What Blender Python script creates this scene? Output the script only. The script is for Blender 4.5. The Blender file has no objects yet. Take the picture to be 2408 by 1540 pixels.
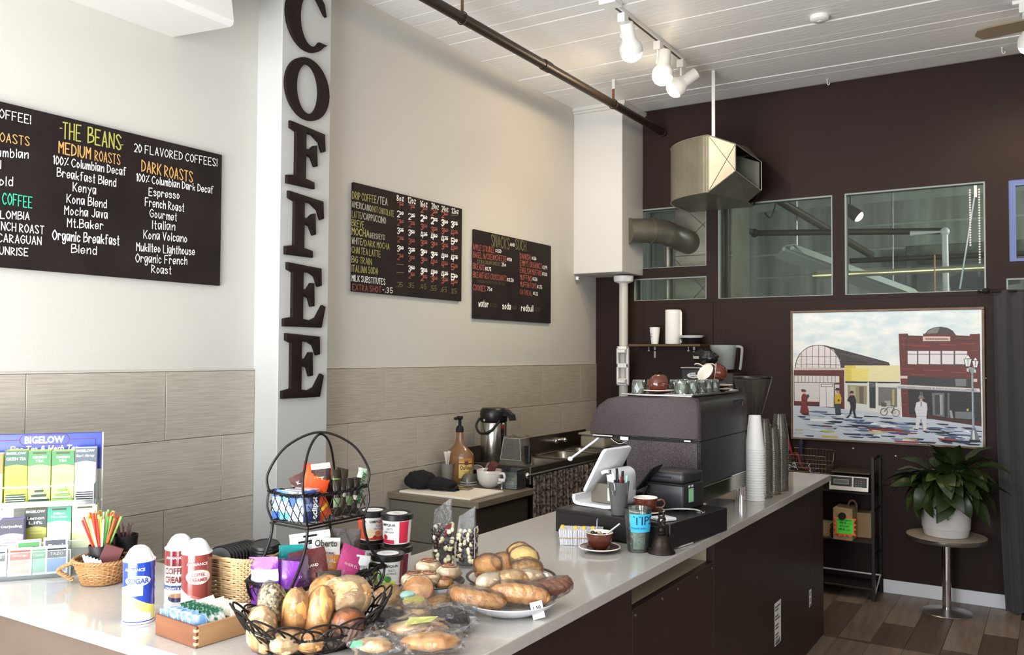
import bpy, bmesh, math, random
from mathutils import Vector, Matrix, Euler, noise
random.seed(11)
S = bpy.context.scene
COL = S.collection
PI = math.pi
# ------------------------------------------------------------------ camera, world, light, exposure
cam_d = bpy.data.cameras.new('camera')
cam_d.sensor_width = 36; cam_d.lens = 2041.41/2408*36; cam_d.clip_start = .05
cam = bpy.data.objects.new('camera', cam_d); COL.objects.link(cam)
def cam_basis(yaw, pitch, roll):
    f = Vector((-math.sin(yaw)*math.cos(pitch), math.cos(yaw)*math.cos(pitch), math.sin(pitch)))
    r = Vector((math.cos(yaw), math.sin(yaw), 0)); u = r.cross(f)
    r2 = r*math.cos(roll)+u*math.sin(roll); u2 = -r*math.sin(roll)+u*math.cos(roll)
    return r2, u2, f
_r, _u, _f = cam_basis(.5607215, .0304973, .0052084)
cam.matrix_world = Matrix(((_r.x,_u.x,-_f.x,3.29015),(_r.y,_u.y,-_f.y,0),(_r.z,_u.z,-_f.z,1.65),(0,0,0,1)))
S.camera = cam
S.view_settings.view_transform = 'Standard'; S.view_settings.look = 'None'
S.view_settings.gamma = 1; S.view_settings.use_curve_mapping = False
S.view_settings.exposure = 0.0
S.cycles.max_bounces = 10; S.cycles.transparent_max_bounces = 64; S.cycles.transmission_bounces = 8
S.cycles.caustics_reflective = False; S.cycles.caustics_refractive = False
S.cycles.sample_clamp_indirect = 6.0
W = bpy.data.worlds.new('sky'); S.world = W; W.use_nodes = True
W.node_tree.nodes['Background'].inputs[0].default_value = (.86,.93,1,1)
W.node_tree.nodes['Background'].inputs[1].default_value = 1.6
def area(name, loc, rot, sx, sy, power, col=(1,1,1)):
    d = bpy.data.lights.new(name, 'AREA'); d.shape = 'RECTANGLE'; d.size = sx; d.size_y = sy
    d.energy = power; d.color = col
    o = bpy.data.objects.new(name, d); COL.objects.link(o); o.location = loc; o.rotation_euler = rot
    return o
# daylight through the storefront windows behind the camera
area('window_light', (1.5,-.86,1.8), (PI/2,0,0), 2.8, 2.5, 192, (.89,.945,1))
area('ceiling_bounce_light', (1.5,-.84,.9), (PI/2+.85,0,0), 2.8, 1.2, 165, (1,.98,.96))  # added lamp tilted up to brighten the ceiling, standing in for ground bounce
area('side_fill_light', (5.9,.6,1.8), (PI/2,0,PI/2), 2.6, 2.2, 60, (.93,.97,1))  # unseen fill lamp before the plain right wall, which has no window
# daylight of the neighbouring room
area('next_room_light', (5.2,9.0,3.4), (0,PI*.22,0), 2.5, 3.0, 260, (.93,1,.96))

# ------------------------------------------------------------------ helpers
def lin(c):
    if isinstance(c, int): c = (c>>16&255, c>>8&255, c&255)
    o = []
    for v in c[:3]:
        v = v/255; o.append(v/12.92 if v <= .04045 else ((v+.055)/1.055)**2.4)
    return (o[0], o[1], o[2], 1)
MATS = {}
def mat(name, col=(200,200,200), rough=.5, metal=0, nz=None, bump=None, trans=0, alpha=1, emit=0, spec=.5, coat=0, attr=False, ior=1.45, sheen=0):
    """nz=(scale, col2, detail, stretch xyz, contrast) mixes a second colour; bump=(scale, strength, stretch)"""
    if name in MATS: return MATS[name]
    m = bpy.data.materials.new(name); m.use_nodes = True; N = m.node_tree.nodes; L = m.node_tree.links
    p = N['Principled BSDF']
    p.inputs['Base Color'].default_value = lin(col); p.inputs['Roughness'].default_value = rough
    p.inputs['Metallic'].default_value = metal; p.inputs['Transmission Weight'].default_value = trans
    p.inputs['Alpha'].default_value = alpha; p.inputs['Specular IOR Level'].default_value = spec
    p.inputs['Coat Weight'].default_value = coat; p.inputs['IOR'].default_value = ior
    p.inputs['Coat Roughness'].default_value = .06
    if sheen: p.inputs['Sheen Weight'].default_value = sheen
    if emit:
        p.inputs['Emission Color'].default_value = lin(col); p.inputs['Emission Strength'].default_value = emit
    tc = None
    def coord(stretch):
        nonlocal tc
        if tc is None: tc = N.new('ShaderNodeTexCoord')
        mp = N.new('ShaderNodeMapping'); mp.inputs['Scale'].default_value = stretch
        L.new(tc.outputs['Object'], mp.inputs['Vector']); return mp.outputs[0]
    base = None
    if attr:
        a = N.new('ShaderNodeAttribute'); a.attribute_name = 'Col'; base = a.outputs['Color']
        L.new(base, p.inputs['Base Color'])
    if nz:
        sc, c2, det, st, con = nz
        t = N.new('ShaderNodeTexNoise'); t.inputs['Scale'].default_value = sc; t.inputs['Detail'].default_value = det
        L.new(coord(st), t.inputs['Vector'])
        r = N.new('ShaderNodeMapRange'); r.inputs[1].default_value = .5-con; r.inputs[2].default_value = .5+con
        L.new(t.outputs['Fac'], r.inputs[0])
        mx = N.new('ShaderNodeMix'); mx.data_type = 'RGBA'
        L.new(r.outputs[0], mx.inputs[0]); mx.inputs[6].default_value = lin(col)
        if base:
            L.new(base, mx.inputs[6]); 
        mx.inputs[7].default_value = lin(c2); L.new(mx.outputs[2], p.inputs['Base Color'])
    if bump:
        sc, stg, st = bump
        t = N.new('ShaderNodeTexNoise'); t.inputs['Scale'].default_value = sc; t.inputs['Detail'].default_value = 3
        L.new(coord(st), t.inputs['Vector'])
        b = N.new('ShaderNodeBump'); b.inputs['Strength'].default_value = stg; b.inputs['Distance'].default_value = .004
        L.new(t.outputs['Fac'], b.inputs['Height']); L.new(b.outputs[0], p.inputs['Normal'])
    MATS[name] = m; return m
def glassy(name, col=(255,255,255), rough=.02, dens=.12, ior=1.3, fk=1.0, bump=0):
    """thin clear plastic or glass: mostly see-through with a surface reflection"""
    if name in MATS: return MATS[name]
    m = bpy.data.materials.new(name); m.use_nodes = True; N = m.node_tree.nodes; L = m.node_tree.links
    for n in list(N): N.remove(n)
    out = N.new('ShaderNodeOutputMaterial'); tr = N.new('ShaderNodeBsdfTransparent'); tr.inputs[0].default_value = lin(col)
    gl = N.new('ShaderNodeBsdfGlossy'); gl.inputs['Roughness'].default_value = rough; gl.inputs[0].default_value = (1,1,1,1)
    df = N.new('ShaderNodeBsdfDiffuse'); df.inputs[0].default_value = lin(col)
    fr = N.new('ShaderNodeFresnel'); fr.inputs['IOR'].default_value = ior
    m1 = N.new('ShaderNodeMixShader'); m1.inputs[0].default_value = dens
    L.new(tr.outputs[0], m1.inputs[1]); L.new(df.outputs[0], m1.inputs[2])
    if bump:
        tc = N.new('ShaderNodeTexCoord'); nz = N.new('ShaderNodeTexNoise'); nz.inputs['Scale'].default_value = bump; nz.inputs['Detail'].default_value = 4; L.new(tc.outputs['Object'], nz.inputs['Vector'])
        bp = N.new('ShaderNodeBump'); bp.inputs['Strength'].default_value = .9; bp.inputs['Distance'].default_value = .006; L.new(nz.outputs['Fac'], bp.inputs['Height']); L.new(bp.outputs[0], gl.inputs['Normal'])
    mm = N.new('ShaderNodeMath'); mm.operation = 'MULTIPLY'; mm.inputs[1].default_value = fk; L.new(fr.outputs[0], mm.inputs[0])
    m2 = N.new('ShaderNodeMixShader'); L.new(mm.outputs[0], m2.inputs[0]); L.new(m1.outputs[0], m2.inputs[1]); L.new(gl.outputs[0], m2.inputs[2])
    L.new(m2.outputs[0], out.inputs[0]); MATS[name] = m; return m

class B:
    """collects shapes; every add_* takes an optional colour for the 'Col' attribute"""
    def __init__(s): s.v=[]; s.f=[]; s.c=[]; s.m=[]; s.M=None; s.mi=0
    def raw(s, vs, fs, c=None):
        n = len(s.v)
        if s.M is not None: vs = [s.M @ Vector(v) for v in vs]
        s.v += [tuple(v) for v in vs]
        for f in fs: s.f.append([n+i for i in f]); s.c.append(c); s.m.append(s.mi)
        return s
    def box(s, lo, hi, c=None):
        x,y,z = lo; X,Y,Z = hi
        return s.raw([(x,y,z),(X,y,z),(X,Y,z),(x,Y,z),(x,y,Z),(X,y,Z),(X,Y,Z),(x,Y,Z)],
            [(3,2,1,0),(4,5,6,7),(0,1,5,4),(1,2,6,5),(2,3,7,6),(3,0,4,7)], c)
    def rbox(s, lo, hi, r=.004, seg=2, c=None):
        bm = bmesh.new(); bmesh.ops.create_cube(bm, size=1)
        for v in bm.verts: v.co = Vector([lo[i]+(v.co[i]+.5)*(hi[i]-lo[i]) for i in range(3)])
        bmesh.ops.bevel(bm, geom=bm.edges[:], offset=r, segments=seg, profile=.5, affect='EDGES')
        return s.bm(bm, c)
    def bm(s, bm, c=None):
        bm.verts.index_update(); vs = [v.co.copy() for v in bm.verts]; fs = [[v.index for v in f.verts] for f in bm.faces]
        bm.free(); return s.raw(vs, fs, c)
    def lathe(s, prof, n=24, o=(0,0,0), c=None, a0=0, a1=2*PI, cfn=None, squash=1):
        """prof: (r,z) pairs bottom to top; cfn(i) colour of band i"""
        full = abs(a1-a0-2*PI) < 1e-6; k = n if full else n+1
        vs = []
        for r,z in prof:
            for i in range(k):
                a = a0+(a1-a0)*i/n; vs.append((o[0]+r*math.cos(a), o[1]+r*math.sin(a)*squash, o[2]+z))
        for j in range(len(prof)-1):
            fs = []
            for i in range(n):
                i2 = (i+1)%k if full else i+1
                a,b,cc,d = j*k+i, j*k+i2, (j+1)*k+i2, (j+1)*k+i
                if prof[j][0] < 1e-6: fs.append((a,cc,d))
                elif prof[j+1][0] < 1e-6: fs.append((a,b,d))
                else: fs.append((a,b,cc,d))
            if j == 0: base = len(s.v); s.raw(vs, [], None)
            cj = cfn(j) if cfn else c
            for f in fs: s.f.append([base+q for q in f]); s.c.append(cj); s.m.append(s.mi)
        return s
    def cyl(s, p0, p1, r, n=12, c=None, r2=None, caps=True):
        p0,p1 = Vector(p0),Vector(p1); d = (p1-p0).normalized(); q = d.to_track_quat('Z','Y'); r2 = r if r2 is None else r2
        vs = [p0+q@Vector((r*math.cos(2*PI*i/n), r*math.sin(2*PI*i/n),0)) for i in range(n)]
        vs += [p1+q@Vector((r2*math.cos(2*PI*i/n), r2*math.sin(2*PI*i/n),0)) for i in range(n)]
        fs = [(i,(i+1)%n,n+(i+1)%n,n+i) for i in range(n)]
        if caps: fs += [tuple(range(n-1,-1,-1)), tuple(range(n,2*n))]
        return s.raw(vs, fs, c)
    def tube(s, pts, r, n=6, closed=False, c=None, rf=None):
        pts = [Vector(p) for p in pts]; m = len(pts); vs = []; fs = []
        prev = None
        for i,p in enumerate(pts):
            if closed: t = (pts[(i+1)%m]-pts[i-1]).normalized()
            else: t = (pts[min(i+1,m-1)]-pts[max(i-1,0)]).normalized()
            if prev is None:
                a = Vector((0,0,1)) if abs(t.z) < .9 else Vector((1,0,0)); u = t.cross(a).normalized()
            else: u = (prev - t*prev.dot(t)).normalized()
            prev = u; w = t.cross(u); rr = r*(rf(i/(m-1)) if rf else 1)
            for k in range(n):
                a = 2*PI*k/n; vs.append(p+(u*math.cos(a)+w*math.sin(a))*rr)
        for i in range(m if closed else m-1):
            j = (i+1)%m
            for k in range(n): fs.append((i*n+k, i*n+(k+1)%n, j*n+(k+1)%n, j*n+k))
        if not closed: fs += [tuple(range(n-1,-1,-1)), tuple((m-1)*n+k for k in range(n))]
        return s.raw(vs, fs, c)
    def sph(s, o, r, n=10, c=None, sc=(1,1,1), jit=0, seed=0, pw=2):
        m = max(4, n//2+1); vs = []; fs = []
        for j in range(m+1):
            for i in range(n):
                th = PI*j/m; ph = 2*PI*i/n
                d = Vector((math.sin(th)*math.cos(ph), math.sin(th)*math.sin(ph), math.cos(th)))
                k = 1+(jit*(noise.noise(d*2.2+Vector((seed,seed*.7,0)))+.35*noise.noise(d*6+Vector((seed,0,seed)))) if jit else 0)
                if pw != 2: k /= (abs(d.x)**pw+abs(d.y)**pw+abs(d.z)**pw)**(1/pw)
                vs.append((o[0]+d.x*r*sc[0]*k, o[1]+d.y*r*sc[1]*k, o[2]+d.z*r*sc[2]*k))
        for j in range(m):
            for i in range(n):
                i2 = (i+1)%n; a,b,cc,d = j*n+i, j*n+i2, (j+1)*n+i2, (j+1)*n+i
                if j == 0: fs.append((a,d,cc))
                elif j == m-1: fs.append((a,d,b))
                else: fs.append((a,d,cc,b))
        return s.raw(vs, fs, c)
    def prism(s, poly, z0, z1, c=None, ax='z', side=None):
        """poly in the plane across axis ax; 'x': (y,z) pairs, 'y': (x,z), 'z': (x,y)"""
        def P(a,b,h): return (h,a,b) if ax=='x' else ((a,h,b) if ax=='y' else (a,b,h))
        n = len(poly); ar = sum(poly[i][0]*poly[(i+1)%n][1]-poly[(i+1)%n][0]*poly[i][1] for i in range(n))
        if (ar < 0) != (ax=='y'): poly = poly[::-1]
        vs = [P(a,b,z0) for a,b in poly]+[P(a,b,z1) for a,b in poly]
        s.raw(vs, [tuple(range(n-1,-1,-1)), tuple(range(n,2*n))], c)
        return s.raw(vs, [(i,(i+1)%n,n+(i+1)%n,n+i) for i in range(n)], side if side is not None else c)
    def quad(s, a, b, c_, d, c=None): return s.raw([a,b,c_,d], [(0,1,2,3)], c)
    def text(s, t, w, h, fn, c=None, off=0., center=True, sp=1.0):
        """text of box w x h; fn(u,v) -> point, u 0..w, v 0..h"""
        vs, fs = text_geo(t, off, sp)
        if not vs: return s
        x0 = min(v[0] for v in vs); x1 = max(v[0] for v in vs); y0 = min(v[1] for v in vs); y1 = max(v[1] for v in vs)
        return s.raw([fn((v[0]-x0)/(x1-x0)*w, (v[1]-y0)/(y1-y0)*h) for v in vs], fs, c)
    def make(s, name, m=None, parent=None, smooth=None, loc=None, label=None, kind=None, cat=None, group=None, rz=0):
        me = bpy.data.meshes.new(name); me.from_pydata([tuple(v) for v in s.v], [], s.f)
        ms = m if isinstance(m, (list,tuple)) else [m]
        for q in ms: me.materials.append(q)
        if len(ms) > 1: me.polygons.foreach_set('material_index', s.m)
        if any(c is not None for c in s.c):
            a = me.color_attributes.new('Col', 'FLOAT_COLOR', 'CORNER'); buf = []
            cache = {}
            for f,c in zip(s.f, s.c):
                c = c if c is not None else (200,200,200)
                if c not in cache: cache[c] = lin(c)
                buf += list(cache[c])*len(f)
            a.data.foreach_set('color', buf)
        if smooth is not None:
            me.polygons.foreach_set('use_smooth', [True]*len(me.polygons)); me.set_sharp_from_angle(angle=math.radians(smooth))
        me.update()
        o = bpy.data.objects.new(name, me); COL.objects.link(o)
        if parent is not None: o.parent = parent
        if loc is not None: o.location = loc
        if rz: o.rotation_euler = (0,0,rz)
        if label: o['label'] = label
        if cat: o['category'] = cat
        if group: o['group'] = group
        if kind: o['kind'] = kind
        if parent is not None and name in ('lettering','print','bottom_ring','seam','scale_marks','crease','bright_edges','screw'): o['kind'] = 'stuff'
        return o
_tg = {}
def text_geo(t, off=0., sp=1.0):
    k = (t, off, sp)
    if k in _tg: return _tg[k]
    cu = bpy.data.curves.new('t', 'FONT'); cu.body = t; cu.size = 1; cu.resolution_u = 2; cu.offset = off; cu.space_character = sp
    o = bpy.data.objects.new('t', cu); COL.objects.link(o)
    me = bpy.data.meshes.new_from_object(o)
    r = ([tuple(v.co) for v in me.vertices], [tuple(p.vertices) for p in me.polygons])
    bpy.data.objects.remove(o); bpy.data.meshes.remove(me); bpy.data.curves.remove(cu)
    _tg[k] = r; return r
def T(name, label, cat, loc=(0,0,0), rz=0, group=None, rot=None):
    o = bpy.data.objects.new(name, None); COL.objects.link(o); o.empty_display_size = .05
    o.location = loc; o.rotation_euler = rot if rot else (0,0,rz); o['label'] = label; o['category'] = cat
    if group: o['group'] = group
    return o
def dup(root, loc, rz=None, label=None, rot=None, scale=None):
    def cp(o, par):
        c = o.copy(); COL.objects.link(c); c.parent = par
        for ch in [q for q in bpy.data.objects if q.parent == o]: cp(ch, c)
        return c
    r = cp(root, None); r.location = loc
    if rz is not None: r.rotation_euler = (0,0,rz)
    if rot is not None: r.rotation_euler = rot
    if scale is not None: r.scale = scale
    if label: r['label'] = label
    return r
def struct(name, b, m, label=None, smooth=None, parent=None):
    o = b.make(name, m, parent, smooth)
    if parent is None:
        o['kind'] = 'structure'
        if label: o['label'] = label
    return o
def smoothpts(pts, k=4, closed=False):
    """Catmull-Rom through points"""
    P = [Vector(p) for p in pts]; n = len(P); o = []
    for i in range(n if closed else n-1):
        if closed: a,b,c,d = P[i-1],P[i],P[(i+1)%n],P[(i+2)%n]
        else: a,b,c,d = P[max(i-1,0)],P[i],P[i+1],P[min(i+2,n-1)]
        for j in range(k):
            t = j/k; o.append(.5*((2*b)+(c-a)*t+(2*a-5*b+4*c-d)*t*t+(3*b-a-3*c+d)*t**3))
    if not closed: o.append(P[-1])
    return o
# ---- hand lettering: single-stroke glyphs on a grid, baseline row 2, capital top row 8
G = {'A':'02 28 42|14 34','B':'02 08|~08 38 36 05|~05 45 43 02','C':'~47 28 06 04 22 43','D':'02 08|~08 37 45 33 02','E':'48 08 02 42|05 35','F':'48 08 02|05 35',
'G':'~47 28 06 04 22 43|43 45 25','H':'02 08|42 48|05 45','I':'02 08','J':'~38 34 22 03','K':'02 08|48 04|15 42','L':'08 02 42','M':'02 08 25 48 42','N':'02 08 42 48',
'O':'~28 06 04 22 44 46 28','P':'02 08|~08 37 36 04','Q':'~28 06 04 22 44 46 28|24 42','R':'02 08|~08 37 36 04|14 42','S':'~47 28 07 25 43 22 03','T':'08 48|28 22',
'U':'~08 04 22 44 48','V':'08 22 48','W':'08 12 26 32 48','X':'02 48|08 42','Y':'08 25 48|25 22','Z':'08 48 02 42',
'a':'~36 06 03 12 24 36|36 32','b':'08 02|~05 26 34 22 02','c':'~35 16 04 12 33','d':'38 32|~35 16 04 12 33','e':'~04 34 26 05 03 12 33','f':'~38 18 16 12|06 26',
'g':'~36 06 03 12 24 36|~36 31 10 01','h':'08 02|~04 26 35 32','i':'06 02|07 08','j':'~16 11 00','k':'08 02|35 04|14 32','l':'08 02','m':'06 02|~04 16 25 22|~24 36 45 42',
'n':'06 02|~04 26 35 32','o':'~16 04 12 34 16','p':'06 00|~05 26 34 22 03','q':'36 30|~35 16 04 12 33','r':'06 02|~04 16 35','s':'~35 16 05 24 33 12 03','t':'18 12 22|06 26',
'u':'~06 03 12 34|36 32','v':'06 12 26','w':'06 12 25 32 46','x':'02 36|06 32','y':'06 24|46 10','z':'06 36 02 32',
'0':'~18 06 04 12 34 36 18','1':'07 18 12','2':'~07 18 37 35 02|02 32','3':'~07 18 37 15|~15 34 12 03','4':'18 04 44|38 32','5':'38 08 05|~05 35 33 12 03',
'6':'~38 06 03 12 34 25 04','7':'08 38 12','8':'~15 07 18 37 15 03 12 33 15','9':'~36 18 06 15 36|36 32','!':'08 04|03 02','.':'02 03','-':'05 25','/':'02 38',
'%':'02 48|07 17|33 43','(':'~18 06 04 12','=':'04 34|06 36',')':'~08 16 14 02','$':'~37 17 06 25 34 13 04|18 12','¢':'~36 16 04 13 34|27 22','+':'05 35|17 13','&':'~42 06 18 26 03 12 35'," ":''}
def hand(b, t, w, h, fn, c=None, lw=.004, c2=None, jit=0):
    """hand-painted line of text w wide with capitals h high; fn(u,v) -> point"""
    strokes = []; x = 0
    for ch in t:
        g = G.get(ch, '')
        if not g: x += 2.4; continue
        mx = 0; loc = []
        for st in g.split('|'):
            cur = st[0] == '~'; pts = [(int(p[0]), int(p[1])) for p in st.lstrip('~').split()]
            mx = max(mx, max(p[0] for p in pts)); loc.append((cur, pts))
        jy = random.uniform(-jit, jit)
        for cur, pts in loc:
            q = [(x+p[0], p[1]-2+jy) for p in pts]
            if cur and len(q) > 2: q = [(v.x, v.y) for v in smoothpts([(a,bb,0) for a,bb in q], 3)]
            strokes.append(q)
        x += mx+1.9
    tot = max(x-1.9, .5)
    if t in '-.!Il1': tot = max(tot, 1)
    sx = w/tot; sy = h/6; lw = min(lw, max(sx*1.15,h*.07))
    o_ = Vector(fn(0,0)); nrm = (Vector(fn(.001,0))-o_).cross(Vector(fn(0,.001))-o_).normalized(); ct = 0
    for q in strokes:
        pts = [Vector((a*sx, bb*sy, 0)) for a,bb in q]
        for a,d in zip(pts[:-1], pts[1:]):
            t_ = (d-a)
            if t_.length < 1e-6: continue
            t_.normalize(); nn = Vector((-t_.y, t_.x, 0))*lw/2; e = t_*lw*.35
            ct += 1; up = nrm*(.00003*(ct%24)); F = lambda p: Vector(fn(p[0],p[1]))+up
            b.quad(F(a-e-nn), F(d+e-nn), F(d+e+nn), F(a-e+nn), c)
    return b
BOARD_A = [
('COFFEE!',1.648,2.505,1.784,2.508,0.032,'w'),('ROASTS',1.652,2.417,1.781,2.424,0.033,'t'),('Columbian',1.608,2.355,1.778,2.376,0.031,'w'),('l',1.679,2.319,1.685,2.319,0.030,'w'),('Gold',1.648,2.253,1.723,2.263,0.033,'w'),('COFFEE',1.689,2.191,1.796,2.191,0.041,'g'),('COLOMBIA',1.641,2.133,1.787,2.145,0.028,'w'),('FRENCH ROAST',1.628,2.092,1.843,2.098,0.030,'w'),('NICARAGUAN',1.648,2.049,1.834,2.056,0.030,'w'),('SUNRISE',1.661,2.004,1.785,2.008,0.028,'w'),('-',1.898,2.502,1.906,2.503,0.032,'y'),('THE',1.910,2.480,1.983,2.485,0.063,'y'),('BEANS',2.014,2.486,2.157,2.483,0.061,'y'),('-',2.158,2.490,2.167,2.491,0.034,'y'),('MEDIUM',1.896,2.421,2.025,2.421,0.044,'t'),('ROASTS',2.045,2.420,2.155,2.422,0.041,'t'),('100% Columbian Decaf',1.875,2.374,2.182,2.383,0.032,'w'),('Breakfast Blend',1.891,2.328,2.138,2.329,0.033,'w'),('Kenya',1.956,2.281,2.051,2.284,0.034,'w'),('Kona Blend',1.932,2.232,2.098,2.235,0.033,'w'),('Mocha Java',1.924,2.185,2.103,2.193,0.033,'w'),('Mt.Baker',1.936,2.137,2.086,2.146,0.033,'w'),('Organic Breakfast',1.879,2.081,2.157,2.090,0.037,'w'),('Blend',1.955,2.039,2.059,2.041,0.033,'w'),('20 FLAVORED COFFEES!',2.220,2.491,2.642,2.507,0.034,'w'),('DARK ROASTS',2.256,2.415,2.510,2.410,0.047,'t'),('100% Columbian Dark Decaf',2.232,2.369,2.623,2.378,0.032,'w'),('Espresso',2.292,2.317,2.443,2.325,0.033,'w'),('French Roast',2.275,2.270,2.467,2.272,0.035,'w'),('Gourmet',2.299,2.226,2.431,2.226,0.034,'w'),('Italian',2.312,2.177,2.423,2.184,0.035,'w'),('Kona Volcano',2.271,2.131,2.486,2.138,0.035,'w'),('Mukilteo Lighthouse',2.238,2.075,2.527,2.085,0.034,'w'),('Organic French',2.236,2.028,2.488,2.039,0.035,'w'),('Roast',2.312,1.989,2.407,1.991,0.033,'w'),
]
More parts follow.
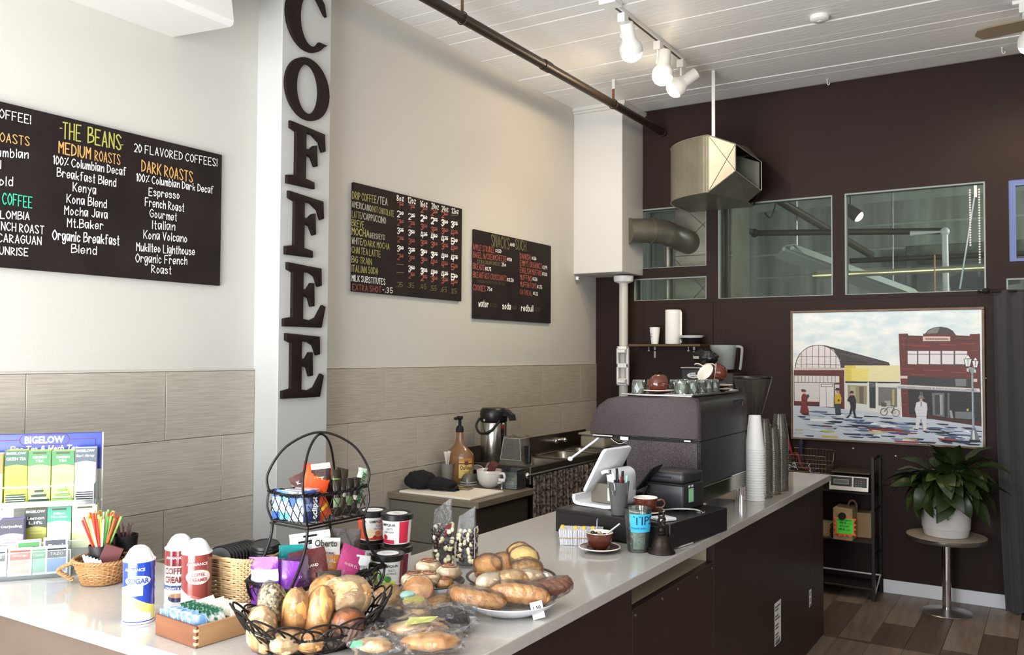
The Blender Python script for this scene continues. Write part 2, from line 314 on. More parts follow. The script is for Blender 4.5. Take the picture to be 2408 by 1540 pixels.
BOARD_B = [
('DRIP COFFEE',3.551,2.499,3.748,2.503,0.040,'o'),('/TEA',3.757,2.504,3.844,2.505,0.040,'w2'),('AMERICANO',3.549,2.453,3.704,2.450,0.033,'w2'),('/HOT CHOCOLATE',3.707,2.450,3.903,2.447,0.034,'o'),('LATTE',3.550,2.396,3.622,2.396,0.036,'o'),('/CAPPUCCINO',3.625,2.396,3.831,2.397,0.036,'w2'),('BREVE',3.549,2.348,3.647,2.348,0.036,'o'),('MOCHA',3.550,2.301,3.689,2.301,0.038,'o'),('(HERSHEYS)',3.696,2.299,3.824,2.302,0.029,'w2'),('WHITE',3.551,2.250,3.633,2.251,0.035,'w2'),('/DARK MOCHA',3.635,2.250,3.866,2.251,0.033,'o'),('CHAI TEA LATTE',3.551,2.201,3.787,2.198,0.035,'o'),('BIG TRAIN',3.551,2.148,3.713,2.148,0.035,'o'),('ITALIAN SODA',3.553,2.098,3.767,2.099,0.036,'o'),('MILK SUBSTITUTES',3.554,2.046,3.832,2.044,0.033,'w'),('EXTRA SHOT',3.559,1.997,3.796,1.998,0.032,'r'),('-.35',3.810,1.999,3.896,2.000,0.030,'w'),('8oz',3.930,2.546,3.991,2.552,0.031,'W'),('12oz',4.033,2.549,4.105,2.553,0.033,'W'),('16oz',4.151,2.544,4.220,2.550,0.035,'W'),('20oz',4.263,2.548,4.334,2.551,0.034,'W'),('24oz',4.367,2.546,4.436,2.551,0.033,'W'),('32oz',4.475,2.548,4.546,2.553,0.031,'W'),('1',3.933,2.504,3.956,2.506,0.035,'r'),('50',3.960,2.522,3.989,2.525,0.017,'r'),('-',3.960,2.518,3.989,2.522,0.016,'r'),('1',4.037,2.504,4.061,2.506,0.035,'r'),('75',4.065,2.521,4.095,2.525,0.018,'r'),('-',4.065,2.518,4.095,2.521,0.016,'r'),('2',4.157,2.510,4.181,2.512,0.036,'r'),('00',4.185,2.528,4.217,2.531,0.018,'r'),('-',4.185,2.524,4.217,2.528,0.017,'r'),('2',4.259,2.505,4.285,2.507,0.037,'r'),('25',4.289,2.523,4.321,2.526,0.018,'r'),('-',4.289,2.519,4.321,2.523,0.017,'r'),('2',4.367,2.505,4.394,2.507,0.037,'r'),('50',4.398,2.524,4.431,2.527,0.019,'r'),('-',4.398,2.520,4.431,2.524,0.017,'r'),('-',4.463,2.518,4.539,2.527,0.032,'d'),('2',3.934,2.450,3.957,2.452,0.035,'W'),('00',3.961,2.468,3.990,2.471,0.017,'W'),('-',3.961,2.464,3.990,2.467,0.016,'W'),('2',4.038,2.450,4.062,2.452,0.035,'W'),('25',4.066,2.468,4.096,2.471,0.018,'W'),('-',4.066,2.464,4.096,2.467,0.016,'W'),('2',4.157,2.455,4.182,2.457,0.036,'W'),('50',4.186,2.473,4.217,2.476,0.018,'W'),('-',4.186,2.469,4.217,2.473,0.017,'W'),('2',4.260,2.454,4.285,2.456,0.037,'W'),('75',4.289,2.472,4.322,2.475,0.018,'W'),('-',4.290,2.468,4.322,2.472,0.017,'W'),('3',4.368,2.455,4.394,2.457,0.037,'W'),('00',4.399,2.473,4.432,2.476,0.019,'W'),('-',4.399,2.469,4.432,2.473,0.017,'W'),('3',4.471,2.457,4.498,2.459,0.038,'W'),('75',4.502,2.476,4.537,2.479,0.019,'W'),('-',4.502,2.471,4.537,2.475,0.018,'W'),('2',3.935,2.402,3.958,2.404,0.035,'r'),('50',3.961,2.419,3.991,2.422,0.017,'r'),('-',3.962,2.416,3.991,2.419,0.016,'r'),('2',4.039,2.404,4.063,2.406,0.035,'r'),('75',4.066,2.421,4.097,2.424,0.018,'r'),('-',4.067,2.417,4.097,2.421,0.016,'r'),('3',4.158,2.403,4.183,2.405,0.036,'r'),('00',4.187,2.421,4.218,2.423,0.018,'r'),('-',4.187,2.417,4.218,2.420,0.017,'r'),('3',4.261,2.397,4.286,2.399,0.036,'r'),('25',4.290,2.415,4.323,2.418,0.018,'r'),('-',4.290,2.411,4.323,2.415,0.017,'r'),('3',4.369,2.402,4.395,2.404,0.037,'r'),('50',4.399,2.420,4.433,2.423,0.019,'r'),('-',4.399,2.416,4.433,2.420,0.017,'r'),('4',4.471,2.403,4.499,2.405,0.038,'r'),('25',4.503,2.421,4.538,2.424,0.019,'r'),('-',4.503,2.417,4.538,2.421,0.018,'r'),('3',3.936,2.352,3.959,2.353,0.035,'W'),('25',3.962,2.369,3.991,2.371,0.017,'W'),('-',3.962,2.365,3.991,2.368,0.016,'W'),('3',4.040,2.353,4.063,2.355,0.035,'W'),('50',4.067,2.370,4.097,2.372,0.018,'W'),('-',4.067,2.366,4.097,2.369,0.016,'W'),('4',4.159,2.353,4.183,2.355,0.036,'W'),('25',4.187,2.370,4.219,2.373,0.018,'W'),('-',4.187,2.367,4.219,2.370,0.017,'W'),('4',4.261,2.355,4.287,2.357,0.036,'W'),('50',4.291,2.373,4.323,2.375,0.018,'W'),('-',4.291,2.369,4.323,2.372,0.017,'W'),('4',4.369,2.351,4.396,2.353,0.037,'W'),('75',4.400,2.369,4.433,2.372,0.019,'W'),('-',4.400,2.365,4.433,2.368,0.017,'W'),('5',4.472,2.349,4.499,2.351,0.038,'W'),('00',4.504,2.367,4.538,2.370,0.019,'W'),('-',4.504,2.363,4.538,2.367,0.018,'W'),('2',3.936,2.302,3.959,2.304,0.035,'r'),('75',3.963,2.319,3.992,2.321,0.017,'r'),('-',3.963,2.315,3.992,2.318,0.016,'r'),('3',4.040,2.300,4.064,2.301,0.035,'r'),('00',4.068,2.317,4.098,2.319,0.018,'r'),('-',4.068,2.313,4.098,2.315,0.016,'r'),('3',4.159,2.304,4.184,2.305,0.036,'r'),('25',4.188,2.321,4.219,2.323,0.018,'r'),('-',4.188,2.317,4.219,2.320,0.017,'r'),('3',4.262,2.305,4.287,2.307,0.036,'r'),('50',4.291,2.323,4.324,2.325,0.018,'r'),('-',4.291,2.319,4.324,2.322,0.017,'r'),('3',4.370,2.305,4.396,2.306,0.037,'r'),('75',4.401,2.323,4.434,2.325,0.019,'r'),('-',4.401,2.319,4.434,2.322,0.017,'r'),('4',4.473,2.302,4.500,2.304,0.038,'r'),('50',4.504,2.320,4.539,2.323,0.019,'r'),('-',4.504,2.316,4.539,2.319,0.018,'r'),('3',3.937,2.247,3.960,2.248,0.035,'W'),('00',3.964,2.263,3.993,2.265,0.017,'W'),('-',3.964,2.260,3.993,2.262,0.016,'W'),('3',4.041,2.245,4.065,2.246,0.035,'W'),('25',4.069,2.262,4.099,2.264,0.018,'W'),('-',4.069,2.258,4.099,2.260,0.016,'W'),('3',4.160,2.246,4.185,2.247,0.036,'W'),('50',4.189,2.263,4.220,2.265,0.018,'W'),('-',4.189,2.259,4.220,2.262,0.017,'W'),('3',4.263,2.241,4.288,2.243,0.036,'W'),('75',4.292,2.259,4.325,2.261,0.018,'W'),('-',4.292,2.255,4.325,2.257,0.017,'W'),('4',4.371,2.242,4.397,2.243,0.037,'W'),('00',4.401,2.260,4.435,2.261,0.019,'W'),('-',4.401,2.256,4.435,2.258,0.017,'W'),('4',4.473,2.242,4.501,2.243,0.038,'W'),('75',4.505,2.260,4.540,2.261,0.019,'W'),('-',4.505,2.255,4.540,2.258,0.018,'W'),('2',3.938,2.199,3.961,2.200,0.035,'r'),('50',3.964,2.216,3.993,2.217,0.017,'r'),('-',3.964,2.212,3.993,2.214,0.016,'r'),('3',4.042,2.198,4.066,2.199,0.035,'r'),('00',4.069,2.215,4.099,2.216,0.018,'r'),('-',4.069,2.211,4.099,2.213,0.016,'r'),('3',4.161,2.198,4.186,2.199,0.036,'r'),('50',4.189,2.215,4.221,2.217,0.018,'r'),('-',4.190,2.211,4.221,2.213,0.017,'r'),('4',4.263,2.196,4.289,2.197,0.036,'r'),('00',4.293,2.213,4.325,2.215,0.018,'r'),('-',4.293,2.209,4.325,2.211,0.017,'r'),('4',4.371,2.192,4.398,2.193,0.037,'r'),('50',4.402,2.210,4.435,2.211,0.019,'r'),('-',4.402,2.206,4.435,2.208,0.017,'r'),('5',4.474,2.185,4.501,2.186,0.038,'r'),('25',4.506,2.202,4.540,2.204,0.019,'r'),('-',4.506,2.198,4.540,2.200,0.018,'r'),('-',3.933,2.156,3.996,2.160,0.030,'d'),('3',4.043,2.139,4.066,2.139,0.035,'W'),('50',4.070,2.155,4.100,2.156,0.018,'W'),('-',4.070,2.151,4.100,2.153,0.016,'W'),('3',4.162,2.133,4.186,2.133,0.036,'W'),('75',4.190,2.149,4.222,2.150,0.018,'W'),('-',4.190,2.145,4.222,2.147,0.017,'W'),('4',4.264,2.131,4.290,2.132,0.036,'W'),('00',4.294,2.148,4.326,2.149,0.018,'W'),('-',4.294,2.144,4.326,2.146,0.017,'W'),('4',4.372,2.130,4.399,2.130,0.037,'W'),('25',4.403,2.147,4.436,2.148,0.019,'W'),('-',4.403,2.143,4.436,2.145,0.017,'W'),('5',4.475,2.121,4.502,2.122,0.038,'W'),('50',4.507,2.138,4.541,2.139,0.019,'W'),('-',4.507,2.134,4.541,2.136,0.018,'W'),('-',3.933,2.108,3.997,2.112,0.030,'d'),('2',4.043,2.099,4.067,2.100,0.035,'r'),('50',4.071,2.115,4.101,2.116,0.018,'r'),('-',4.071,2.111,4.101,2.113,0.016,'r'),('2',4.162,2.093,4.187,2.094,0.036,'r'),('75',4.191,2.109,4.222,2.110,0.018,'r'),('-',4.191,2.105,4.222,2.107,0.017,'r'),('3',4.265,2.092,4.290,2.093,0.036,'r'),('00',4.294,2.109,4.327,2.110,0.018,'r'),('-',4.294,2.105,4.327,2.107,0.017,'r'),('3',4.373,2.091,4.399,2.092,0.037,'r'),('25',4.403,2.108,4.437,2.109,0.019,'r'),('-',4.403,2.104,4.437,2.106,0.017,'r'),('4',4.475,2.085,4.503,2.086,0.038,'r'),('00',4.507,2.102,4.541,2.104,0.019,'r'),('-',4.507,2.098,4.542,2.100,0.018,'r'),('.25',3.932,2.039,3.986,2.042,0.028,'d'),('.35',4.036,2.042,4.092,2.045,0.029,'d'),('.45',4.155,2.041,4.213,2.045,0.029,'d'),('.55',4.257,2.038,4.317,2.041,0.030,'d'),('.65',4.364,2.037,4.426,2.040,0.030,'d'),('.85',4.467,2.033,4.531,2.037,0.031,'d'),
]
BOARD_C = [
('SNACKS',4.936,2.386,5.164,2.388,0.079,'d'),('AND',5.175,2.414,5.238,2.416,0.021,'w'),('SUCH',5.248,2.399,5.390,2.397,0.072,'d'),('APPLE STRUDEL',4.717,2.341,4.973,2.343,0.037,'r'),('$1.50',4.989,2.350,5.059,2.352,0.022,'w'),('BAGEL W/CREAMCHEESE',4.718,2.289,5.124,2.297,0.037,'r'),('$1.50',5.135,2.306,5.197,2.307,0.021,'w'),('EXTRA CREAM CHEESE',4.767,2.257,5.043,2.262,0.021,'d'),('25¢',5.067,2.263,5.119,2.263,0.022,'w'),('BREADS',4.718,2.214,4.852,2.213,0.037,'r'),('$1.75',4.864,2.214,4.931,2.215,0.024,'w'),('BREAKFAST CROISSANTS',4.719,2.157,5.129,2.161,0.037,'r'),('$3.50',5.143,2.160,5.222,2.161,0.024,'w'),('CANADIAN BACON PROVOLONE+EGG',4.769,2.127,5.109,2.130,0.019,'D'),('COOKIES',4.720,2.073,4.866,2.071,0.037,'r'),('75¢',4.887,2.081,4.946,2.079,0.024,'w'),('DANISH',5.310,2.338,5.453,2.339,0.038,'r'),('$1.50',5.477,2.346,5.538,2.347,0.022,'w'),('EMMYS ORGANICS',5.311,2.288,5.622,2.289,0.039,'r'),('$2.99',5.635,2.291,5.701,2.293,0.025,'w'),('ENGLISH MUFFINS',5.311,2.237,5.623,2.235,0.039,'r'),('$1.00',5.632,2.242,5.702,2.241,0.024,'w'),('MUFFINS',5.315,2.186,5.474,2.185,0.037,'r'),('$1.50',5.489,2.193,5.555,2.193,0.023,'w'),('MUFFIN TOPS',5.315,2.135,5.543,2.135,0.037,'r'),('$1.75',5.558,2.140,5.625,2.139,0.024,'w'),('OATMEAL',5.313,2.082,5.483,2.079,0.034,'r'),('$3.25',5.498,2.087,5.563,2.085,0.023,'w'),('water',4.785,1.967,4.905,1.968,0.041,'w'),('$1.00',4.925,1.972,5.003,1.972,0.024,'D'),('soda',5.081,1.964,5.186,1.964,0.043,'w'),('$1.00',5.200,1.968,5.267,1.968,0.025,'D'),('redbull',5.331,1.962,5.496,1.963,0.044,'w'),('$2.50',5.521,1.969,5.598,1.970,0.027,'D'),
]
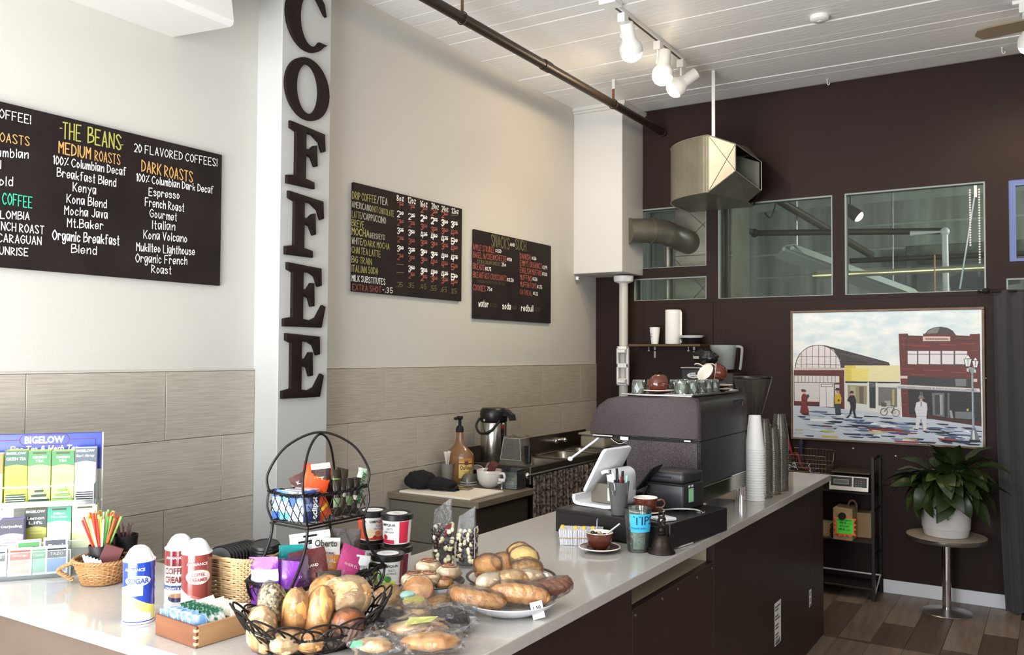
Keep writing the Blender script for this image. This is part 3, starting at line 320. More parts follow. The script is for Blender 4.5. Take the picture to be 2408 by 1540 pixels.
PAINTING = [
(6040102,[43,542,398,547,399,267,42,274]),(14078670,[48,502,363,503,364,456,47,453]),(13684173,[47,453,227,454,224,314,48,315]),(5515302,[46,315,224,314,224,281,46,282]),(14342360,[229,453,329,451,328,281,226,281]),(13158605,[332,443,364,444,364,353,333,352]),(6908275,[73,498,77,498,77,453,73,453]),(6908275,[98,498,102,499,102,454,98,454]),(6908275,[124,499,128,499,127,455,123,455]),(6908275,[149,499,153,499,153,455,149,455]),(6908275,[175,500,179,500,178,456,174,456]),(6908275,[200,500,204,500,204,456,200,456]),(6908275,[229,501,233,501,233,457,229,457]),(6908275,[256,501,260,501,260,457,256,457]),(6908275,[283,502,287,502,287,458,283,458]),(6908275,[310,502,314,502,313,459,310,459]),(6908275,[334,503,338,503,338,459,334,459]),(5921376,[236,445,319,447,319,426,236,424]),(14802654,[240,441,315,443,315,430,240,428]),(7237236,[271,425,274,425,276,280,273,280]),(7237236,[325,451,329,451,328,281,324,280]),(6250340,[47,455,363,458,363,454,47,450]),(4077112,[250,727,280,721,695,605,702,585,380,562,371,622,326,693]),(4604490,[379,561,378,583,374,604,368,625,358,645,347,663,333,679,317,694,300,706,281,716,261,723,240,727,219,728,197,727,176,723,156,716,136,706,118,693,102,678,87,662,75,643,65,623,58,601,53,579,52,557]),(14603990,[373,563,372,584,368,604,362,624,353,643,342,660,329,676,314,690,297,702,279,711,259,718,239,722,219,724,198,722,178,718,158,711,139,702,122,690,106,676,92,659,80,641,71,622,64,601,60,580,58,559]),(6317168,[97,665,101,665,100,559,96,559]),(6317168,[135,699,139,699,138,560,134,560]),(6317168,[177,718,181,718,180,560,177,560]),(6317168,[221,724,225,724,224,561,220,561]),(6317168,[263,717,267,717,266,561,262,561]),(6317168,[301,699,305,699,304,562,300,562]),(6317168,[340,663,344,664,343,562,339,562]),(6317168,[83,646,353,644,353,640,83,642]),(6317168,[61,589,371,586,371,582,61,585]),(13483700,[43,558,398,559,398,547,43,545]),(6050904,[372,666,491,654,491,652,372,662]),(6050904,[399,656,516,647,516,645,399,653]),(6050904,[426,647,541,641,541,638,426,644]),(6050904,[453,638,566,634,566,631,453,635]),(6050904,[479,628,591,627,591,625,479,625]),(6050904,[506,619,616,620,616,618,506,616]),(6050904,[532,610,640,613,640,611,532,607]),(6050904,[559,601,665,607,665,604,559,598]),(6050904,[585,592,689,600,689,598,585,589]),(14867626,[400,581,763,585,763,472,404,467]),(14074972,[400,581,476,582,478,468,404,467]),(14997112,[446,560,564,561,556,476,446,473]),(2368556,[404,467,765,470,765,461,404,455]),(13685453,[404,453,772,457,770,232,405,268]),(9735272,[421,441,550,438,549,306,421,319]),(11184780,[438,434,475,435,474,333,437,332]),(6315094,[497,431,528,432,527,311,500,314]),(3159098,[565,456,607,457,606,282,566,283]),(5659746,[568,452,604,453,604,429,568,428]),(7368300,[625,432,747,430,746,296,624,303]),(11577946,[715,417,729,418,728,307,714,310]),(10528165,[664,335,703,337,703,302,664,302]),(14145492,[553,464,565,464,566,258,555,259]),(14145492,[607,463,619,463,622,257,607,258]),(4603970,[926,804,948,830,983,846,1023,850,1064,842,1097,821,1118,787,1016,784]),(7895670,[948,823,983,843,1017,846,1003,807,934,804]),(6434858,[759,805,818,805,821,792,914,789,914,804,1087,800,1120,791,1196,787,1199,798,1257,800,1261,187,777,225]),(3813938,[803,801,818,801,817,694,802,694]),(4863538,[816,789,1195,782,1195,774,816,782]),(4075566,[809,751,1247,757,1247,751,809,745]),(9189940,[774,778,816,775,816,769,774,771]),(9189940,[781,732,844,729,844,723,781,725]),(9189940,[844,725,954,722,954,715,844,717]),(9189940,[1016,732,1109,729,1109,723,1015,724]),(9189940,[1149,739,1228,736,1228,730,1149,732]),(9189940,[780,625,801,622,801,616,780,618]),(9189940,[780,564,863,562,863,556,780,557]),(9189940,[912,558,1034,557,1034,551,912,551]),(9189940,[1081,546,1174,544,1174,538,1081,538]),(9189940,[835,527,925,525,925,519,835,519]),(9189940,[1201,695,1247,692,1247,686,1201,687]),(9189940,[1207,585,1246,582,1246,576,1207,577]),(9189940,[782,396,810,394,810,388,782,389]),(9189940,[778,320,809,318,809,312,778,312]),(14335668,[912,784,1080,783,1080,753,912,753]),(11177090,[927,773,1066,772,1066,763,927,764]),(5524564,[812,690,1184,687,1182,590,813,593]),(14605022,[816,662,875,661,874,593,816,595]),(14868704,[816,685,875,684,875,665,816,666]),(14605022,[883,662,949,661,948,594,882,596]),(14868704,[883,685,949,685,949,666,883,666]),(14605022,[957,663,1020,662,1020,595,956,597]),(14868704,[957,685,1020,685,1020,666,957,667]),(14605022,[1030,663,1100,662,1099,596,1030,597]),(14868704,[1031,686,1100,685,1100,666,1030,667]),(14605022,[1109,663,1180,662,1179,597,1108,598]),(14868704,[1109,686,1180,685,1180,667,1109,667]),(14468286,[764,512,813,513,813,495,764,494]),(14468286,[1189,500,1238,501,1238,481,1191,480]),(3684410,[816,510,1206,500,1205,445,815,447]),(7764604,[1107,498,1173,499,1173,451,1110,450]),(2762794,[817,420,1257,410,1258,198,823,246]),(5527642,[890,407,910,406,908,249,890,256]),(6843502,[965,401,1040,401,1041,225,970,229]),(3948096,[982,387,1012,388,1015,254,984,252]),(9871008,[1012,388,1029,388,1030,254,1014,254]),(7896704,[974,244,1041,240,1041,219,974,224]),(6317160,[1060,404,1073,404,1071,226,1059,226]),(7238776,[1105,280,1204,280,1203,232,1105,235]),(9870496,[1072,286,1085,286,1095,227,1078,227]),(13155930,[1175,301,1186,301,1185,286,1174,286]),(4596770,[826,250,957,251,1255,213,1260,191,825,227]),(13487562,[740,453,1252,437,1256,415,742,430]),(9871540,[740,432,1254,417,1254,412,740,426]),(12240082,[42,282,224,281,399,269,555,259,770,230,964,222,1262,187,1268,50,41,53]),(2502218,[788,86,853,88,917,87,904,75,840,73]),(5531788,[1027,149,1091,150,1155,149,1142,143,1078,142]),(7900325,[613,133,650,134,687,133,679,123,643,122]),(3951728,[542,81,575,82,608,81,602,73,569,72]),(2502218,[219,230,283,231,345,229,333,223,270,223]),(7900325,[955,164,1031,165,1105,164,1090,157,1015,156]),(10531012,[694,179,756,180,818,179,805,166,744,165]),(15133420,[414,212,459,213,504,212,495,205,450,204]),(5531788,[1002,105,1056,107,1109,106,1098,95,1045,94]),(2502218,[1004,147,1051,148,1098,147,1089,138,1042,137]),(3951728,[538,153,594,155,649,153,638,145,583,144]),(13489888,[103,73,139,75,174,74,167,66,132,65]),(5531788,[467,142,512,143,556,142,547,130,503,129]),(5531788,[1047,65,1069,67,1091,66,1087,60,1065,59]),(15133420,[430,209,472,211,514,209,506,202,464,202]),(10531012,[1193,170,1221,171,1249,170,1244,158,1215,157]),(1974832,[85,189,158,190,230,189,216,180,143,180]),(2502218,[115,248,200,249,283,247,266,237,183,237]),(1974832,[1176,156,1220,158,1264,157,1255,145,1212,144]),(1974832,[573,85,604,86,635,85,629,77,598,76]),(15133420,[1171,113,1215,115,1260,113,1251,103,1206,102]),(1974832,[615,194,692,195,767,193,752,182,676,181]),(5531788,[793,158,844,159,894,158,884,152,834,151]),(15133420,[124,185,201,187,276,185,261,175,185,174]),(15133420,[490,178,556,180,622,178,609,169,543,168]),(15133420,[1151,155,1189,156,1228,155,1220,144,1182,143]),(5531788,[446,188,485,189,525,188,517,178,477,178]),(1974832,[471,97,534,99,596,98,583,86,521,85]),(3951728,[670,187,724,188,777,187,766,175,713,175]),(10531012,[394,123,421,124,449,123,443,114,416,113]),(2502218,[417,76,475,78,531,77,520,69,463,68]),(2502218,[245,129,296,131,348,130,337,122,286,121]),(1974832,[1182,153,1223,154,1264,153,1256,141,1215,141]),(3951728,[629,148,684,150,739,148,728,140,673,139]),(15133420,[751,74,787,76,822,75,815,69,779,68]),(1974832,[1043,85,1112,87,1180,86,1167,77,1098,76]),(5531788,[778,131,805,132,831,131,826,123,799,122]),(1974832,[1003,78,1047,79,1091,78,1082,68,1038,67]),(3951728,[241,163,289,165,337,163,327,156,279,155]),(1974832,[476,227,554,228,631,226,616,219,538,219]),(3951728,[445,126,522,128,598,126,583,117,507,116]),(1974832,[405,161,488,162,571,161,555,148,472,147]),(15133420,[756,162,821,164,886,162,873,154,808,154]),(13489888,[640,142,679,144,717,142,710,136,671,135]),(15133420,[350,230,375,231,400,229,395,221,370,220]),(1974832,[347,241,400,242,453,240,442,231,390,231]),(3951728,[1184,101,1220,102,1255,101,1248,92,1212,91]),(2502218,[65,206,97,208,130,206,123,195,91,194]),(15133420,[608,97,651,99,695,97,686,88,643,87]),(10531012,[710,194,773,195,834,193,822,183,760,182]),(13489888,[960,113,1005,115,1049,114,1040,103,996,102]),(15133420,[1046,115,1114,117,1181,115,1167,105,1100,104]),(15133420,[609,164,677,166,744,164,731,158,663,158]),(13489888,[817,162,866,163,914,162,905,155,856,154]),(7900325,[1167,120,1216,121,1264,120,1254,111,1206,110]),(10531012,[376,240,404,242,432,240,426,228,398,227]),(2502218,[1173,87,1218,88,1263,87,1254,81,1209,80]),(1974832,[780,190,849,191,918,189,905,177,835,177]),(7900325,[1109,106,1138,108,1166,106,1160,98,1132,97]),(3951728,[100,187,131,188,161,187,155,180,124,180]),(13489888,[921,173,992,175,1063,173,1049,165,978,164]),(1974832,[637,149,716,151,793,149,778,143,700,142]),(7900325,[728,165,789,166,850,165,838,152,777,151]),(1974832,[371,196,429,197,486,195,474,184,417,183]),(2502218,[992,121,1062,123,1130,121,1116,113,1048,112]),(13489888,[824,112,850,113,876,112,871,106,845,105]),(2502218,[341,149,419,151,497,149,482,141,404,140]),(7900325,[697,79,741,80,785,79,776,67,732,66]),(10531012,[928,73,953,75,979,73,974,65,948,64]),(10531012,[479,178,516,180,553,178,546,168,509,167]),(5531788,[507,163,574,164,641,163,627,155,561,154]),(3951728,[669,120,726,122,783,120,772,109,715,108]),(1974832,[92,223,128,224,164,222,157,213,121,212]),(10531012,[940,138,961,140,981,138,977,127,957,126]),(10531012,[443,203,494,204,545,202,535,192,484,191]),(3951728,[1057,111,1104,112,1150,111,1141,105,1095,104]),(5531788,[843,77,865,79,888,78,884,70,861,69]),(2502218,[1130,87,1188,89,1246,88,1234,79,1177,78]),(2502218,[968,132,1007,134,1045,132,1037,125,999,124]),(5531788,[295,213,320,214,344,213,339,207,315,206]),(3951728,[853,156,884,158,916,156,909,150,878,149]),(10531012,[249,127,287,128,326,127,318,114,280,113]),(1974832,[903,138,940,140,976,138,968,129,932,129]),(13489888,[475,229,503,230,531,229,525,217,497,216]),(15133420,[113,250,153,251,192,250,184,241,145,240]),(2502218,[1019,101,1065,102,1110,101,1101,90,1056,89]),(5531788,[269,176,325,178,380,176,369,166,313,166]),(10531012,[140,133,211,135,282,133,268,124,197,123]),(3951728,[730,115,774,117,817,115,809,105,765,104]),(1974832,[218,104,273,106,327,105,316,97,262,96]),(7900325,[208,211,236,213,265,211,259,205,231,204]),(5531788,[386,196,440,198,493,196,482,185,429,184]),(2502218,[1075,88,1099,90,1123,88,1118,80,1094,79]),(2502218,[1086,78,1143,80,1199,79,1187,70,1131,68]),(1974832,[905,159,966,160,1027,159,1015,147,954,147]),(2502218,[440,216,482,217,523,216,515,206,474,206]),(1974832,[125,146,199,148,272,146,258,140,184,139]),(10531012,[1012,155,1057,156,1102,155,1093,143,1048,142]),(1974832,[202,189,239,190,275,188,268,181,231,181]),(13489888,[904,131,930,132,956,131,951,124,925,123]),(7900325,[945,136,991,137,1036,136,1027,128,981,127]),(1974832,[604,147,652,149,700,147,691,136,643,135]),(1974832,[619,219,671,221,722,219,711,212,660,212]),(5531788,[111,248,200,248,287,246,269,236,182,236]),(5531788,[525,185,560,187,595,185,588,178,553,177]),(1974832,[945,139,1011,140,1075,139,1062,128,997,127]),(7900325,[1026,96,1095,98,1162,97,1149,88,1081,87]),(7900325,[638,198,662,199,686,198,681,191,657,191]),(3951728,[980,120,1043,122,1106,121,1093,112,1030,111]),(1974832,[984,194,1026,195,1068,194,1059,185,1018,184]),(13489888,[998,104,1019,106,1040,104,1036,95,1015,94]),(2502218,[701,139,764,141,826,140,814,128,751,127]),(7900325,[691,152,761,154,829,152,815,142,747,141]),(10531012,[396,234,424,235,451,233,445,225,418,225]),(3951728,[423,180,504,182,584,180,568,169,488,168]),(1974832,[840,66,917,68,993,67,978,56,902,55]),(5531788,[769,136,824,137,878,136,867,130,813,129]),(1974832,[1169,124,1217,126,1264,124,1254,119,1207,118]),(5531788,[930,168,981,170,1032,168,1022,158,971,157]),(3951728,[181,147,250,148,318,147,304,136,236,135]),(2502218,[310,203,352,205,394,203,386,193,344,192]),(10531012,[142,222,192,223,243,221,233,210,182,210]),(15133420,[553,135,601,137,649,135,639,123,591,122]),(15133420,[151,189,233,190,314,189,298,179,217,179]),(5531788,[721,182,778,184,835,182,824,175,767,174]),(3951728,[906,138,930,139,954,138,949,127,925,126]),(1974832,[281,180,334,182,387,180,376,167,323,167]),(3951728,[1028,175,1075,176,1122,175,1112,168,1065,167]),(5531788,[457,98,502,100,547,99,538,89,493,88]),(1974832,[1001,85,1067,87,1132,86,1119,74,1053,72]),(5531788,[1058,129,1127,130,1195,129,1181,118,1113,117]),(10531012,[503,110,553,112,604,110,594,99,543,98]),(2502218,[1135,176,1181,178,1226,176,1217,164,1171,163]),(13489888,[135,114,209,116,282,114,268,106,194,105]),(13489888,[1195,150,1230,152,1264,150,1257,142,1223,142]),(3951728,[811,193,877,194,942,192,929,186,864,185]),(3951728,[671,154,696,155,720,154,715,146,691,146]),(10531012,[227,144,313,146,398,144,381,135,296,134]),(1974832,[1043,129,1077,131,1111,129,1104,123,1070,122]),(3951728,[488,196,511,198,534,196,529,187,506,187]),(3951728,[111,69,149,71,187,70,180,60,142,59]),(1974832,[1149,68,1202,70,1254,69,1244,60,1191,59]),(1974832,[525,147,595,149,664,147,650,137,581,136]),(9185322,[543,142,780,142,768,126,567,128]),(12888636,[554,122,677,122,671,115,566,116]),(9842222,[719,65,887,66,879,53,736,54]),(11186246,[239,110,330,110,326,97,248,98]),(12888134,[238,74,353,74,347,60,250,60]),(11025458,[996,96,1117,96,1111,86,1008,86]),(11841626,[769,84,873,84,868,76,779,77]),(7219248,[239,146,315,145,312,136,246,136]),(9840684,[734,124,874,123,867,115,748,117]),(13812846,[569,117,655,117,651,110,577,111]),(1976404,[383,97,510,98,503,86,396,87]),(1844816,[634,95,734,95,729,87,644,88]),(8005160,[106,369,131,368,145,342,139,322,137,298,152,242,151,229,86,230,99,296,98,345]),(3939872,[97,230,152,229,149,221,99,220]),(13475980,[128,380,126,372,121,368,115,368,111,372,109,379,111,386,116,391,121,391,126,387]),(7873576,[96,400,109,405,131,397,133,386,101,384]),(3294800,[154,355,153,347,148,342,142,342,137,346,136,354,137,362,142,366,148,367,153,362]),(5905954,[109,321,139,320,139,314,109,314]),(13018152,[337,374,370,377,379,349,376,306,333,304,330,352]),(3030086,[333,304,371,306,374,236,361,233,335,236]),(2235938,[336,237,374,236,377,226,339,224]),(12487790,[364,392,362,385,357,380,350,379,345,384,343,392,345,400,350,405,357,405,362,400]),(2893868,[335,409,370,408,372,401,334,401]),(3945010,[341,420,363,419,366,407,340,408]),(3943464,[366,329,365,325,361,322,357,322,353,324,352,329,354,334,357,337,361,337,365,334]),(2367524,[437,368,466,369,477,333,476,286,470,254,478,216,481,208,465,207,453,262,436,222,423,205,406,209,429,229,440,285,433,324,415,331]),(12487795,[455,381,453,373,448,369,442,369,436,373,435,380,437,388,442,392,448,393,453,388]),(2630180,[432,388,463,391,463,384,433,382]),(2630180,[439,399,458,400,460,389,438,388]),(13684952,[868,331,888,340,909,341,933,329,937,288,930,239,932,198,929,145,910,140,901,211,892,218,881,150,861,148,866,217,868,240,858,285]),(9868962,[892,220,898,220,905,144,910,140,907,159]),(15527150,[891,341,906,341,900,305]),(3288636,[895,335,902,335,900,305,896,307]),(9868960,[868,238,930,239,930,236,868,235]),(12886166,[907,350,905,343,901,338,895,337,890,342,888,349,890,357,895,362,901,362,905,358]),(7895158,[877,367,920,367,920,360,877,360]),(7895158,[885,381,910,382,913,367,884,366]),(3288626,[855,150,878,150,875,144,853,144]),(3288626,[908,141,932,142,930,135,910,135]),(3289138,[686,261,684,251,681,252,682,261]),(3289138,[684,251,679,242,676,245,681,252]),(3289138,[679,242,671,236,669,239,676,245]),(3289138,[671,236,661,234,661,237,669,239]),(3289138,[661,234,652,235,653,239,661,237]),(3289138,[652,235,644,241,647,243,653,239]),(3289138,[644,241,639,249,642,250,647,243]),(3289138,[639,249,637,259,641,259,642,250]),(3289138,[637,259,639,269,642,268,641,259]),(3289138,[639,269,644,278,647,275,642,268]),(3289138,[644,278,652,284,654,280,647,275]),(3289138,[652,284,662,286,662,282,654,280]),(3289138,[662,286,671,284,670,281,662,282]),(3289138,[671,284,679,279,676,276,670,281]),(3289138,[679,279,684,271,681,269,676,276]),(3289138,[684,271,686,261,682,261,681,269]),(3289138,[762,257,760,247,757,248,759,257]),(3289138,[760,247,755,238,753,240,757,248]),(3289138,[755,238,747,232,746,235,753,240]),(3289138,[747,232,737,229,737,233,746,235]),(3289138,[737,229,728,231,729,234,737,233]),(3289138,[728,231,720,236,722,239,729,234]),(3289138,[720,236,715,245,718,246,722,239]),(3289138,[715,245,713,255,716,255,718,246]),(3289138,[713,255,715,265,718,264,716,255]),(3289138,[715,265,720,274,723,272,718,264]),(3289138,[720,274,728,280,730,277,723,272]),(3289138,[728,280,738,283,738,279,730,277]),(3289138,[738,283,747,281,746,277,738,279]),(3289138,[747,281,755,275,753,273,746,277]),(3289138,[755,275,761,267,757,265,753,273]),(3289138,[761,267,762,257,759,257,757,265]),(3945006,[660,262,685,294,688,291,663,259]),(3945006,[685,294,724,291,727,288,688,291]),(3945006,[724,291,738,257,740,254,727,288]),(3945006,[706,256,724,291,727,288,709,253]),(3945006,[685,294,706,256,709,253,688,291]),(3945006,[706,256,738,256,740,253,709,253]),(3945006,[724,291,728,303,731,300,727,288]),(6050876,[641,324,678,324,675,296,645,297]),(7897742,[1203,526,1216,526,1221,153,1206,153]),(11844804,[1206,526,1210,526,1213,154,1209,153]),(7239294,[1203,174,1226,173,1249,96,1192,96]),(14146782,[1209,159,1217,160,1223,98,1206,98]),(1974832,[1188,96,1252,96,1252,83,1187,85]),(9213600,[1187,580,1227,573,1213,526,1207,526]),(13488852,[1177,569,1190,570,1190,546,1177,549]),(13488852,[1221,563,1232,563,1232,541,1221,542]),(3289654,[1160,632,1210,632,1199,579,1170,579]),(14870248,[1164,631,1206,631,1196,584,1173,583]),(3947582,[1165,633,1205,634,1185,660]),(15527662,[1170,636,1199,637,1185,659]),(4606028,[1183,629,1187,629,1186,588,1183,588]),(3289654,[1208,619,1250,619,1241,575,1217,574]),(14870248,[1211,618,1247,618,1238,578,1219,578]),(3947582,[1213,620,1246,621,1229,643]),(15527662,[1217,623,1241,623,1229,642]),(4606028,[1227,619,1231,619,1230,582,1227,582]),
]
# ------------------------------------------------------------------ materials shared by many things
M_print = mat('printed_card', rough=.45, attr=True)
M_gloss = mat('printed_gloss', rough=.18, attr=True, coat=.4)
M_foil = mat('foil_wrap', rough=.24, attr=True, bump=(60,.5,(1,1,1)), coat=.3)
M_wall = mat('grey_wall_paint', (196,193,186), .55, bump=(90,.08,(1,1,1)))
M_white = mat('white_paint', (226,225,222), .4)
M_ceil = mat('white_ceiling_gloss_paint', (238,237,235), .42, bump=(8,.5,(1,6,1)), spec=.5)
M_brown = mat('brown_wall_paint', (46,29,26), .6, spec=.25, nz=(1.5,(40,27,25),2,(1,1,1),.3))
M_black = mat('black_plastic', (22,20,21), .35)
M_blackm = mat('matt_black', (17,15,16), .75)
M_steel = mat('brushed_steel', (170,168,164), .28, 1)
M_chrome = mat('chrome', (225,225,228), .08, 1)
M_whitep = mat('white_plastic', (232,232,235), .28)
M_glass = glassy('clear_plastic', (240,244,244), .05, .07, 1.35)
M_glass2 = glassy('clear_glass', (236,242,240), .01, .05, 1.5)
M_wire = mat('black_wrought_wire', (26,22,21), .38, .4)
H = 3.632; YB = 6.568
# ------------------------------------------------------------------ floor of long vinyl planks
fl = struct('floor', B().box((-.2,-2.4,-.1),(6.2,YB+.1,-.004)), mat('floor_joint', (38,32,29), .8), 'grey brown wood-look plank floor')
FM = [mat('floor_plank_%s'%k, c1, .42, nz=(9,c2,6,(3.2,.35,1),.22), bump=(30,.15,(5,.4,1))) for k,c1,c2 in
      (('umber',(132,114,101),(100,85,75)),('taupe',(140,122,108),(108,93,82)),('ash',(150,133,118),(118,102,90)))]
pl = {}
for k in range(3): pl[k] = B().rbox((0,0,-.004),(.1785,1.217,.003),.0012,1).make('plank', FM[k], fl)
first = {0:1,1:1,2:1}
for i in range(34):
    off = (i*.437)%1.22
    for j in range(-1,8):
        k = random.choice((0,0,1,1,2)); 
        if first[k]: o = pl[k]; first[k] = 0
        else: o = pl[k].copy(); COL.objects.link(o)
        y = -2.3+j*1.22+off
        if y+1.22 > YB: y = YB-1.22 if y < YB-.3 else None
        if y is None or y < -2.4: bpy.data.objects.remove(o) if o is not pl[k] else None; continue
        o.location = (.02+i*.18, y, 0)
# ------------------------------------------------------------------ ceiling of painted boards (they run across the room)
ce = struct('ceiling', B().box((-.2,-2.4,H+.012),(6.2,YB+.1,H+.15)), mat('ceiling_joint', (190,188,184), .6), 'white painted board ceiling')
cb = None
for j in range(74):
    y = -2.36+j*.1216
    if y+.1216 > YB+.02: break
    if cb is None:
        o = cb = B().rbox((0,.0004,H+.0005),(6.2,.1212,H+.02),.0009,1).make('ceiling_board', M_ceil, ce)
    else: o = cb.copy(); COL.objects.link(o)
    o.location = (0, y, random.uniform(-.0008,.0008)); o.rotation_euler = (random.uniform(-.003,.003),0,0)
    o.location.z -= o.rotation_euler.x*0
# ------------------------------------------------------------------ left wall with stone-look tiles below a painted field
wl = struct('wall_left', B().box((-.15,-2.4,0),(-.0,YB+.12,H+.1)), M_wall, 'pale grey painted wall with tiled lower part')
MT = mat('linear_stone_tile', (190,183,170), .35, nz=(14,(154,146,133),5,(1,.5,14),.3), bump=(14,.22,(1,.5,14)))
MT2 = mat('linear_stone_tile_pale', (195,188,175), .35, nz=(14,(160,152,139),5,(1,.45,15),.3), bump=(14,.22,(1,.5,14)))
TZ = 1.566; th = .3; tw = .605; tiles = {}
B().box((.0,-2.3,.0),(.004,YB-.002,TZ-.001)).make('grout', mat('tile_grout', (140,135,126), .8), wl)
for r in range(6):
    z1 = TZ-r*th; z0 = max(z1-th, .002)
    for y00,ya,yb_ in ((2.40,-1.3,2.893),(3.245,3.22,YB-.003)):
        j0 = y00+(.302 if r%2 else 0)-tw*8
        for q in range(22):
            a = max(j0+q*tw, ya)+.0012; bb = min(j0+(q+1)*tw, yb_)-.0012
            if bb-a < .02: continue
            if z1 < .75 and yb_ < 3: continue
            key = (round(bb-a,3), round(z1-z0,3), r%2)
            if key not in tiles:
                o = B().rbox((.002,0,0),(.011,bb-a,z1-z0-.0024),.0015,1).make('tile', (MT,MT2)[r%2], wl); tiles[key] = o
            else: o = tiles[key].copy(); COL.objects.link(o)
            o.location = (random.uniform(-.0006,.0006), a, z0+.0012)
B().rbox((.0,-2.2,TZ),(.0135,YB-.002,TZ+.006),.002,1).make('edge_trim', mat('tile_edge', (196,190,178), .4), wl)
# lower dado along the wall near the counter
struct('trim_1', B().rbox((.0115,-2.2,0),(.03,2.885,.762),.004,2), mat('beige_dado', (176,164,142), .5, nz=(6,(164,152,132),3,(1,1,1),.3)), 'beige board along the foot of the left wall')
# pilaster that carries the COFFEE letters
struct('trim_2', B().rbox((-.01,2.893,0),(.165,3.225,H+.005),.004,1), mat('pilaster_paint',(184,184,181),.5), 'grey painted pilaster on the left wall')
# boxed column in the far corner with its little cornice
struct('trim_3', B().rbox((-.01,6.17,2.296),(.425,YB+.01,H+.005),.004,1).box((-.01,6.155,3.585),(.445,YB,H+.003)).box((-.01,6.14,3.605),(.46,YB,H+.003)), mat('column_paint',(208,206,202),.5), 'grey boxed column hanging in the far left corner')
# ------------------------------------------------------------------ brown back wall with its row of inner windows
wins = [(.345,.965,2.352,2.842,'window_1'),(.345,.965,2.090,2.272,'window_2'),(1.056,1.915,2.088,2.822,'window_3'),(1.997,2.895,2.088,2.824,'window_4'),(3.03,3.60,2.275,2.816,'window_5'),(3.01,3.60,2.088,2.166,'window_6')]
def grid_wall(x0,x1,z0,z1,holes,y0,y1):
    b = B(); xs = sorted({x0,x1}|{h[0] for h in holes}|{h[1] for h in holes}); zs = sorted({z0,z1}|{h[2] for h in holes}|{h[3] for h in holes})
    for a,c in zip(xs[:-1],xs[1:]):
        run = None
        for d,e in zip(zs[:-1],zs[1:]):
            cx,cz = (a+c)/2,(d+e)/2
            hole = any(h[0]<cx<h[1] and h[2]<cz<h[3] for h in holes)
            if not hole: run = (run[0] if run else d, e)
            if hole or e == zs[-1]:
                if run: b.box((a,y0,run[0]),(c,y1,run[1])); run = None
    return b
wb = struct('wall_back', grid_wall(-.15,6.2,0,H+.02,wins,YB,YB+.14), M_brown, 'dark brown wall with inner windows and peg board')
# pegboard panels fixed on the wall below the windows (holes are 4 mm dots of the material)
def peg_material():
    m = mat('pegboard', (52,38,37), .6, spec=.25); N = m.node_tree.nodes; L = m.node_tree.links; p = N['Principled BSDF']
    tc = N.new('ShaderNodeTexCoord'); sp = N.new('ShaderNodeSeparateXYZ'); L.new(tc.outputs['Object'], sp.inputs[0])
    def M(op,a,b=None,v=None):
        n = N.new('ShaderNodeMath'); n.operation = op; L.new(a, n.inputs[0])
        if b is not None: L.new(b, n.inputs[1])
        if v is not None: n.inputs[1].default_value = v
        return n.outputs[0]
    d = []
    for ax in ('X','Z'):
        u = M('MULTIPLY', sp.outputs[ax], v=1/.038); u = M('FRACT', u); u = M('SUBTRACT', u, v=.5); d.append(M('MULTIPLY', u, u))
    r = M('SQRT', M('ADD', d[0], d[1])); k = M('LESS_THAN', r, v=.105)
    mx = N.new('ShaderNodeMix'); mx.data_type = 'RGBA'; L.new(k, mx.inputs[0]); mx.inputs[6].default_value = lin((45,30,27)); mx.inputs[7].default_value = lin((16,12,12))
    L.new(mx.outputs[2], p.inputs['Base Color']); return m
MP = peg_material()
B().rbox((.44,YB-.008,.75),(1.020,YB+.001,2.062),.002,1).make('peg_panel', MP, wb)
B().rbox((1.024,YB-.008,.75),(3.05,YB+.001,2.062),.002,1).make('peg_panel', MP, wb)
B().box((.43,YB-.012,2.06),(6.2,YB+.001,2.084)).make('ledge', M_brown, wb)
struct('baseboard_back', B().rbox((2.243,YB-.014,0.003),(6.2,YB,.094),.003,2), mat('baseboard_white',(226,230,236),.35), 'white baseboard at the foot of the brown wall')
M_frame = mat('dark_window_frame', (58,43,41), .45); M_sash = mat('pale_window_bead', (150,158,152), .4)
def window_frame(x0,x1,z0,z1,nm,mm,lab,pane=True,w=.012,mf=None):
    b = B(); y0 = YB+.012; y1 = YB+.05; mf = mf or M_sash
    b.box((x0,y0,z0),(x0+w,y1,z1)); b.box((x1-w,y0,z0),(x1,y1,z1)); b.box((x0+w,y0,z0),(x1-w,y1,z0+w*.5)); b.box((x0+w,y0,z1-w),(x1-w,y1,z1))
    o = struct(nm, b, mf, lab)
    if pane: B().box((x0+w,YB+.028,z0+w*.5),(x1-w,YB+.032,z1-w)).make('pane', glassy('window_pane', (240,245,241), .0, .015, 1.10), o)
    return o
labs = ['small upper inner window where the metal ducts pass','small lower inner window beside the white pipe','middle inner window above the peg board','large inner window with the bead chains','blue framed opening at the right edge','low opening under the blue framed window']
for (x0,x1,z0,z1,nm),lb in zip(wins,labs):
    window_frame(x0,x1,z0,z1,nm,None,lb,pane=nm not in('window_1',),w=.04 if nm=='window_5' else .011,mf=mat('blue_frame',(96,112,170),.4) if nm=='window_5' else None)
# remaining walls of the room (behind and beside the camera)
struct('wall_right', B().box((6.2,-2.4,0),(6.35,YB+.1,H+.1)), mat('right_wall_paint',(170,160,150),.7), 'plain wall on the right')
fr = grid_wall(-.15,6.35,0,H+.1,[(.05,3.0,.45,3.05,'')],-.82,-.7)
struct('wall_front', fr, M_wall, 'storefront wall with a wide window')
fm = B()
for x in (.05,1.48,2.93): fm.box((x,-.80,.45),(x+.07,-.73,3.05))
fm.box((.05,-.8,.45),(3.0,-.73,.51)); fm.box((.05,-.8,2.98),(3.0,-.73,3.05))
struct('window_7', fm, M_white, 'storefront window frame')
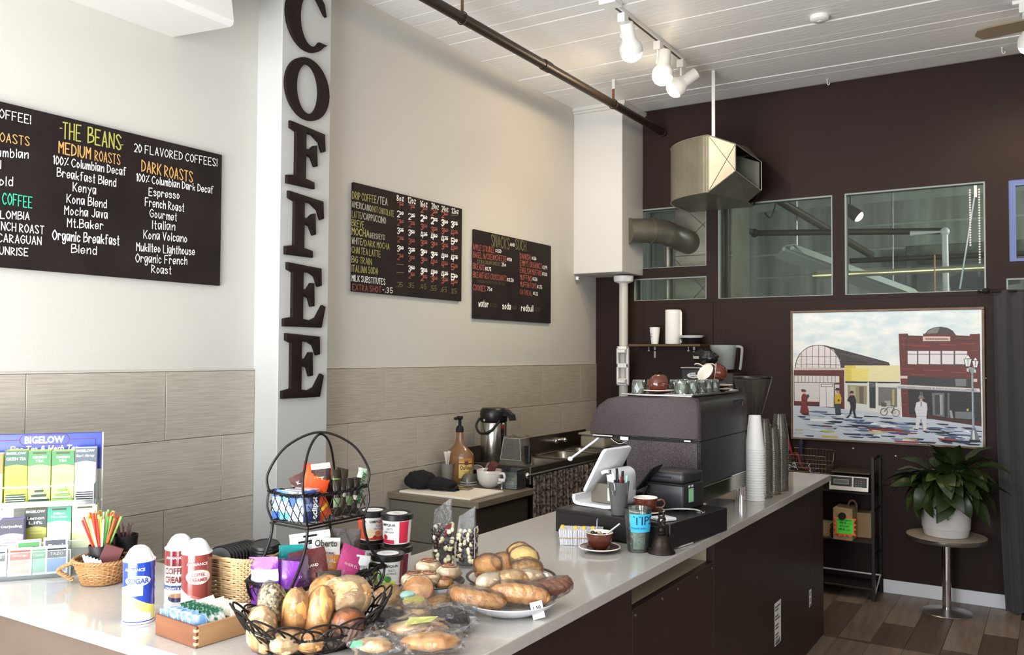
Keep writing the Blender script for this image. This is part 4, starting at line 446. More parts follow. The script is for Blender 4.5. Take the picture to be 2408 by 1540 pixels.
# ------------------------------------------------------------------ the neighbouring room seen through the inner windows
nb = B().box((-1.6,11.6,0),(7,11.7,4.3)); nb.box((-1.7,YB+.14,0),(-1.6,11.7,4.3)); nb.box((7,YB+.14,0),(7.1,11.7,4.3))
struct('wall_far', nb, mat('far_room_paint', (184,188,180), .7, nz=(.9,(140,146,138),5,(6,6,.5),.3)), 'greenish white walls of the neighbouring room')
cs = B().box((-1.7,YB+.14,3.68),(7.1,11.7,3.8))
for k in range(7): cs.box((-1.6,7.1+k*.7,3.65),(7,7.13+k*.7,3.68))
struct('ceiling_far', cs, mat('far_ceiling_paint',(200,206,200),.7), 'ceiling of the neighbouring room')
struct('floor_far', B().box((-1.7,YB+.14,-.1),(7.1,11.7,0)), mat('far_floor',(90,84,78),.7), 'floor of the neighbouring room')
nw = B()
for k in range(16): nw.box((-1.6,7.0+k*.3,0),(-1.585,7.27+k*.3,3.67))
for k in range(12): nw.box((-1.6,11.585,.0+k*.3),(7,11.6,.27+k*.3))
struct('trim_4', nw, mat('far_board_paint',(176,180,172),.7,nz=(1.2,(112,116,110),5,(5,5,.4),.22)), 'old painted boards cladding the neighbouring room')
# ------------------------------------------------------------------ COFFEE letters on the pilaster
def letter_poly(ch):
    # outlines on a 100 x 100 box (slab serif, hand-cut look)
    if ch == 'F': return [[(8,100),(94,94),(96,66),(88,63),(80,78),(62,87),(47,88),(47,62),(56,62),(66,70),(74,72),(76,38),(69,36),(60,50),(47,53),(47,14),(68,11),(69,0),(2,0),(2,13),(22,16),(22,85),(8,89)]]
    if ch == 'E': return [[(8,100),(88,96),(89,68),(81,66),(72,82),(60,87),(45,88),(45,60),(55,61),(63,71),(71,71),(72,34),(64,33),(58,47),(45,50),(45,13),(62,11),(76,16),(92,37),(99,34),(90,0),(1,0),(1,12),(20,15),(20,85),(8,89)]]
def slab(b, poly, x0, x1, bev=.004, z=None):
    """poly of (y,z) extruded along x towards the room, front edge rounded"""
    bm = bmesh.new(); vs = [bm.verts.new((x0,y,zz)) for y,zz in poly]; f = bm.faces.new(vs)
    if f.normal.x < 0 or True:
        bm.normal_update()
    r = bmesh.ops.extrude_face_region(bm, geom=[f]); nv = [v for v in r['geom'] if isinstance(v, bmesh.types.BMVert)]
    for v in nv: v.co.x = x1
    bmesh.ops.recalc_face_normals(bm, faces=bm.faces[:])
    ed = [e for e in bm.edges if all(abs(v.co.x-x1) < 1e-6 for v in e.verts)]
    bmesh.ops.bevel(bm, geom=ed, offset=bev, segments=2, profile=.5, affect='EDGES')
    b.bm(bm)
    return b
M_let = mat('black_sign_enamel', (30,20,20), .6, spec=.2)
def pil_letter(ch, y0, y1, z0, z1, label):
    b = B(); X0 = .166; X1 = .184
    if ch in 'CO':
        cy,cz = (y0+y1)/2,(z0+z1)/2; ry,rz = (y1-y0)/2,(z1-z0)/2
        if ch == 'O':
            n = 36; out = [(math.cos(2*PI*i/n),math.sin(2*PI*i/n)) for i in range(n)]
            O_ = [(cy+ry*a,cz+rz*c) for a,c in out]; I_ = [(cy+ry*(a*.52-.0),cz+rz*c*.80) for a,c in out]
            vs = [(X1,)+p for p in O_]+[(X1,)+p for p in I_]+[(X0,)+p for p in O_]+[(X0,)+p for p in I_]
            fs = []
            for i in range(n):
                j = (i+1)%n
                fs += [(i,j,n+j,n+i),(2*n+i,2*n+j,j,i),(n+i,n+j,3*n+j,3*n+i)]
            b.raw(vs, fs)
        else:
            P = []; n = 26
            for i in range(n+1):
                a = math.radians(42)+i/n*math.radians(276); P.append((cy-.01+ry*math.cos(a)*1.08,cz+rz*math.sin(a)))
            for i in range(n,-1,-1):
                a = math.radians(52)+i/n*math.radians(262); P.append((cy+.012+ry*math.cos(a)*.56,cz+rz*math.sin(a)*.80))
            P = P[:n+1]+[(y1-.012,z0+rz*.42)]+P[n+1:]+[(cy+ry*.72,cz+rz*.36),(y1-.022,cz+rz*.30)]
            slab(b, P, X0, X1, .003)
    else:
        for poly in letter_poly(ch):
            slab(b, [(y0+(y1-y0)*p[0]/100, z0+(z1-z0)*p[1]/100) for p in poly], X0, X1, .0035)
    return b.make('sign_letter', M_let, label=label, cat='letter', group='letters of the COFFEE sign on the pilaster', smooth=35)
pil_letter('C',2.925,3.195,3.135,3.46,'black serif letter C at the top of the pilaster')
pil_letter('O',2.905,3.198,2.795,3.102,'black serif letter O under the C')
pil_letter('F',2.917,3.188,2.462,2.768,'upper letter F of the COFFEE sign, under the O')
pil_letter('F',2.913,3.182,2.120,2.428,'lower letter F of the COFFEE sign, above the two Es')
pil_letter('E',2.910,3.192,1.776,2.084,'upper letter E of the COFFEE sign, under the Fs')
pil_letter('E',2.906,3.186,1.432,1.744,'lowest letter E of the COFFEE sign')
# ------------------------------------------------------------------ chalk boards
BC = {'w':(236,234,230),'W':(240,238,234),'w2':(186,182,164),'t':(206,160,92),'y':(172,170,84),'g':(60,206,160),'o':(168,160,96),'r':(158,86,74),'d':(112,108,70),'D':(74,68,50)}
def board(data, y0,y1,z0,z1, label, lw):
    t = T('chalkboard', label, 'sign', (0.0015,(y0+y1)/2,z0))
    cy = (y0+y1)/2
    B().rbox((0,y0-cy,0),(.018,y1-cy,z1-z0),.0015,1).make('panel', mat('chalkboard_black', (27,20,20), .65, spec=.2, nz=(5,(42,34,32),4,(1,1,1),.25)), t)
    groups = {}
    for tx,ya,za,yb,zb,h,c in data: groups.setdefault(c, []).append((tx,ya,za,yb,zb,h))
    for c,L in groups.items():
        b = B()
        for tx,ya,za,yb,zb,h in L:
            k = (zb-za)/max(yb-ya,.001); kk = k
            def fn(u,v,ya=ya,za=za,k=kk): return (.0192, ya+u-cy, za+k*u+v-z0)
            thick = lw*(1.35 if c in 'W' or h > .09 else 1)*(1 if h > .035 else .6)
            hand(b, tx, yb-ya, h, fn, None, thick, jit=.12)
        nm = {'w':'white','W':'white','w2':'cream','t':'tan','y':'olive','g':'green','o':'olive','r':'red','d':'faded green','D':'faded brown'}[c]
        b.make('lettering', mat('chalk_'+c, BC[c], .7), t, label=nm+' hand lettering')
    return t
board(BOARD_A, 1.42,2.672,1.958,2.566, 'wide black coffee menu board left of the pilaster', .0058)
board(BOARD_B, 3.563,4.590,1.990,2.592, 'black drinks price board just right of the pilaster', .0064)
board(BOARD_C, 4.733,5.765,1.885,2.478, 'smaller looking black snack board nearest the corner column', .0068)
# ------------------------------------------------------------------ painting
pt = T('framed_painting', 'large street painting in a thin wooden frame on the brown wall', 'painting', (2.253,YB-.008,1.036))
M_fr = mat('painting_frame_wood', (112,84,52), .4, nz=(14,(84,60,38),4,(1,1,1),.2))
fx0,fx1,fz0,fz1 = -.632,.632,0,.944
for a in ((fx0,fx1,fz0,fz0+.014),(fx0,fx1,fz1-.018,fz1),(fx0,fx0+.016,fz0+.014,fz1-.018),(fx1-.016,fx1,fz0+.014,fz1-.018)):
    B().rbox((a[0],-.036,a[2]),(a[1],0,a[3]),.003,1).make('frame_rail', M_fr, pt)
M_sky = mat('painted_sky', (200,220,228), .5, nz=(7,(236,240,238),3,(1,1,2.2),.16), bump=(40,.4,(1,1,2)))
cv = B().box((fx0+.012,-.028,.012),(fx1-.012,-.006,.93)); cv.make('canvas', M_sky, pt)
M_oil = mat('oil_paint', rough=.5, attr=True, bump=(50,.5,(1,1,3)))
b = B()
for i,(c,q) in enumerate(PAINTING):
    y = -.0283-.000012*i
    n = len(q)//2; pts = [(max(fx0+.013,min(fx1-.013,q[2*k]/1000+1.6-2.253)), y, max(.013,min(.929,q[2*k+1]/1000+1.0-1.036))) for k in range(n)]
    b.raw(pts, [tuple(range(n))], ((c>>16)&255,(c>>8)&255,c&255))
b.make('painted_street', M_oil, pt)
b = B(); hand(b, 'MORETON', .052, .014, lambda u,v:(-.60+u,-.0325,.062+v), None, .0025); hand(b, 'DILLAWAY', .06, .014, lambda u,v:(-.603+u,-.0325,.038+v), None, .0025)
b.make('signature', mat('signature_paint',(190,180,140),.5), pt)
b = B(); b.text('OAKGREEN COFFEE & RESTAURANT SUPPLIES', .48, .010, lambda u,v:(.100+u,-.0325,.3975-.027*u+v))
b.text('OAKGREEN', .135, .012, lambda u,v:(.278+u,-.0325,.723+v))
b.make('lettering', mat('sign_grey_paint',(96,92,90),.5), pt)
# ------------------------------------------------------------------ service counter
CT = .93
M_quartz = mat('grey_quartz', (190,186,180), .14, nz=(60,(180,176,170),4,(1,1,1),.3), spec=.55, coat=.25)
bm = bmesh.new()
pol = [(.02,1.346),(2.122,1.346),(2.122,5.50),(1.328,5.50),(1.328,1.90),(.02,1.90)]
f = bm.faces.new([bm.verts.new((x,y,CT-.034)) for x,y in pol]); bm.normal_update()
r = bmesh.ops.extrude_face_region(bm, geom=[f])
for v in r['geom']:
    if isinstance(v, bmesh.types.BMVert): v.co.z = CT
bmesh.ops.recalc_face_normals(bm, faces=bm.faces[:])
bmesh.ops.bevel(bm, geom=[e for e in bm.edges if all(v.co.z > CT-.001 for v in e.verts)], offset=.003, segments=2, profile=.5, affect='EDGES')
for v in bm.verts: v.co.z -= CT-.034
wt = T('worktop','long pale grey quartz counter top with an L-shaped turn','worktop',(0,0,CT-.034))
B().bm(bm).make('slab', M_quartz, wt)
cb_ = T('service_counter','dark brown panelled base of the long service counter','counter',(0,0,0))
M_pan = mat('dark_brown_panel', (48,33,27), .42, nz=(4,(40,27,23),4,(1,1,1.5),.25))
CT0 = CT-.035
B().rbox((2.07,1.42,.0),(2.1,2.644,CT0),.002,1).make('panel', M_pan, cb_)
B().rbox((2.07,2.648,.0),(2.1,3.441,.812),.002,1).make('panel', M_pan, cb_)
B().rbox((2.07,3.445,.0),(2.1,5.052,CT0),.002,1).make('panel', M_pan, cb_)
B().rbox((2.07,5.056,.0),(2.1,5.385,CT0),.002,1).make('panel', M_pan, cb_)
B().rbox((1.36,5.36,.0),(2.068,5.385,CT0),.002,1).make('end_panel', M_pan, cb_)
B().rbox((1.34,1.9,.0),(1.365,5.355,CT0),.002,1).make('back_panel', M_pan, cb_)
B().rbox((.03,1.42,.0),(2.068,1.44,CT0),.002,1).make('front_panel', mat('beige_brown_panel', (98,84,74), .5, nz=(5,(88,74,64),4,(1,1,1),.3)), cb_)
n = B(); n.box((1.80,2.648,.80),(2.068,3.441,.812)); n.box((1.795,2.648,.80),(1.80,3.441,CT0)); n.box((1.8,2.64,.812),(2.068,2.648,CT0)); n.box((1.8,3.441,.812),(2.068,3.447,CT0))
n.make('niche', mat('bare_niche_board', (176,168,144), .6), cb_)
sc = B()
for y,z in ((2.67,.79),(2.9,.79),(3.05,.79),(3.25,.79),(3.42,.79),(2.64,.62),(2.64,.45)): sc.cyl((2.099,y,z),(2.103,y,z),.005,8)
sc.make('screw', mat('screw_steel',(120,112,104),.4,.6), cb_).__setitem__('kind','stuff')
M_paper = mat('paper', (226,226,224), .6)
def sticker(y0,y1,z0,z1,lab,n):
    t = T('barcode_sticker', lab, 'sticker', (2.1005,(y0+y1)/2,z0))
    w = (y1-y0)/2; B().box((0,-w,0),(.0006,w,z1-z0)).make('label', M_paper, t)
    b = B(); hh = z1-z0
    for i in range(n):
        a = i/n
        if i%3 != 1: b.box((.0006,-w*.8,hh*a+.004),(.0009,w*(.2 if i%4 else .7),hh*a+.012))
    for k in range(16): b.box((.0006,-w*.8+k*w*.1,.006),(.0009,-w*.8+k*w*.1+w*(.03+.03*(k%3)),hh*.13))
    b.make('print', mat('grey_ink',(96,96,98),.6), t)
sticker(4.33,4.445,.222,.430,'taller white barcode sticker low on the brown counter panel',14)
sticker(5.03,5.08,.245,.338,'smaller white barcode sticker near the far end of the counter',8)
# ------------------------------------------------------------------ ceiling pipe, hangers, lamps
M_rust = mat('brown_iron_pipe', (50,41,34), .45, .3, nz=(30,(48,38,30),3,(1,1,1),.25))
t = T('ceiling_pipe','long dark brown iron pipe running under the ceiling into the brown wall','pipe',(.606,1.0,3.45))
B().cyl((0,0,0),(0,YB-1.0+.02,0),.029,20).make('pipe', M_rust, t, smooth=40)
B().cyl((0,3.62,0),(0,3.70,0),.034,20).make('coupling', M_rust, t, smooth=40)
B().cyl((0,YB-1.0-.03,0),(0,YB-1.0+.02,0),.034,20).make('coupling', M_rust, t, smooth=40)
def hanger(y, lab):
    t = T('pipe_hanger', lab, 'hanger', (.606,y,H))
    B().rbox((-.012,-.002,-.07),(.012,.002,0),.001,1).make('strap', M_white, t)
    b = B(); b.box((-.009,-.0015,-.155),(.009,.0015,-.06))
    b.make('rusty_strap', mat('rust_strap',(112,72,44),.6), t)
    B().tube([(.034*math.cos(a),-.0,-.182+.034*math.sin(a)) for a in [PI*2*i/16 for i in range(16)]], .003, 4, True).make('ring', M_rust, t)
hanger(5.63,'rusty strap hanger holding the pipe near the corner column'); hanger(3.755,'strap hanger holding the pipe at the top edge of the photo')
M_glow = mat('lit_bulb', (255,232,196), .3, emit=34)
M_enamel = mat('white_enamel', (236,235,230), .3)
def track_head(loc, aim, lab, power=26):
    """loc: point under the rail; aim: direction of the beam"""
    t = T('track_spotlight', lab, 'spotlight', loc, group=None)
    B().rbox((-.019,-.026,-.045),(.019,.026,0),.004,2).make('adapter', M_enamel, t)
    b = B(); b.rbox((-.006,-.012,-.105),(.006,.012,-.04),.003,1); b.sph((0,0,-.105),.016,10); b.make('stem', M_enamel, t, smooth=40)
    d = Vector(aim).normalized(); q = d.to_track_quat('Z','Y').to_matrix().to_4x4(); P = Vector((0,0,-.115))+Vector(aim).normalized()*.01+Vector((.03,0,0))
    b = B(); b.M = Matrix.Translation(P)@q@Matrix.Translation((0,0,-.075))
    b.lathe([(0,0),(.030,0),(.033,.006),(.034,.075),(.040,.088),(.052,.105),(.056,.118),(.056,.145),(.053,.148)],24); b.make('lamp_shade', M_enamel, t, smooth=40)
    b = B(); b.M = Matrix.Translation(P)@q@Matrix.Translation((0,0,-.075))
    b.lathe([(.0525,.138),(.050,.155),(.040,.172),(.022,.183),(0,.187)],24); b.make('bulb', M_glow, t, smooth=60)
    pd = bpy.data.lights.new('lamp_light','SPOT'); pd.energy = power; pd.color = (1,.78,.52); pd.spot_size = math.radians(150); pd.spot_blend = .6; pd.shadow_soft_size = .04
    t.scale = (1.2,1.2,1.2)
    lo = bpy.data.objects.new('lamp_light', pd); COL.objects.link(lo); lo.parent = t
    lo.location = P+d*.13; lo.rotation_euler = (-d).to_track_quat('Z','Y').to_euler()
    return t
t = T('track_rail','white ceiling track rail carrying three spotlights','rail',(1.195,4.34,H-.02))
B().rbox((-.018,0,0),(.018,1.12,.02),.002,1).box((-.05,-.03,-.012),(.05,.06,.02)).make('rail', M_enamel, t)
B().box((-.007,.08,-.0015),(.007,1.1,.001)).make('slot', mat('track_slot',(70,60,54),.5), t)
track_head((1.195,4.52,H-.022),(-.05,.55,-.83),'white track spotlight nearest the camera, aimed away down the wall')
track_head((1.195,5.045,H-.022),(-.03,-.15,-1),'middle white track spotlight of the three, pointing down')
track_head((1.195,5.44,H-.022),(-.82,-.35,-.62),'far white track spotlight leaning towards the left wall')
t = T('track_rail','second white track rail at the right edge of the photo','rail',(3.10,5.55,H-.02))
B().rbox((0,-.018,0),(1.2,.018,.02),.002,1).make('rail', M_enamel, t)
track_head((3.155,5.55,H-.022),(-.05,.4,-.9),'white track spotlight cut by the right edge of the photo', 30)
t = T('ceiling_fan','brown wooden fan blade reaching in at the right edge','fan',(3.75,5.05,3.36))
B().cyl((0,0,.03),(0,0,.272),.012,10).make('rod', M_enamel, t); B().lathe([(0,-.05),(.08,-.04),(.1,0),(.09,.04),(.03,.06),(0,.06)],24).make('motor', M_enamel, t, smooth=40)
bl0 = None
for k in range(5):
    b = B(); b.M = Matrix.Rotation(math.radians(170+72*k),4,'Z')@Matrix.Rotation(.15,4,'X')
    b.prism([(.12,-.045),(.75,-.062),(.80,-.05),(.825,0),(.80,.05),(.75,.062),(.12,.045)], -.004,.004); b.make('blade', mat('fan_blade_wood',(132,116,92),.5), t)
t = T('smoke_detector','round flat white smoke detector on the ceiling','detector',(2.137,5.197,H)); 
B().lathe([(0,-.03),(.04,-.03),(.052,-.022),(.056,0),(0,0)],28).make('body', M_enamel, t, smooth=40); B().lathe([(0,-.034),(.012,-.033),(.013,-.029),(0,-.029)],12).make('button', M_white, t)
for (x,y,lab) in ((1.914,6.43,'small white ceiling hook, the left one above the brown wall'),(3.013,6.34,'small white ceiling hook near the right spotlight')):
    b = B(); b.tube([(0,0,0),(0,0,-.03),(.008,0,-.042),(.016,0,-.036),(.016,0,-.026)],.003,5); b.lathe([(0,-.003),(.009,-.003),(.009,0),(0,0)],10); tt = b.make('ceiling_hook', M_white, label=lab, cat='hook', loc=(x,y,H))
# wedge shaped white heater on the left wall, top left
t = T('wall_heater','white sloping air unit on the upper left wall','air unit',(0,1.75,3.02))
b = B(); b.prism([(0,.02),(.38,-.010),(.395,-.004),(.40,.012),(.31,.56),(0,.58)], -.55,.66, ax='y'); b.make('housing', mat('heater_white',(214,212,208),.4), t)
# ------------------------------------------------------------------ galvanised duct elbow
M_galv = mat('galvanised_sheet', (150,147,134), .42, .75, nz=(5,(128,124,110),3,(1,1,1),.25))
t = T('duct_elbow','curved galvanised sheet-metal duct hanging from the ceiling before the brown wall','duct',(1.28,6.0,2.8))
def duct():
    # plan: curved back from the wall round to the front, then a short straight run and an open outlet flaring right
    P = [(-.44,.555),(-.455,.30),(-.43,.12),(-.36,-.02),(-.24,-.13),(-.10,-.19),(-.03,-.20)]
    Q = smoothpts([(x,y,0) for x,y in P],3); outer = [(v.x,v.y) for v in Q]
    b = B(); z0,z1 = -.02,.38
    for (a,c) in zip(outer[:-1],outer[1:]): b.raw([(a[0],a[1],z0),(c[0],c[1],z0),(c[0],c[1],z1),(a[0],a[1],z1)],[(0,1,2,3)])
    b.make('curved_side', M_galv, t, smooth=50)
    b = B(); b.raw([(-.03,-.20,z0),(.155,-.17,.115),(.155,-.17,.30),(-.03,-.20,z1)],[(0,1,2,3)]); b.make('front_sheet', M_galv, t)
    inner = [(.20,.555),(.24,.10)]
    b = B(); b.raw([(x,y,z0) for x,y in outer]+[(.155,-.17,.115),(.245,.13,.02),(.10,.30,z0),(.06,.555,z0)],[tuple(range(len(outer)+3,-1,-1))]); b.make('bottom_sheet', M_galv, t)
    b = B(); b.raw([(x,y,z1) for x,y in outer]+[(.155,-.17,.30),(.245,.13,.225),(.10,.30,z1),(.06,.555,z1)],[tuple(range(len(outer)+4))]); b.make('top_sheet', M_galv, t)
    b = B(); b.raw([(.245,.13,.02),(.245,.13,.225),(.06,.555,z1),(.06,.555,z0)],[(0,1,2,3)])
    b.raw([(.02,.06,.06),(.235,.12,.03),(.235,.12,.22),(.02,.06,.30)],[(0,1,2,3)]); b.make('inner_sheet', mat('duct_inside',(84,82,74),.5,.6), t)
    b = B(); 
    for pts in ([(x,y-.002,z1) for x,y in outer],[(x,y-.002,z0) for x,y in outer],[(-.03,-.202,z0),(-.03,-.202,z1)],[(-.05,-.2,z0),(-.05,-.2,z1)],[(.155,-.172,.115),(.155,-.172,.30)],[(-.03,-.2,z1),(.155,-.172,.30),(.245,.13,.225)],[(-.03,-.2,z0),(.155,-.172,.115),(.245,.13,.02)],[(.245,.13,.02),(.245,.13,.225)]):
        b.tube(pts,.0035,4)
    b.make('seam', mat('seam_metal',(176,172,158),.35,.7), t)
    b = B()
    for a,c in (((-.03,-.202,z1),(.155,-.1725,.115)),((-.03,-.202,z0),(.155,-.1725,.30))): b.tube([a,c],.0018,4)
    b.make('cross_crease', M_galv, t)
duct()
t = T('duct_strap','white painted steel strap from the ceiling down to the duct','strap',(1.282,5.82,3.13))
B().rbox((-.012,-.002,0),(.012,.002,H-3.13),.001,1).make('strap', M_white, t); B().cyl((0,-.008,.03),(0,.012,.03),.009,8).make('bolt', M_steel, t)
# ------------------------------------------------------------------ white pipe under the column with its plastic holder
t = T('vent_pipe','white painted vertical pipe under the boxed column','pipe',(.333,6.40,.852))
B().cyl((0,0,-.852),(0,0,1.40),.036,24).make('pipe', mat('pipe_paint',(196,192,182),.4), t, smooth=40)
B().lathe([(.036,1.37),(.075,1.385),(.08,1.40),(.08,1.43),(.036,1.435)],24).make('flange', M_white, t, smooth=40)
t = T('plastic_rack','open white plastic holder strapped on the vertical pipe','holder',(.355,6.335,1.405))
b = B()
b.rbox((-.05,-.012,0),(-.035,.02,.31),.004,1); b.rbox((.035,-.012,0),(.05,.02,.31),.004,1); b.rbox((-.05,-.012,.14),(.05,.0,.175),.004,1); b.rbox((-.05,-.012,.29),(.05,.0,.31),.004,1); b.rbox((-.05,-.012,0),(.05,.0,.015),.004,1); b.make('frame', M_whitep, t)
for z in (.25,.012):
    b = B(); b.prism([(-.012,z),(-.06,z+.012),(-.06,z+.03),(-.012,z+.045)],-.02,.045,ax='x'); b.make('arm', M_whitep, t)
b = B().rbox((0,-.02,0),(.022,.02,.028),.003,1).make('junction_box', M_whitep, label='tiny white box under the corner column', cat='box', loc=(.011,6.20,2.248)); B().cyl((.022,0,.014),(.03,0,.014),.005,8).make('button', M_black, b)
# ------------------------------------------------------------------ wall shelf and what stands on it
M_wd = mat('shelf_walnut', (96,72,46), .5, nz=(9,(74,54,36),4,(.3,3,3),.25))
M_lamt0 = mat('dark_laminate_top', (84,72,60), .35)
t = T('wall_shelf','narrow brown wooden shelf on the peg board','shelf',(.70,6.445,1.715))
B().rbox((-.295,-.115,0),(.30,.113,.018),.002,1).make('shelf_board', M_wd, t)
for x in (-.16,.17):
    b = B(); b.box((x-.008,-.02,-.035),(x+.008,.113,-.028)); b.box((x-.008,.105,-.09),(x+.008,.113,.0)); b.cyl((x,-.015,-.04),(x,-.015,0),.004,6); b.make('bracket', M_steel, t)
ZS = 1.7335
M_cup = mat('white_paper_cup', (236,235,232), .45)
def paper_cup(name, h, r0, r1, m, lab, cat, loc, group, up=True, rim=True, n=22):
    pr = [(0,.004),(r0-.003,.004),(r0-.002,0),(r0,0),(r1,h-.003),(r1+.0022,h-.003),(r1+.0022,h),(r1,h),(r0-.0015,.006),(0,.006)] 
    b = B(); 
    if up: b.lathe(pr, n)
    else: b.lathe([(r,h-z) for r,z in pr][::-1], n)
    return b.make(name, m, smooth=40, label=lab, cat=cat, loc=loc, group=group)
lbs = ['outer paper cup of the short stack on the wall shelf, rim lowest','second paper cup of the short stack on the wall shelf','third paper cup of the short stack on the wall shelf','topmost paper cup of the short stack on the wall shelf']
for k in range(4):
    if k == 0: c0 = paper_cup('paper_cup', .105, .028,.040, M_cup, lbs[0],'cup',(.590,6.43,ZS),'paper cups on the wall shelf')
    else: c = c0.copy(); COL.objects.link(c); c.location.z += .0095*k; c['label'] = lbs[k]
b = B()
for s_,z in (('The',.075),('best',.055)):
    hand(b, s_, .03, .013, lambda u,v:(.0375*math.sin(-1.0+u*26)*1.0-0,-.0375*math.cos(-1.0+u*26),z+v), None, .0016)
b.make('marker_writing', mat('marker_ink',(50,60,70),.6), c0)
t = T('paper_towel_roll','tall white paper towel roll standing on the wall shelf','paper towels',(.735,6.45,ZS))
B().lathe([(.02,0),(.060,0),(.061,.002),(.061,.268),(.058,.27),(.02,.27),(.02,0)],32).make('roll', mat('tissue',(240,239,235),.85,bump=(120,.3,(1,1,1))), t, smooth=40)
b = B(); b.raw([(.061,.0,.0),(.075,-.004,.02),(.075,-.004,.25),(.061,0,.268)],[(0,1,2,3)]); b.make('loose_sheet', MATS['tissue'], t)
t = T('filter_tray','oval black plastic tray holding white coffee filters on the shelf','tray',(.897,6.425,ZS))
B().lathe([(0,.0),(.070,0),(.085,.040),(.094,.044),(.094,.047),(.082,.045),(.066,.004),(0,.004)],32).make('tray', M_black, t, smooth=40)
n = 60; vs = []
for r_,z in ((.05,.03),(.075,.045),(.093,.066)):
    for i in range(n): a = 2*PI*i/n; k = 1+(.035 if i%2 else -.0)*(1 if r_ > .06 else 0); vs.append((r_*k*math.cos(a),r_*k*math.sin(a),z+(.002 if i%2 else 0)))
fs = [(j*n+i,j*n+(i+1)%n,(j+1)*n+(i+1)%n,(j+1)*n+i) for j in range(2) for i in range(n)]+[tuple(range(n-1,-1,-1))]
f0 = B().raw(vs,fs).make('coffee_filters', mat('filter_paper',(240,240,238),.8), label='nested white fluted coffee filters in the black tray', cat='filters', loc=(.897,6.425,ZS+.0))
# ------------------------------------------------------------------ bulk grinder, jug, bag and cloth near the brown wall
o = T('rear_counter','low dark counter below the brewer in the far corner','counter',(1.0,6.2,0))
B().rbox((-.32,-.30,.0),(.36,.355,.872),.002,1).make('body', M_pan, o); B().rbox((-.34,-.32,.872),(.38,.356,.899),.003,1).make('countertop', M_lamt0, o)
t = T('drip_brewer','black coffee brewer with an oval maker badge behind the espresso machine','brewer',(1.115,6.05,.9))
B().rbox((-.10,-.15,.44),(.10,.02,.652),.006,2).rbox((-.10,.02,.0),(.10,.33,.64),.006,2).rbox((-.10,-.15,0),(.10,.05,.10),.006,2).make('body', M_black, t)
B().rbox((-.105,-.155,.652),(.10,.10,.664),.003,2).make('top_plate', M_steel, t)
b = B(); b.M = Matrix.Translation((-.005,-.152,.605))@Matrix.Rotation(PI/2,4,'X'); b.prism([(.05*math.cos(a)*(1) ,.020*math.sin(a)) for a in [2*PI*i/24 for i in range(24)]],0,.003); b.make('badge', mat('badge_silver',(190,190,190),.3,.5), t)
b = B(); b.text('BUNN', .056, .012, lambda u,v:(-.033+u,-.1562,.607+v)); hand(b,'omatic',.05,.009,lambda u,v:(-.028+u,-.1562,.593+v),None,.002); b.make('lettering', M_blackm, t)
B().cyl((-.06,-.05,.25),(-.06,-.05,.44),.016,12).cyl((.0,-.05,.25),(.0,-.05,.44),.016,12).make('spout', M_black, t)
o = B().rbox((0,0,0),(.11,.30,.62),.006,2).make('bean_grinder', mat('dark_brown_plastic',(36,28,26),.5), label='dark upright bean grinder cabinet against the brown wall', cat='grinder', loc=(1.225,6.08,.9))
t = T('measuring_jug','frosted plastic jug turned upside down beside the brewer','jug',(1.19,6.30,1.545))
b = B(); b.lathe([(.074,0),(.078,.004),(.098,.175),(.10,.18),(.095,.18),(.075,.006)],28); b.lathe([(0,.004),(.074,.0)],28); b.make('jug_body', glassy('frosted_plastic',(206,214,214),.25,.45,1.3), t, smooth=40)
B().tube(smoothpts([(.09,0,.17),(.13,0,.165),(.14,0,.14),(.128,0,.02),(.122,0,.0)],4),.010,8).make('handle', MATS['frosted_plastic'], t, smooth=40)
b = B(); vs = []; 
b.M = Matrix.Diagonal((1,.8,1,1)); b.sph((0,0,.045),.075,20,jit=.28,seed=3,sc=(1.15,.8,.78)); b.sph((.03,0,.04),.06,16,jit=.3,seed=8,sc=(1.2,.9,.7))
bg = b.make('coffee_bag', mat('black_foil_bag',(20,18,19),.35,bump=(40,.8,(1,1,1))), smooth=50, label='crumpled black bag with a small badge lying on the brewer', cat='bag', loc=(1.135,6.05,1.592))
B().box((-.062,-.065,.03),(-.02,-.063,.05)).make('badge', mat('grey_badge',(150,150,140),.5), bg)
cl = B(); n = 12; vs = []
for j in range(6):
    for i in range(n+1):
        x = i/n*.19; y = -.03+j*.014; z = .008+.010*math.sin(i*.9+j*.7)+(-.035*((i-8)/4)**2 if i > 8 else 0); vs.append((x,y,z))
fs = [(j*(n+1)+i,j*(n+1)+i+1,(j+1)*(n+1)+i+1,(j+1)*(n+1)+i) for j in range(5) for i in range(n)]
cl.raw(vs,fs); o = cl.make('cloth', mat('cream_cloth',(222,212,194),.9), smooth=60, label='folded cream cloth draped over the brewer top', cat='cloth', loc=(1.11,5.93,1.575)); 
sm = o.modifiers.new('s','SOLIDIFY'); sm.thickness = .006
# ------------------------------------------------------------------ back counter along the left wall
M_lam = mat('grey_laminate', (118,112,100), .42, nz=(90,(104,98,88),3,(1,1,1),.3))
M_lamt = mat('grey_laminate_top', (122,110,94), .35)
t = T('base_cabinet','grey laminate base cabinet with a door and drawer front below the tiled wall','cabinet',(0.012,3.90,0))
B().rbox((0,.01,.0),(.600,.55,.812),.002,1).make('body', mat('cabinet_side',(72,62,52),.45), t)
B().rbox((-.0,-.018,.815),(.632,.575,.852),.003,1).make('countertop', M_lamt, t)
B().rbox((.01,-.008,.59),(.592,.009,.808),.002,1).make('drawer_front', M_lam, t)
dd = B().rbox((.01,-.008,.08),(.40,.009,.585),.002,1).make('door', M_lam, t)
d2 = B().rbox((.405,-.008,.08),(.592,.009,.585),.002,1).make('door', M_lam, t)
M_pull = mat('dark_bronze_pull',(44,36,32),.35,.6)
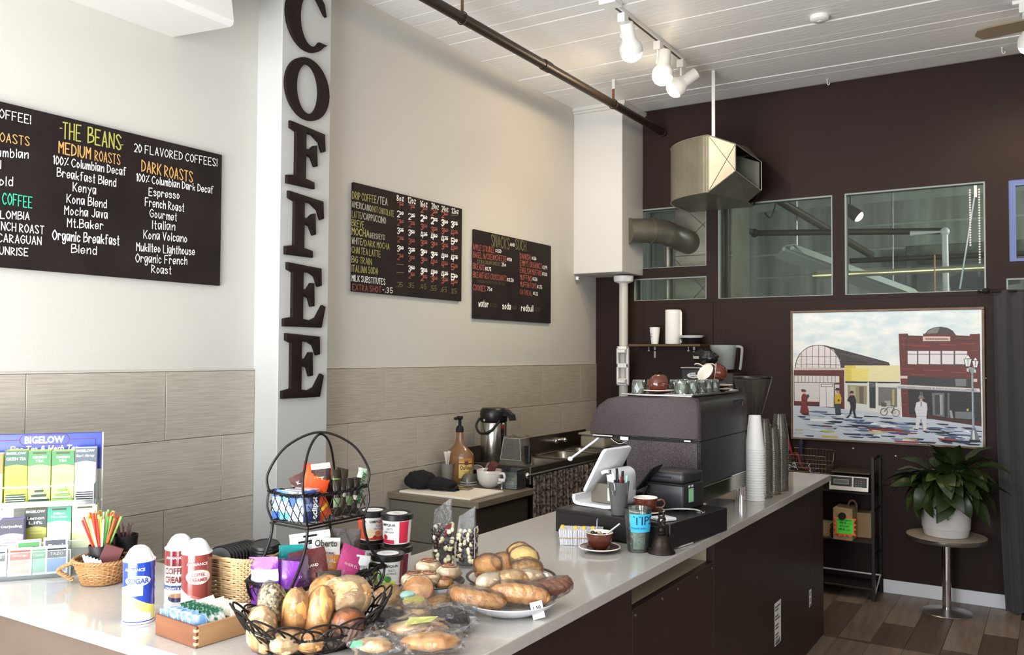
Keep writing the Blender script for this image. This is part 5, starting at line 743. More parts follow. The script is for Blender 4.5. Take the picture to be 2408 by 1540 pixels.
for x,p in ((.35,dd),(.43,d2)):
    b = B(); b.tube(smoothpts([(x,-.010,.45),(x,-.032,.465),(x,-.030,.505),(x,-.032,.545),(x,-.010,.56)],4),.005,8,rf=lambda q:1+.6*math.sin(q*PI*3)**2); b.make('handle', M_pull, p, smooth=50)
cbd = B().rbox((0,0,0),(.50,.33,.012),.003,2).make('cutting_board', mat('cream_board',(232,224,208),.4), label='cream plastic cutting board on the grey cabinet', cat='cutting board', loc=(.085,3.895,.8525))
# sink unit
M_ss = mat('sink_steel', (104,95,84), .32, .85, nz=(12,(90,82,72),3,(1,.2,1),.3))
t = T('sink_unit','long stainless three-bowl sink with a tall back splash','sink',(.012,4.485,0))
L_ = 1.86; zt = .955
b = B(); b.rbox((0,0,zt-.10),(.012,L_,zt+.085),.003,1); b.make('back_splash', M_ss, t)
b = B(); b.rbox((.585,0,zt-.09),(.600,L_,zt+.02),.006,2); b.rbox((.012,0,zt-.09),(.59,.012,zt+.02),.004,1); b.make('apron', M_ss, t)
ys = [.05,.34,.40,.86,.92,1.38,1.44,1.90]
deck = [(.012,.0,.585,.34)]
b = B(); zd = zt-.03
b.box((.012,.012,zd-.012),(.585,.34,zd))
bowls = [(.36,.78),(.84,1.24),(1.28,1.52)]
b.box((.012,.34,zd-.012),(.10,L_,zd)); b.box((.50,.34,zd-.012),(.585,L_,zd))
last = .34
for a,c in bowls: b.box((.10,last,zd-.012),(.50,a,zd)); last = c
b.box((.10,last,zd-.012),(.50,L_,zd)); b.make('deck', M_ss, t)
for a,c in bowls:
    w = .40; q = B(); cx = .30; cy = (a+c)/2
    def sq(k,z,hx=.20,hy=(c-a)/2):
        o = []
        for i in range(24):
            an = 2*PI*i/24; cc,ss = math.cos(an),math.sin(an); e = .35
            o.append((cx+hx*k*math.copysign(abs(cc)**e,cc), cy+hy*k*math.copysign(abs(ss)**e,ss), z))
        return o
    vs = []; lv = [(1,zd+.001),(.97,zd-.02),(.93,zd-.17),(.5,zd-.185)]
    for k,z in lv: vs += sq(k,z)
    q.raw(vs,[(j*24+(i+1)%24,j*24+i,(j+1)*24+i,(j+1)*24+(i+1)%24) for j in range(3) for i in range(24)]+[tuple(range(72,96))]); q.make('bowl', mat('bowl_steel',(150,140,126),.25,.9), t, smooth=50)
    q = B(); q.tube([Vector(p)+Vector((0,0,.0)) for p in sq(1.0,zd+.002)],.004,5,True); q.make('bowl_rim', M_steel, t, smooth=60)
b = B(); b.cyl((.012,1.28,zt+.035),(.012,1.42,zt+.035),.008,8)
for y in (1.28,1.42): b.cyl((.012,y,zt+.035),(.045,y,zt+.035),.018,12); b.sph((.055,y,zt+.035),.02,10)
b.make('faucet', M_chrome, t, smooth=40)
for x,y in ((.05,.05),(.55,.05),(.05,1.8),(.55,1.8)): B().cyl((x,y,0),(x,y,zd-.02),.018,10).make('leg', M_ss, t)
# skirt curtain below the sink
def curtain(b, pts_fn, n, z0, z1, nz=8):
    vs = []
    for j in range(nz+1):
        for i in range(n+1): vs.append(pts_fn(i/n, j/nz))
    return b.raw(vs,[(j*(n+1)+i,j*(n+1)+i+1,(j+1)*(n+1)+i+1,(j+1)*(n+1)+i) for j in range(nz) for i in range(n)])
t = T('sink_skirt','patterned grey and black curtain hanging from a rod below the sink','curtain',(.66,4.44,.2))
def fn(u,v):
    amp = .010+.012*v; y = .02+u*1.25
    return (-.018+amp*math.sin(u*150+1.6*math.sin(u*40)), y+.004*math.sin(u*97), .705*(1-v)+.02+.01*math.sin(u*60)*v)
c = B(); curtain(c, fn, 260, 0, 1, 6)
mk = mat('paisley_cloth', (136,124,114), .85, nz=(62,(52,44,43),4,(1,1,1),.10)); c.make('cloth', mk, t, smooth=60)
B().cyl((-.02,-.03,.735),(-.02,1.9,.735),.007,10).make('rod', M_steel, t); B().sph((-.02,-.04,.735),.018,10).make('finial', M_chrome, t, smooth=60)
b = B(); b.rbox((-.105,-.16,0),(.105,.16,.10),.02,3); b.rbox((-.115,-.17,.10),(.115,.17,.118),.006,2)
b.make('plastic_bin', mat('beige_plastic',(158,150,132),.5), smooth=35, label='beige plastic tub standing at the far end of the sink', cat='tub', loc=(.25,6.165,.9265))
# ------------------------------------------------------------------ grey curtain at the right
t = T('door_curtain','tall charcoal grey curtain hanging at the right edge','curtain',(2.94,6.50,.0))
def fn2(u,v):
    x = u*.75; fold = math.sin(x*62+1.2*math.sin(x*9))
    return (x-.03*v*(1-u)*0+.05*v*v, .006+(.016+.018*v)*fold-.03*v, 2.075*(1-v)+.01-.02*math.sin(x*12)*v*0)
c = B(); curtain(c, fn2, 170, 0,1, 14); c.make('cloth', mat('charcoal_cloth',(58,56,60),.9,sheen=.2), t, smooth=60)
B().cyl((-.02,.01,2.078),(1.0,.01,2.078),.009,10).make('rod', M_blackm, t)
b = B(); b.sph((-.045,.01,2.082),.022,10,sc=(1,1,.9)); b.sph((-.085,.01,2.078),.012,8); b.cyl((.02,.01,2.078),(.02,.06,2.078),.008,8); b.make('finial', M_blackm, t, smooth=60)
# ------------------------------------------------------------------ pedestal table with the plant pot
t = T('pedestal_table','small round pedestal table with a chrome post and beige top','table',(2.67,6.27,0))
B().lathe([(0,0),(.150,0),(.152,.004),(.148,.009),(.04,.020),(.030,.024),(0,.024)],40).make('base', mat('brushed_base',(148,142,138),.3,.8), t, smooth=40)
B().cyl((0,0,.02),(0,0,.470),.027,24).make('post', M_chrome, t, smooth=40)
B().lathe([(0,.467),(.238,.467),(.24,.470),(.24,.492),(.238,.494),(0,.494)],56).make('edge_band', mat('dull_chrome',(150,146,142),.25,.9), t, smooth=40)
B().lathe([(0,.494),(.236,.494),(.236,.4965),(0,.4965)],56).make('tabletop', mat('beige_top',(170,156,132),.5), t)
# ------------------------------------------------------------------ potted plant
t = T('plant_pot','wide white plastic flower pot on the round pedestal table','pot',(2.67,6.26,.498))
B().lathe([(0,0),(.124,0),(.128,.004),(.139,.05),(.141,.052),(.150,.20),(.156,.205),(.160,.245),(.155,.247),(.148,.21),(.0,.20)],44).make('pot', mat('pot_plastic',(206,204,202),.4), t, smooth=30)
B().lathe([(0,.203),(.146,.205)],24).make('soil', mat('soil',(44,34,28),.9,bump=(60,1,(1,1,1))), t)
pl_ = T('peace_lily','bushy dark green broad-leaved plant growing in the white pot','plant',(2.67,6.26,.72))
M_leaf = mat('leaf_green', (42,56,24), .38, nz=(6,(32,48,20),3,(1,1,1),.3))
M_leaf2 = mat('leaf_green_light', (62,80,34), .32)
random.seed(4)
def leaf(L, w, bend, tip=0, stem=.12):
    b = B(); n = 9; vs = []
    for i in range(n+1):
        u = i/n; a = bend*u; x = L*(math.sin(a)/bend if bend else u); z = L*((1-math.cos(a))/bend if bend else 0)*-1
        ww = w*math.sin(PI*min(1,u**.72))**.9*(1 if u < 1 else 0)+.0006
        for k,sy in enumerate((-1,-.5,0,.5,1)):
            vs.append((x, sy*ww, z+abs(sy)*ww*.35+.003*math.sin(u*14)*abs(sy)))
    fs = [(i*5+k,(i+1)*5+k,(i+1)*5+k+1,i*5+k+1) for i in range(n) for k in range(4)]
    return b.raw(vs, fs)
shapes = [leaf(.21,.052,.8).make('leaf', M_leaf, pl_, smooth=80), leaf(.22,.058,1.3).make('leaf', M_leaf, pl_, smooth=80), leaf(.16,.044,1.0).make('leaf', M_leaf2, pl_, smooth=80)]
st = B()
def put(k, az, el, r0, z0, roll, used={}):
    if math.sin(az)*(r0+.2*math.cos(el)) > .22: az = -az
    o = shapes[k] if k not in used else shapes[k].copy()
    if k in used: COL.objects.link(o)
    used[k] = 1
    p = Vector((r0*math.cos(az), r0*math.sin(az), z0))
    o.location = p; o.rotation_euler = (Matrix.Rotation(az,3,'Z')@Matrix.Rotation(-el,3,'Y')@Matrix.Rotation(roll,3,'X')).to_euler()
    q = Vector((random.uniform(-.05,.05), random.uniform(-.05,.05), -.03))
    st.tube(smoothpts([q, q*.4+p*.6+Vector((0,0,.03)), p],4), .003, 4)
# hand placed outer leaves: (kind, azimuth deg, elevation, reach, height)
for k,az,el,r,z in ((1,265,1.25,.06,.21),(0,300,1.35,.10,.22),(0,250,1.0,.03,.25),(1,345,.75,.14,.24),(1,0,.55,.17,.20),(0,15,.95,.12,.25),(0,350,.2,.19,.10),(1,340,-.1,.17,.08),(0,330,-.5,.15,.02),
    (0,185,.15,.17,.14),(2,195,.55,.14,.17),(2,180,-.25,.22,.10),(1,190,-.1,.10,.12),(2,205,-.6,.16,.05),(2,215,-.9,.14,.02),(1,225,-.5,.12,.08),(1,240,-.45,.13,.10),(2,262,-.6,.15,.05),(2,280,-.7,.14,.05),(1,300,-.5,.13,.09),(0,315,-.35,.14,.11),(1,285,.1,.10,.16),(1,310,.2,.12,.16),(0,230,.3,.08,.16),(2,255,.4,.10,.16),(0,200,.8,.08,.18),(0,275,.7,.07,.2),(1,322,.55,.10,.2)):
    put(k, math.radians(az), el, r, z+random.uniform(-.01,.01), random.uniform(-.5,.5))
for i in range(46):
    put(random.choice((0,1,1,2)), random.uniform(0,2*PI), random.uniform(-.5,1.1), random.uniform(.03,.16), random.uniform(.03,.2), random.uniform(-.6,.6))
st.make('stems', mat('leaf_stem',(66,92,44),.5), pl_, smooth=60).__setitem__('kind','stuff')
# ------------------------------------------------------------------ black shelf rack at the wall and its load
M_rk = mat('rack_black', (34,28,27), .4, .2)
RX0,RX1,RY0,RY1 = 1.62,2.228,6.275,6.548
t = T('shelf_rack','black metal rack with open shelves between counter end and plant','shelf',((RX0+RX1)/2,(RY0+RY1)/2,0))
cx,cy = (RX0+RX1)/2,(RY0+RY1)/2
for x in (RX0,RX1):
    for y in (RY0,RY1): B().rbox((x-cx-.011,y-cy-.011,0),(x-cx+.011,y-cy+.011,.965),.002,1).make('post', M_rk, t)
for z in (.085,.395,.725):
    B().rbox((RX0-cx,RY0-cy,z-.014),(RX1-cx,RY1-cy,z),.002,1).make('shelf_board', M_rk, t)
for x in (RX0,RX1):
    for z in (.30,.60,.95): B().box((x-cx-.005,RY0-cy,z-.008),(x-cx+.005,RY1-cy,z+.008)).make('side_rail', M_rk, t)
B().cyl((RX0-cx,RY1-cy-.04,.13),(RX1-cx,RY1-cy-.04,.13),.006,8).make('white_bar', M_white, t)
B().tube([(RX1-cx+.0,RY1-cy,.13),(RX1-cx+.0,RY0-cy+.05,.04),(RX1-cx,RY0-cy+.05,.13)],.005,6).make('white_bar', M_white, t)
t = T('counter_scale','silver fronted digital weighing scale on the top shelf of the rack','scale',(2.085,6.36,.7262))
b = B(); b.prism([(-.135,.012),(-.155,.012),(-.135,.105),(-.125,.110),(.12,.110),(.12,.012)],-.125,.125,ax='x'); b.make('body', mat('scale_body',(40,36,35),.4), t)
def fp(u,v,d=0): # point on the sloping front panel
    f = (v+.0)/.095; return (u, -.1555+.020*f-d-.0008, .014+v)
def fq(b,u0,u1,v0,v1,d,c=None): b.raw([fp(u0,v0,d),fp(u1,v0,d),fp(u1,v1,d),fp(u0,v1,d)],[(0,1,2,3)],c)
b = B(); fq(b,-.125,.125,0,.093,.0005); b.make('front_panel', mat('scale_silver',(196,190,178),.3,.5), t)
b = B(); fq(b,-.117,.02,.026,.087,.0010); fq(b,.030,.115,.026,.087,.0010); b.make('black_field', M_black, t)
b = B(); fq(b,-.098,.0,.040,.070,.0013); b.make('screen_bezel', mat('bezel_grey',(160,160,152),.4), t)
b = B(); fq(b,-.095,-.003,.043,.067,.0016); b.make('display', mat('lcd',(92,96,86),.25), t)
for r_ in range(3):
    for k in range(3):
        b = B(); x = .047+k*.016; z = .036+r_*.015; b.sph(fp(x,z,.001),.0055,8,sc=(1,.3,.8)); b.make('key', mat('key_grey',(130,128,124),.5), t)
for z,c in ((.066,(170,60,50)),(.051,(60,90,150))): B().sph(fp(.098,z,.001),.0055,8,sc=(1,.3,.8)).make('key', mat('key_%d'%c[0],c,.5), t)
B().rbox((-.125,-.11,.122),(.13,.14,.130),.003,1).make('weighing_plate', mat('plate_brown',(92,82,70),.35,.6), t); B().box((-.03,-.03,.108),(.03,.03,.123)).make('support', M_black, t)
M_card = mat('cardboard', (168,140,104), .75, nz=(20,(152,126,92),3,(1,1,1),.3))
t = T('coffee_carafe_box','cardboard coffee carafe box with a black spout cap on the middle shelf','box',(2.04,6.335,.3962))
b = B(); b.rbox((-.063,-.10,0),(.063,.10,.215),.003,1); b.make('carton', M_card, t)
b = B(); b.prism([(-.05,.225),(.062,.215),(.045,.155),(-.035,.165)],-.107,-.101,ax='y'); b.make('flap', M_card, t)
B().tube([(.045+.028*math.cos(a),.0,.215+.045*math.sin(a)) for a in [PI*k/10 for k in range(11)]],.007,5).make('handle', mat('cardboard_dark',(110,84,60),.8), t)
B().cyl((.0,-.125,.165),(.0,-.10,.165),.024,20).make('spout_cap', M_blackm, t, smooth=40)
t = T('price_star','orange starburst price tag with a green centre on the carafe box','sign',(2.055,6.226,.425))
import math as _m
pts = []
for i in range(28):
    a = 2*PI*i/28; r1 = (1.0 if i%2 else .78); pts.append((.075*r1*(math.cos(a)/max(abs(math.cos(a)),abs(math.sin(a)))), .085*r1*(math.sin(a)/max(abs(math.cos(a)),abs(math.sin(a))))*.85+.068))
b = B(); b.prism(pts,-.001,.001,ax='y'); b.make('star_card', mat('fluorescent_orange',(244,104,60),.6), t)
B().box((-.052,-.0022,.018),(.055,-.0012,.122)).make('green_card', mat('fluorescent_green',(84,220,70),.6), t)
b = B()
for s_,x,z,w,h in (('TO-GO CARAFE',-.046,.104,.09,.010),('$16.95',-.03,.084,.04,.014),('+TAX',.018,.084,.024,.008),('WITH CUPS',-.03,.064,.06,.010),('$18.95',-.038,.04,.04,.014),('+TAX',.01,.04,.024,.008)):
    hand(b, s_, w, h, lambda u,v:(x+u,-.0028,z+v), None, .0022)
b.make('lettering', mat('green_ink',(24,52,26),.6), t)
o = B().rbox((-.075,-.09,0),(.075,.09,.17),.003,1).make('cardboard_box', M_card, label='plain cardboard box beside the carafe box on the middle shelf', cat='box', loc=(2.147,6.46,.3962), rz=.0)
o.scale = (.72,.72,1)
st_ = B()
for k in range(11): st_.M = Matrix.Translation((0,0,k*.008))@Matrix.Rotation(random.uniform(-.05,.05),4,'Z'); st_.rbox((-.06,-.08,0),(.06,.08,.0072),.001,1)
o = T('folded_bag_stack','pile of folded brown paper bags at the left of the middle shelf','bags',(1.885,6.38,.3962)); st_.M = None
st_.make('bags', M_card, o).__setitem__('kind','stuff'); B().box((-.04,-.06,.088),(.04,.05,.0892)).make('leaflet', mat('leaflet',(150,146,130),.7), o)
# ------------------------------------------------------------------ wire basket on the peg board and what hangs by it
t = T('wire_basket','hanging wire basket on the peg board beyond the cup stacks','basket',(1.79,6.43,.80))
b = B(); M_wr = mat('basket_wire',(126,116,96),.4,.6); x0,x1,y0,y1 = -.15,.13,-.12,.12
for z,i in ((0,.012),(.03,.008),(.06,.005),(.09,.002)):
    b.tube([(x0+i,y0+i,z),(x1-i,y0+i,z),(x1-i,y1-i,z),(x0+i,y1-i,z)],.0013,4,True)
for k in range(13):
    x = x0+.012+(x1-x0-.024)*k/12; b.tube([(x,y0,.14),(x,y0+.012,0),(x,y1-.012,0),(x,y1,.165)],.0013,4)
for k in range(9):
    y = y0+.012+(y1-y0-.024)*k/8; b.tube([(x0,y,.13),(x0+.012,y,0),(x1-.012,y,0),(x1,y,.08)],.0013,4)
b.make('mesh', M_wr, t).__setitem__('kind','stuff')
b = B(); b.tube(smoothpts([(x0,y0,.145),(x1-.03,y0,.145),(x1-.01,y0,.13),(x1,y0+.03,.08),(x1,y1-.04,.085),(x1,y1-.01,.15),(x1-.01,y1,.168),(x0,y1,.17)],3),.0028,6); b.make('rim', M_wr, t, smooth=60)
t = T('tangle_of_tags','red and blue lanyards with white tags inside the wire basket','lanyards',(1.74,6.42,.806))
b = B(); b.tube(smoothpts([(-.12,.06,.10),(-.05,.0,.14),(.0,-.05,.05),(.06,.02,.01),(.08,.0,.005)],5),.008,5); b.make('red_cord', mat('red_cloth',(120,40,38),.8), t, smooth=60)
b = B(); b.tube(smoothpts([(-.1,.03,.02),(-.02,.05,.06),(.05,-.02,.02),(.1,.06,.04)],5),.009,5); b.make('blue_cord', mat('navy_cloth',(44,46,78),.8), t, smooth=60)
b = B()
for k in range(9):
    x,y,z = random.uniform(-.12,.06),random.uniform(-.10,-.04),random.uniform(.03,.07); b.M = Matrix.Translation((x,y,z))@Euler((random.random()*2,random.random(),random.random()*3)).to_matrix().to_4x4(); b.tube(smoothpts([(-.012,0,0),(-.004,.008,.01),(.006,0,.004),(.01,-.006,.012)],3),.003,5)
b.M = None; b.make('white_tags', M_white, t, smooth=60)
t = T('hanging_umbrella','red folded umbrella hanging on the peg board beside the painting','umbrella',(1.575,6.50,.90))
b = B(); b.tube(smoothpts([(0,0,.22),(.012,0,.20),(.03,0,.12),(.06,0,.02),(.075,0,-.01)],4),.020,8,rf=lambda q:1.25-.9*q); b.make('canopy', mat('dull_red',(134,42,40),.7), t, smooth=60); B().cyl((0,0,.22),(0,.06,.235),.005,6).make('hook', M_steel, t)
t = T('hanging_umbrella','navy folded umbrella hanging left under the painting','umbrella',(1.70,6.50,.93))
b = B(); b.tube([(0,0,.10),(.0,0,.06),(.0,0,-.06)],.016,8,rf=lambda q:1.2-.8*q); b.make('canopy', MATS['navy_cloth'], t, smooth=60); B().cyl((0,0,.10),(0,.06,.11),.005,6).make('hook', M_steel, t)
# ------------------------------------------------------------------ things in the neighbouring room
t = T('square_duct','big square sheet-metal duct behind the small upper window','duct',(.75,7.05,1.6))
b = B(); b.rbox((-.17,-.17,0),(.32,.3,2.0),.004,1); b.make('duct_body', M_galv, t)
b = B()
for a,c in (((-.17,-.173,.35),(.32,-.173,.85)),((-.17,-.173,.85),(.32,-.173,.35)),((-.17,-.173,.90),(.32,-.173,1.35)),((-.17,-.173,1.35),(.32,-.173,.90)),((-.17,-.173,.875),(.32,-.173,.875))): b.tube([a,c],.003,4)
b.make('crease', mat('seam_metal',(176,172,158),.35,.7), t)
t = T('round_duct','galvanised round duct with an elbow passing through the upper window','duct',(.42,6.30,2.63))
b = B(); b.tube(smoothpts([(0,0,0),(.13,.14,.01),(.20,.23,.005),(.25,.34,-.02),(.30,.75,-.06)],5),.098,22); b.make('elbow', M_galv, t, smooth=40)
b = B(); 
for p,q in (((0,0,0),(.010,.011,0)),((.13,.14,.01),(.142,.153,.01))): b.cyl(p,q,.104,24)
b.make('seam_ring', M_galv, t, smooth=40)
t = T('vertical_duct','thin round duct rising behind the small lower window','duct',(.53,6.86,1.6))
B().cyl((0,0,0),(0,0,.98),.038,16).make('pipe', M_galv, t, smooth=40)
M_pipe2 = mat('sprinkler_pipe',(66,58,50),.5,.3)
def pipe(lab, pts, r, m, nm='sprinkler_pipe', cat='pipe'):
    p0 = Vector(pts[0]); t = T(nm, lab, cat, p0); B().tube([Vector(p)-p0 for p in pts], r, 12).make('pipe', m, t, smooth=60)
    if r > .02:
        b = B(); 
        for p in pts[1:-1]: b.sph(Vector(p)-p0, r*1.5, 10)
        if len(pts) > 2: b.make('fitting', m, t, smooth=60)
    return t
pipe('brown pipe running across the next room, high behind the middle window',[(.915,7.55,2.783),(.92,8.0,2.785),(2.52,8.0,2.69)],.028,M_pipe2)
pipe('dark pipe low behind the large window',[(1.3,10.4,2.73),(4.6,10.4,2.71)],.03,M_pipe2)
pipe('thick dark steel beam slanting under the next room ceiling',[(1.08,7.2,3.12),(1.72,9.3,2.66)],.035,M_pipe2,'steel_beam','beam')
pipe('dark steel post beside the left jamb of the middle window',[(1.035,6.86,1.6),(1.035,6.86,3.6)],.018,M_pipe2,'steel_post','post')
pipe('white plastic pipe dropping from an elbow behind the large window',[(2.30,7.6,2.633),(2.55,7.6,2.633),(2.558,7.6,1.6)],.024,M_whitep,'plastic_pipe')
pipe('bright metal tube crossing low behind the large window',[(1.62,7.25,2.295),(3.9,7.25,2.31)],.024,mat('brass_tube',(196,186,150),.3,.7),'metal_tube','tube')
pipe('thin copper rod standing behind the large window',[(2.55,6.9,1.7),(2.55,6.9,2.38)],.005,mat('copper',(176,120,90),.4,.6),'copper_rod','rod')
t = T('old_post','chipped pale painted timber post behind the middle window','post',(.805,7.66,1.5))
B().rbox((-.035,-.04,0),(.035,.04,2.1),.004,1).make('post', mat('chipped_paint',(196,192,160),.7,nz=(6,(110,104,70),5,(4,4,1),.15)), t)
t = T('fluorescent_fixture','hanging two-tube fluorescent lamp fixture in the next room','lamp',(1.242,8.0,2.60),rot=(0,0,0))
FX = Matrix(((.41,-.90,.07,0),(.90,.42,.10,0),(-.17,.0,.985,0),(0,0,0,1)))
b = B(); b.M = FX; b.prism([(-.17,-.045),(-.045,.06),(.045,.06),(.17,-.045),(.045,.05),(-.045,.05)],0,1.9,ax='x'); b.make('reflector', mat('fixture_white',(196,202,196),.4), t)
for s_ in (-.045,.045):
    b = B(); b.M = FX; b.cyl((-.03,s_,.015),(1.88,s_,.015),.019,12); b.make('tube', mat('unlit_tube',(214,220,216),.3), t, smooth=40)
b = B()
for x in (.1,1.6): b.cyl((x*.41,x*.9,.06-x*.17),(x*.41,x*.9,1.04),.006,6)
b.make('hanger_rod', M_steel, t)
pipe('hooked cable loop above the fluorescent fixture',smoothpts([(1.20,7.6,3.6),(1.24,7.6,3.1),(1.19,7.6,2.86),(1.13,7.6,2.90)],5),.008,M_pipe2,'cable','cable')
t = T('far_artwork','large dark painting leaning on the far wall of the next room','painting',(2.5,11.4,1.48))
B().rbox((-.75,0,0),(1.4,.05,1.5),.01,1).make('canvas', mat('abstract_canvas',(52,54,50),.6,nz=(2.2,(120,124,112),3,(1,1,1),.1)), t)
b = B(); b.M = Matrix.Translation((0,-.004,0)); b.prism([(-.2,.75),(.1,.85),(.0,1.2),(-.3,1.1)],0,.003,ax='y'); b.prism([(.0,.95),(.45,1.0),(.4,1.4),(.1,1.35)],0,.003,ax='y'); b.make('dark_patches', mat('black_paint_patch',(26,26,26),.6), t)
t = T('far_spotlight','bright white spotlight glowing in the next room','spotlight',(1.876,7.7,2.83))
b = B(); b.M = Matrix.Rotation(-.9,4,'Y'); b.lathe([(0,.14),(.04,.14),(.055,.0),(.05,-.02)],16); b.make('lamp_shade', M_pipe2, t, smooth=40)
b = B(); b.M = Matrix.Rotation(-.9,4,'Y'); b.sph((0,0,-.02),.045,12,sc=(1,1,.6)); b.make('bulb', mat('white_glow',(250,250,244),.3,emit=12), t, smooth=60)
B().cyl((-.05,0,.1),(-.05,0,.82),.008,6).make('rod', M_pipe2, t)
for (x,z0,lab,n) in ((2.803,2.37,'shorter loop of white bead chain in the large inner window',23),(2.858,2.25,'longer loop of white bead chain at the right of the large inner window',29)):
    t = T('bead_chain', lab, 'chain', (x,YB+.02,z0))
    b = B(); tot = 2.79-z0
    for k in range(n): b.sph((0,0,.03+k*(tot-.03)/n),.0075,8)
    b.make('beads', M_white, t, smooth=60)['kind'] = 'stuff'; B().tube([(0,0,0),(.008,0,.01),(.006,0,.03),(-.006,0,.03),(-.008,0,.01)],.002,4,True).make('clip', M_glass, t)
t = T('blind_wand','slanting white wand hanging in the large inner window','wand',(2.84,YB+.015,2.70))
B().tube([(0,0,.09),(-.005,0,.05),(-.105,.03,-.59)],.006,8).make('rod', mat('pale_blue_plastic',(176,190,200),.3), t, smooth=60); B().box((-.012,-.008,.02),(.006,.008,.10)).make('clip', M_white, t)
for x,z,lab in ((2.885,1.505,'tiny white push pin on the brown wall by the curtain'),(2.05,.99,'white push pin under the left part of the painting'),(2.33,.955,'white push pin just right of the black rack')):
    B().sph((0,0,0),.006,8).make('push_pin', M_white, smooth=60, label=lab, cat='pin', loc=(x,YB-.010,z))
# ------------------------------------------------------------------ espresso machine
M_spk = mat('speckled_black_shell', (22,16,17), .55, nz=(430,(88,76,78),2,(1,1,1),.16), spec=.3, bump=(240,.25,(1,1,1)))
M_lth = mat('grained_black_shell', (30,24,24), .36, bump=(150,.5,(1,1,1)))
t = T('espresso_machine','large black espresso machine with a speckled rounded hood on steel feet','espresso machine',(1.72,3.96,CT))
X0,X1,Y0,Y1 = 1.44-1.72,1.975-1.72,3.625-3.96,4.305-3.96
hp = [(X0,.350),(X0+.002,.40),(X0+.016,.445),(X0+.045,.488),(X0+.088,.517),(X0+.14,.528),(X1-.045,.536),(X1-.015,.528),(X1-.003,.505),(X1,.47),(X1,.349)]
b = B(); cz_ = .43; cx_ = (X0+X1)/2; ring_ = lambda k,y: [(cx_+(x-cx_)*k,y,cz_+(z-cz_)*k+ .0) for x,z in hp]
P0,P1,P2 = ring_(1,Y0+.022),ring_(.985,Y0+.008),ring_(.945,Y0); n = len(hp); b.raw(P0+P1+P2,[(j*n+i,j*n+(i+1)%n,(j+1)*n+(i+1)%n,(j+1)*n+i) for j in range(2) for i in range(n)]+[tuple(range(2*n,3*n))]); b.make('hood_side', M_spk, t, smooth=50)
b = B(); b.prism(hp, Y1-.012, Y1, ax='y'); b.make('hood_side', M_spk, t)
b = B(); hh = [(x*1.0,z-.003) for x,z in hp]; b.prism(hh, Y0+.022, Y1-.012, ax='y'); b.make('hood_cover', M_lth, t, smooth=50)
bp = [(X0+.195,.350),(X0+.195,.10),(X1-.006,.10),(X1-.006,.346)]
b = B(); b.prism([(X0+.19,.335),(X0+.19,.105),(X1-.012,.105),(X1-.012,.335)], Y0+.004, Y0+.014, ax='y'); b.make('body_side', M_spk, t)
b = B(); b.box((X0+.195,Y0+.014,.105),(X1-.006,Y1-.014,.343)); b.make('body', M_lth, t)
b = B(); b.rbox((X1-.012,Y0+.02,.148),(X1-.002,Y1-.01,.342),.002,1); b.make('rear_panel', M_lth, t)
b = B(); b.box((X0+.02,Y0+.012,.335),(X1-.004,Y1-.01,.346)); b.make('gap_trim', M_blackm, t)
b = B(); b.box((X0+.16,Y0-.002,.332),(X0+.20,Y0+.006,.347)); b.box((X1-.07,Y0-.001,.341),(X1-.04,Y0+.004,.347)); b.box((X0+.02,Y0,.344),(X0+.12,Y0+.006,.349)); b.make('steel_clip', M_steel, t)
M_mir = mat('polished_sheet',(150,146,136),.12,1)
b = B(); b.rbox((X0+.02,Y0+.02,.070),(X1-.004,Y1-.006,.142),.003,1); b.make('drip_tray', M_mir, t)
B().box((X1-.005,Y0+.02,.143),(X1-.001,Y1-.006,.148)).make('bright_strip', M_chrome, t)
for x in (X0+.08,X1-.02):
    for y in (Y0+.08,Y1-.05): B().cyl((x,y,0),(x,y,.072),.025,20).make('foot', M_chrome, t, smooth=40)
b = B(); b.tube(smoothpts([(X0+.075,Y0+.08,.35),(X0+.04,Y0+.06,.345),(X0+.0,Y0+.05,.31),(X0-.12,Y0+.05,.225)],6),.0055,8); b.sph((X0-.125,Y0+.05,.221),.011,10,sc=(1.3,1,1)); b.make('steam_wand', M_whitep, t, smooth=60)
b = B(); b.tube(smoothpts([(X0+.05,Y0+.10,.345),(X0+.08,Y0+.10,.315),(X0+.12,Y0+.10,.305),(X0+.17,Y0+.10,.335)],6),.005,8); b.make('water_spout', M_chrome, t, smooth=60)
B().cyl((X0+.015,Y0+.2,.415),(X0-.05,Y0+.19,.435),.026,16).make('knob', M_black, t, smooth=40)
b = B(); b.cyl((X0+.2,Y0+.05,.10),(X0+.2,Y0+.05,.1),.001,4)
for y in (.0,.2): B().cyl((X0+.12,y,.28),(X0+.12,y,.345),.032,18).make('group_head', M_chrome, t, smooth=40)
for y in (.0,.2):
    b = B(); b.cyl((X0+.12,y,.262),(X0+.12,y,.28),.034,18); b.cyl((X0+.09,y,.27),(X0-.04,y,.262),.010,10,r2=.013); b.make('portafilter', M_black, t, smooth=40)
b = B(); b.box((X1-.003,Y1-.20,.44),(X1-.0005,Y1-.055,.505)); b.make('maker_badge', mat('badge_black',(26,22,22),.15), t)
b = B(); hand(b,'spirit',.10,.016,lambda u,v:(X1+.0002,Y1-.185+u,.455+v),None,.0025); b.quad((X1+.0003,Y1-.185,.49),(X1+.0003,Y1-.1,.50),(X1+.0003,Y1-.1,.498),(X1+.0003,Y1-.185,.487)); b.make('lettering', mat('badge_grey',(110,100,98),.5), t)
b = B(); b.raw([(X1+.0004,Y1-.083,.468),(X1+.0004,Y1-.068,.474),(X1+.0004,Y1-.066,.494),(X1+.0004,Y1-.083,.490)],[(0,1,2,3)]); b.make('red_mark', mat('badge_red',(170,80,84),.5), t)
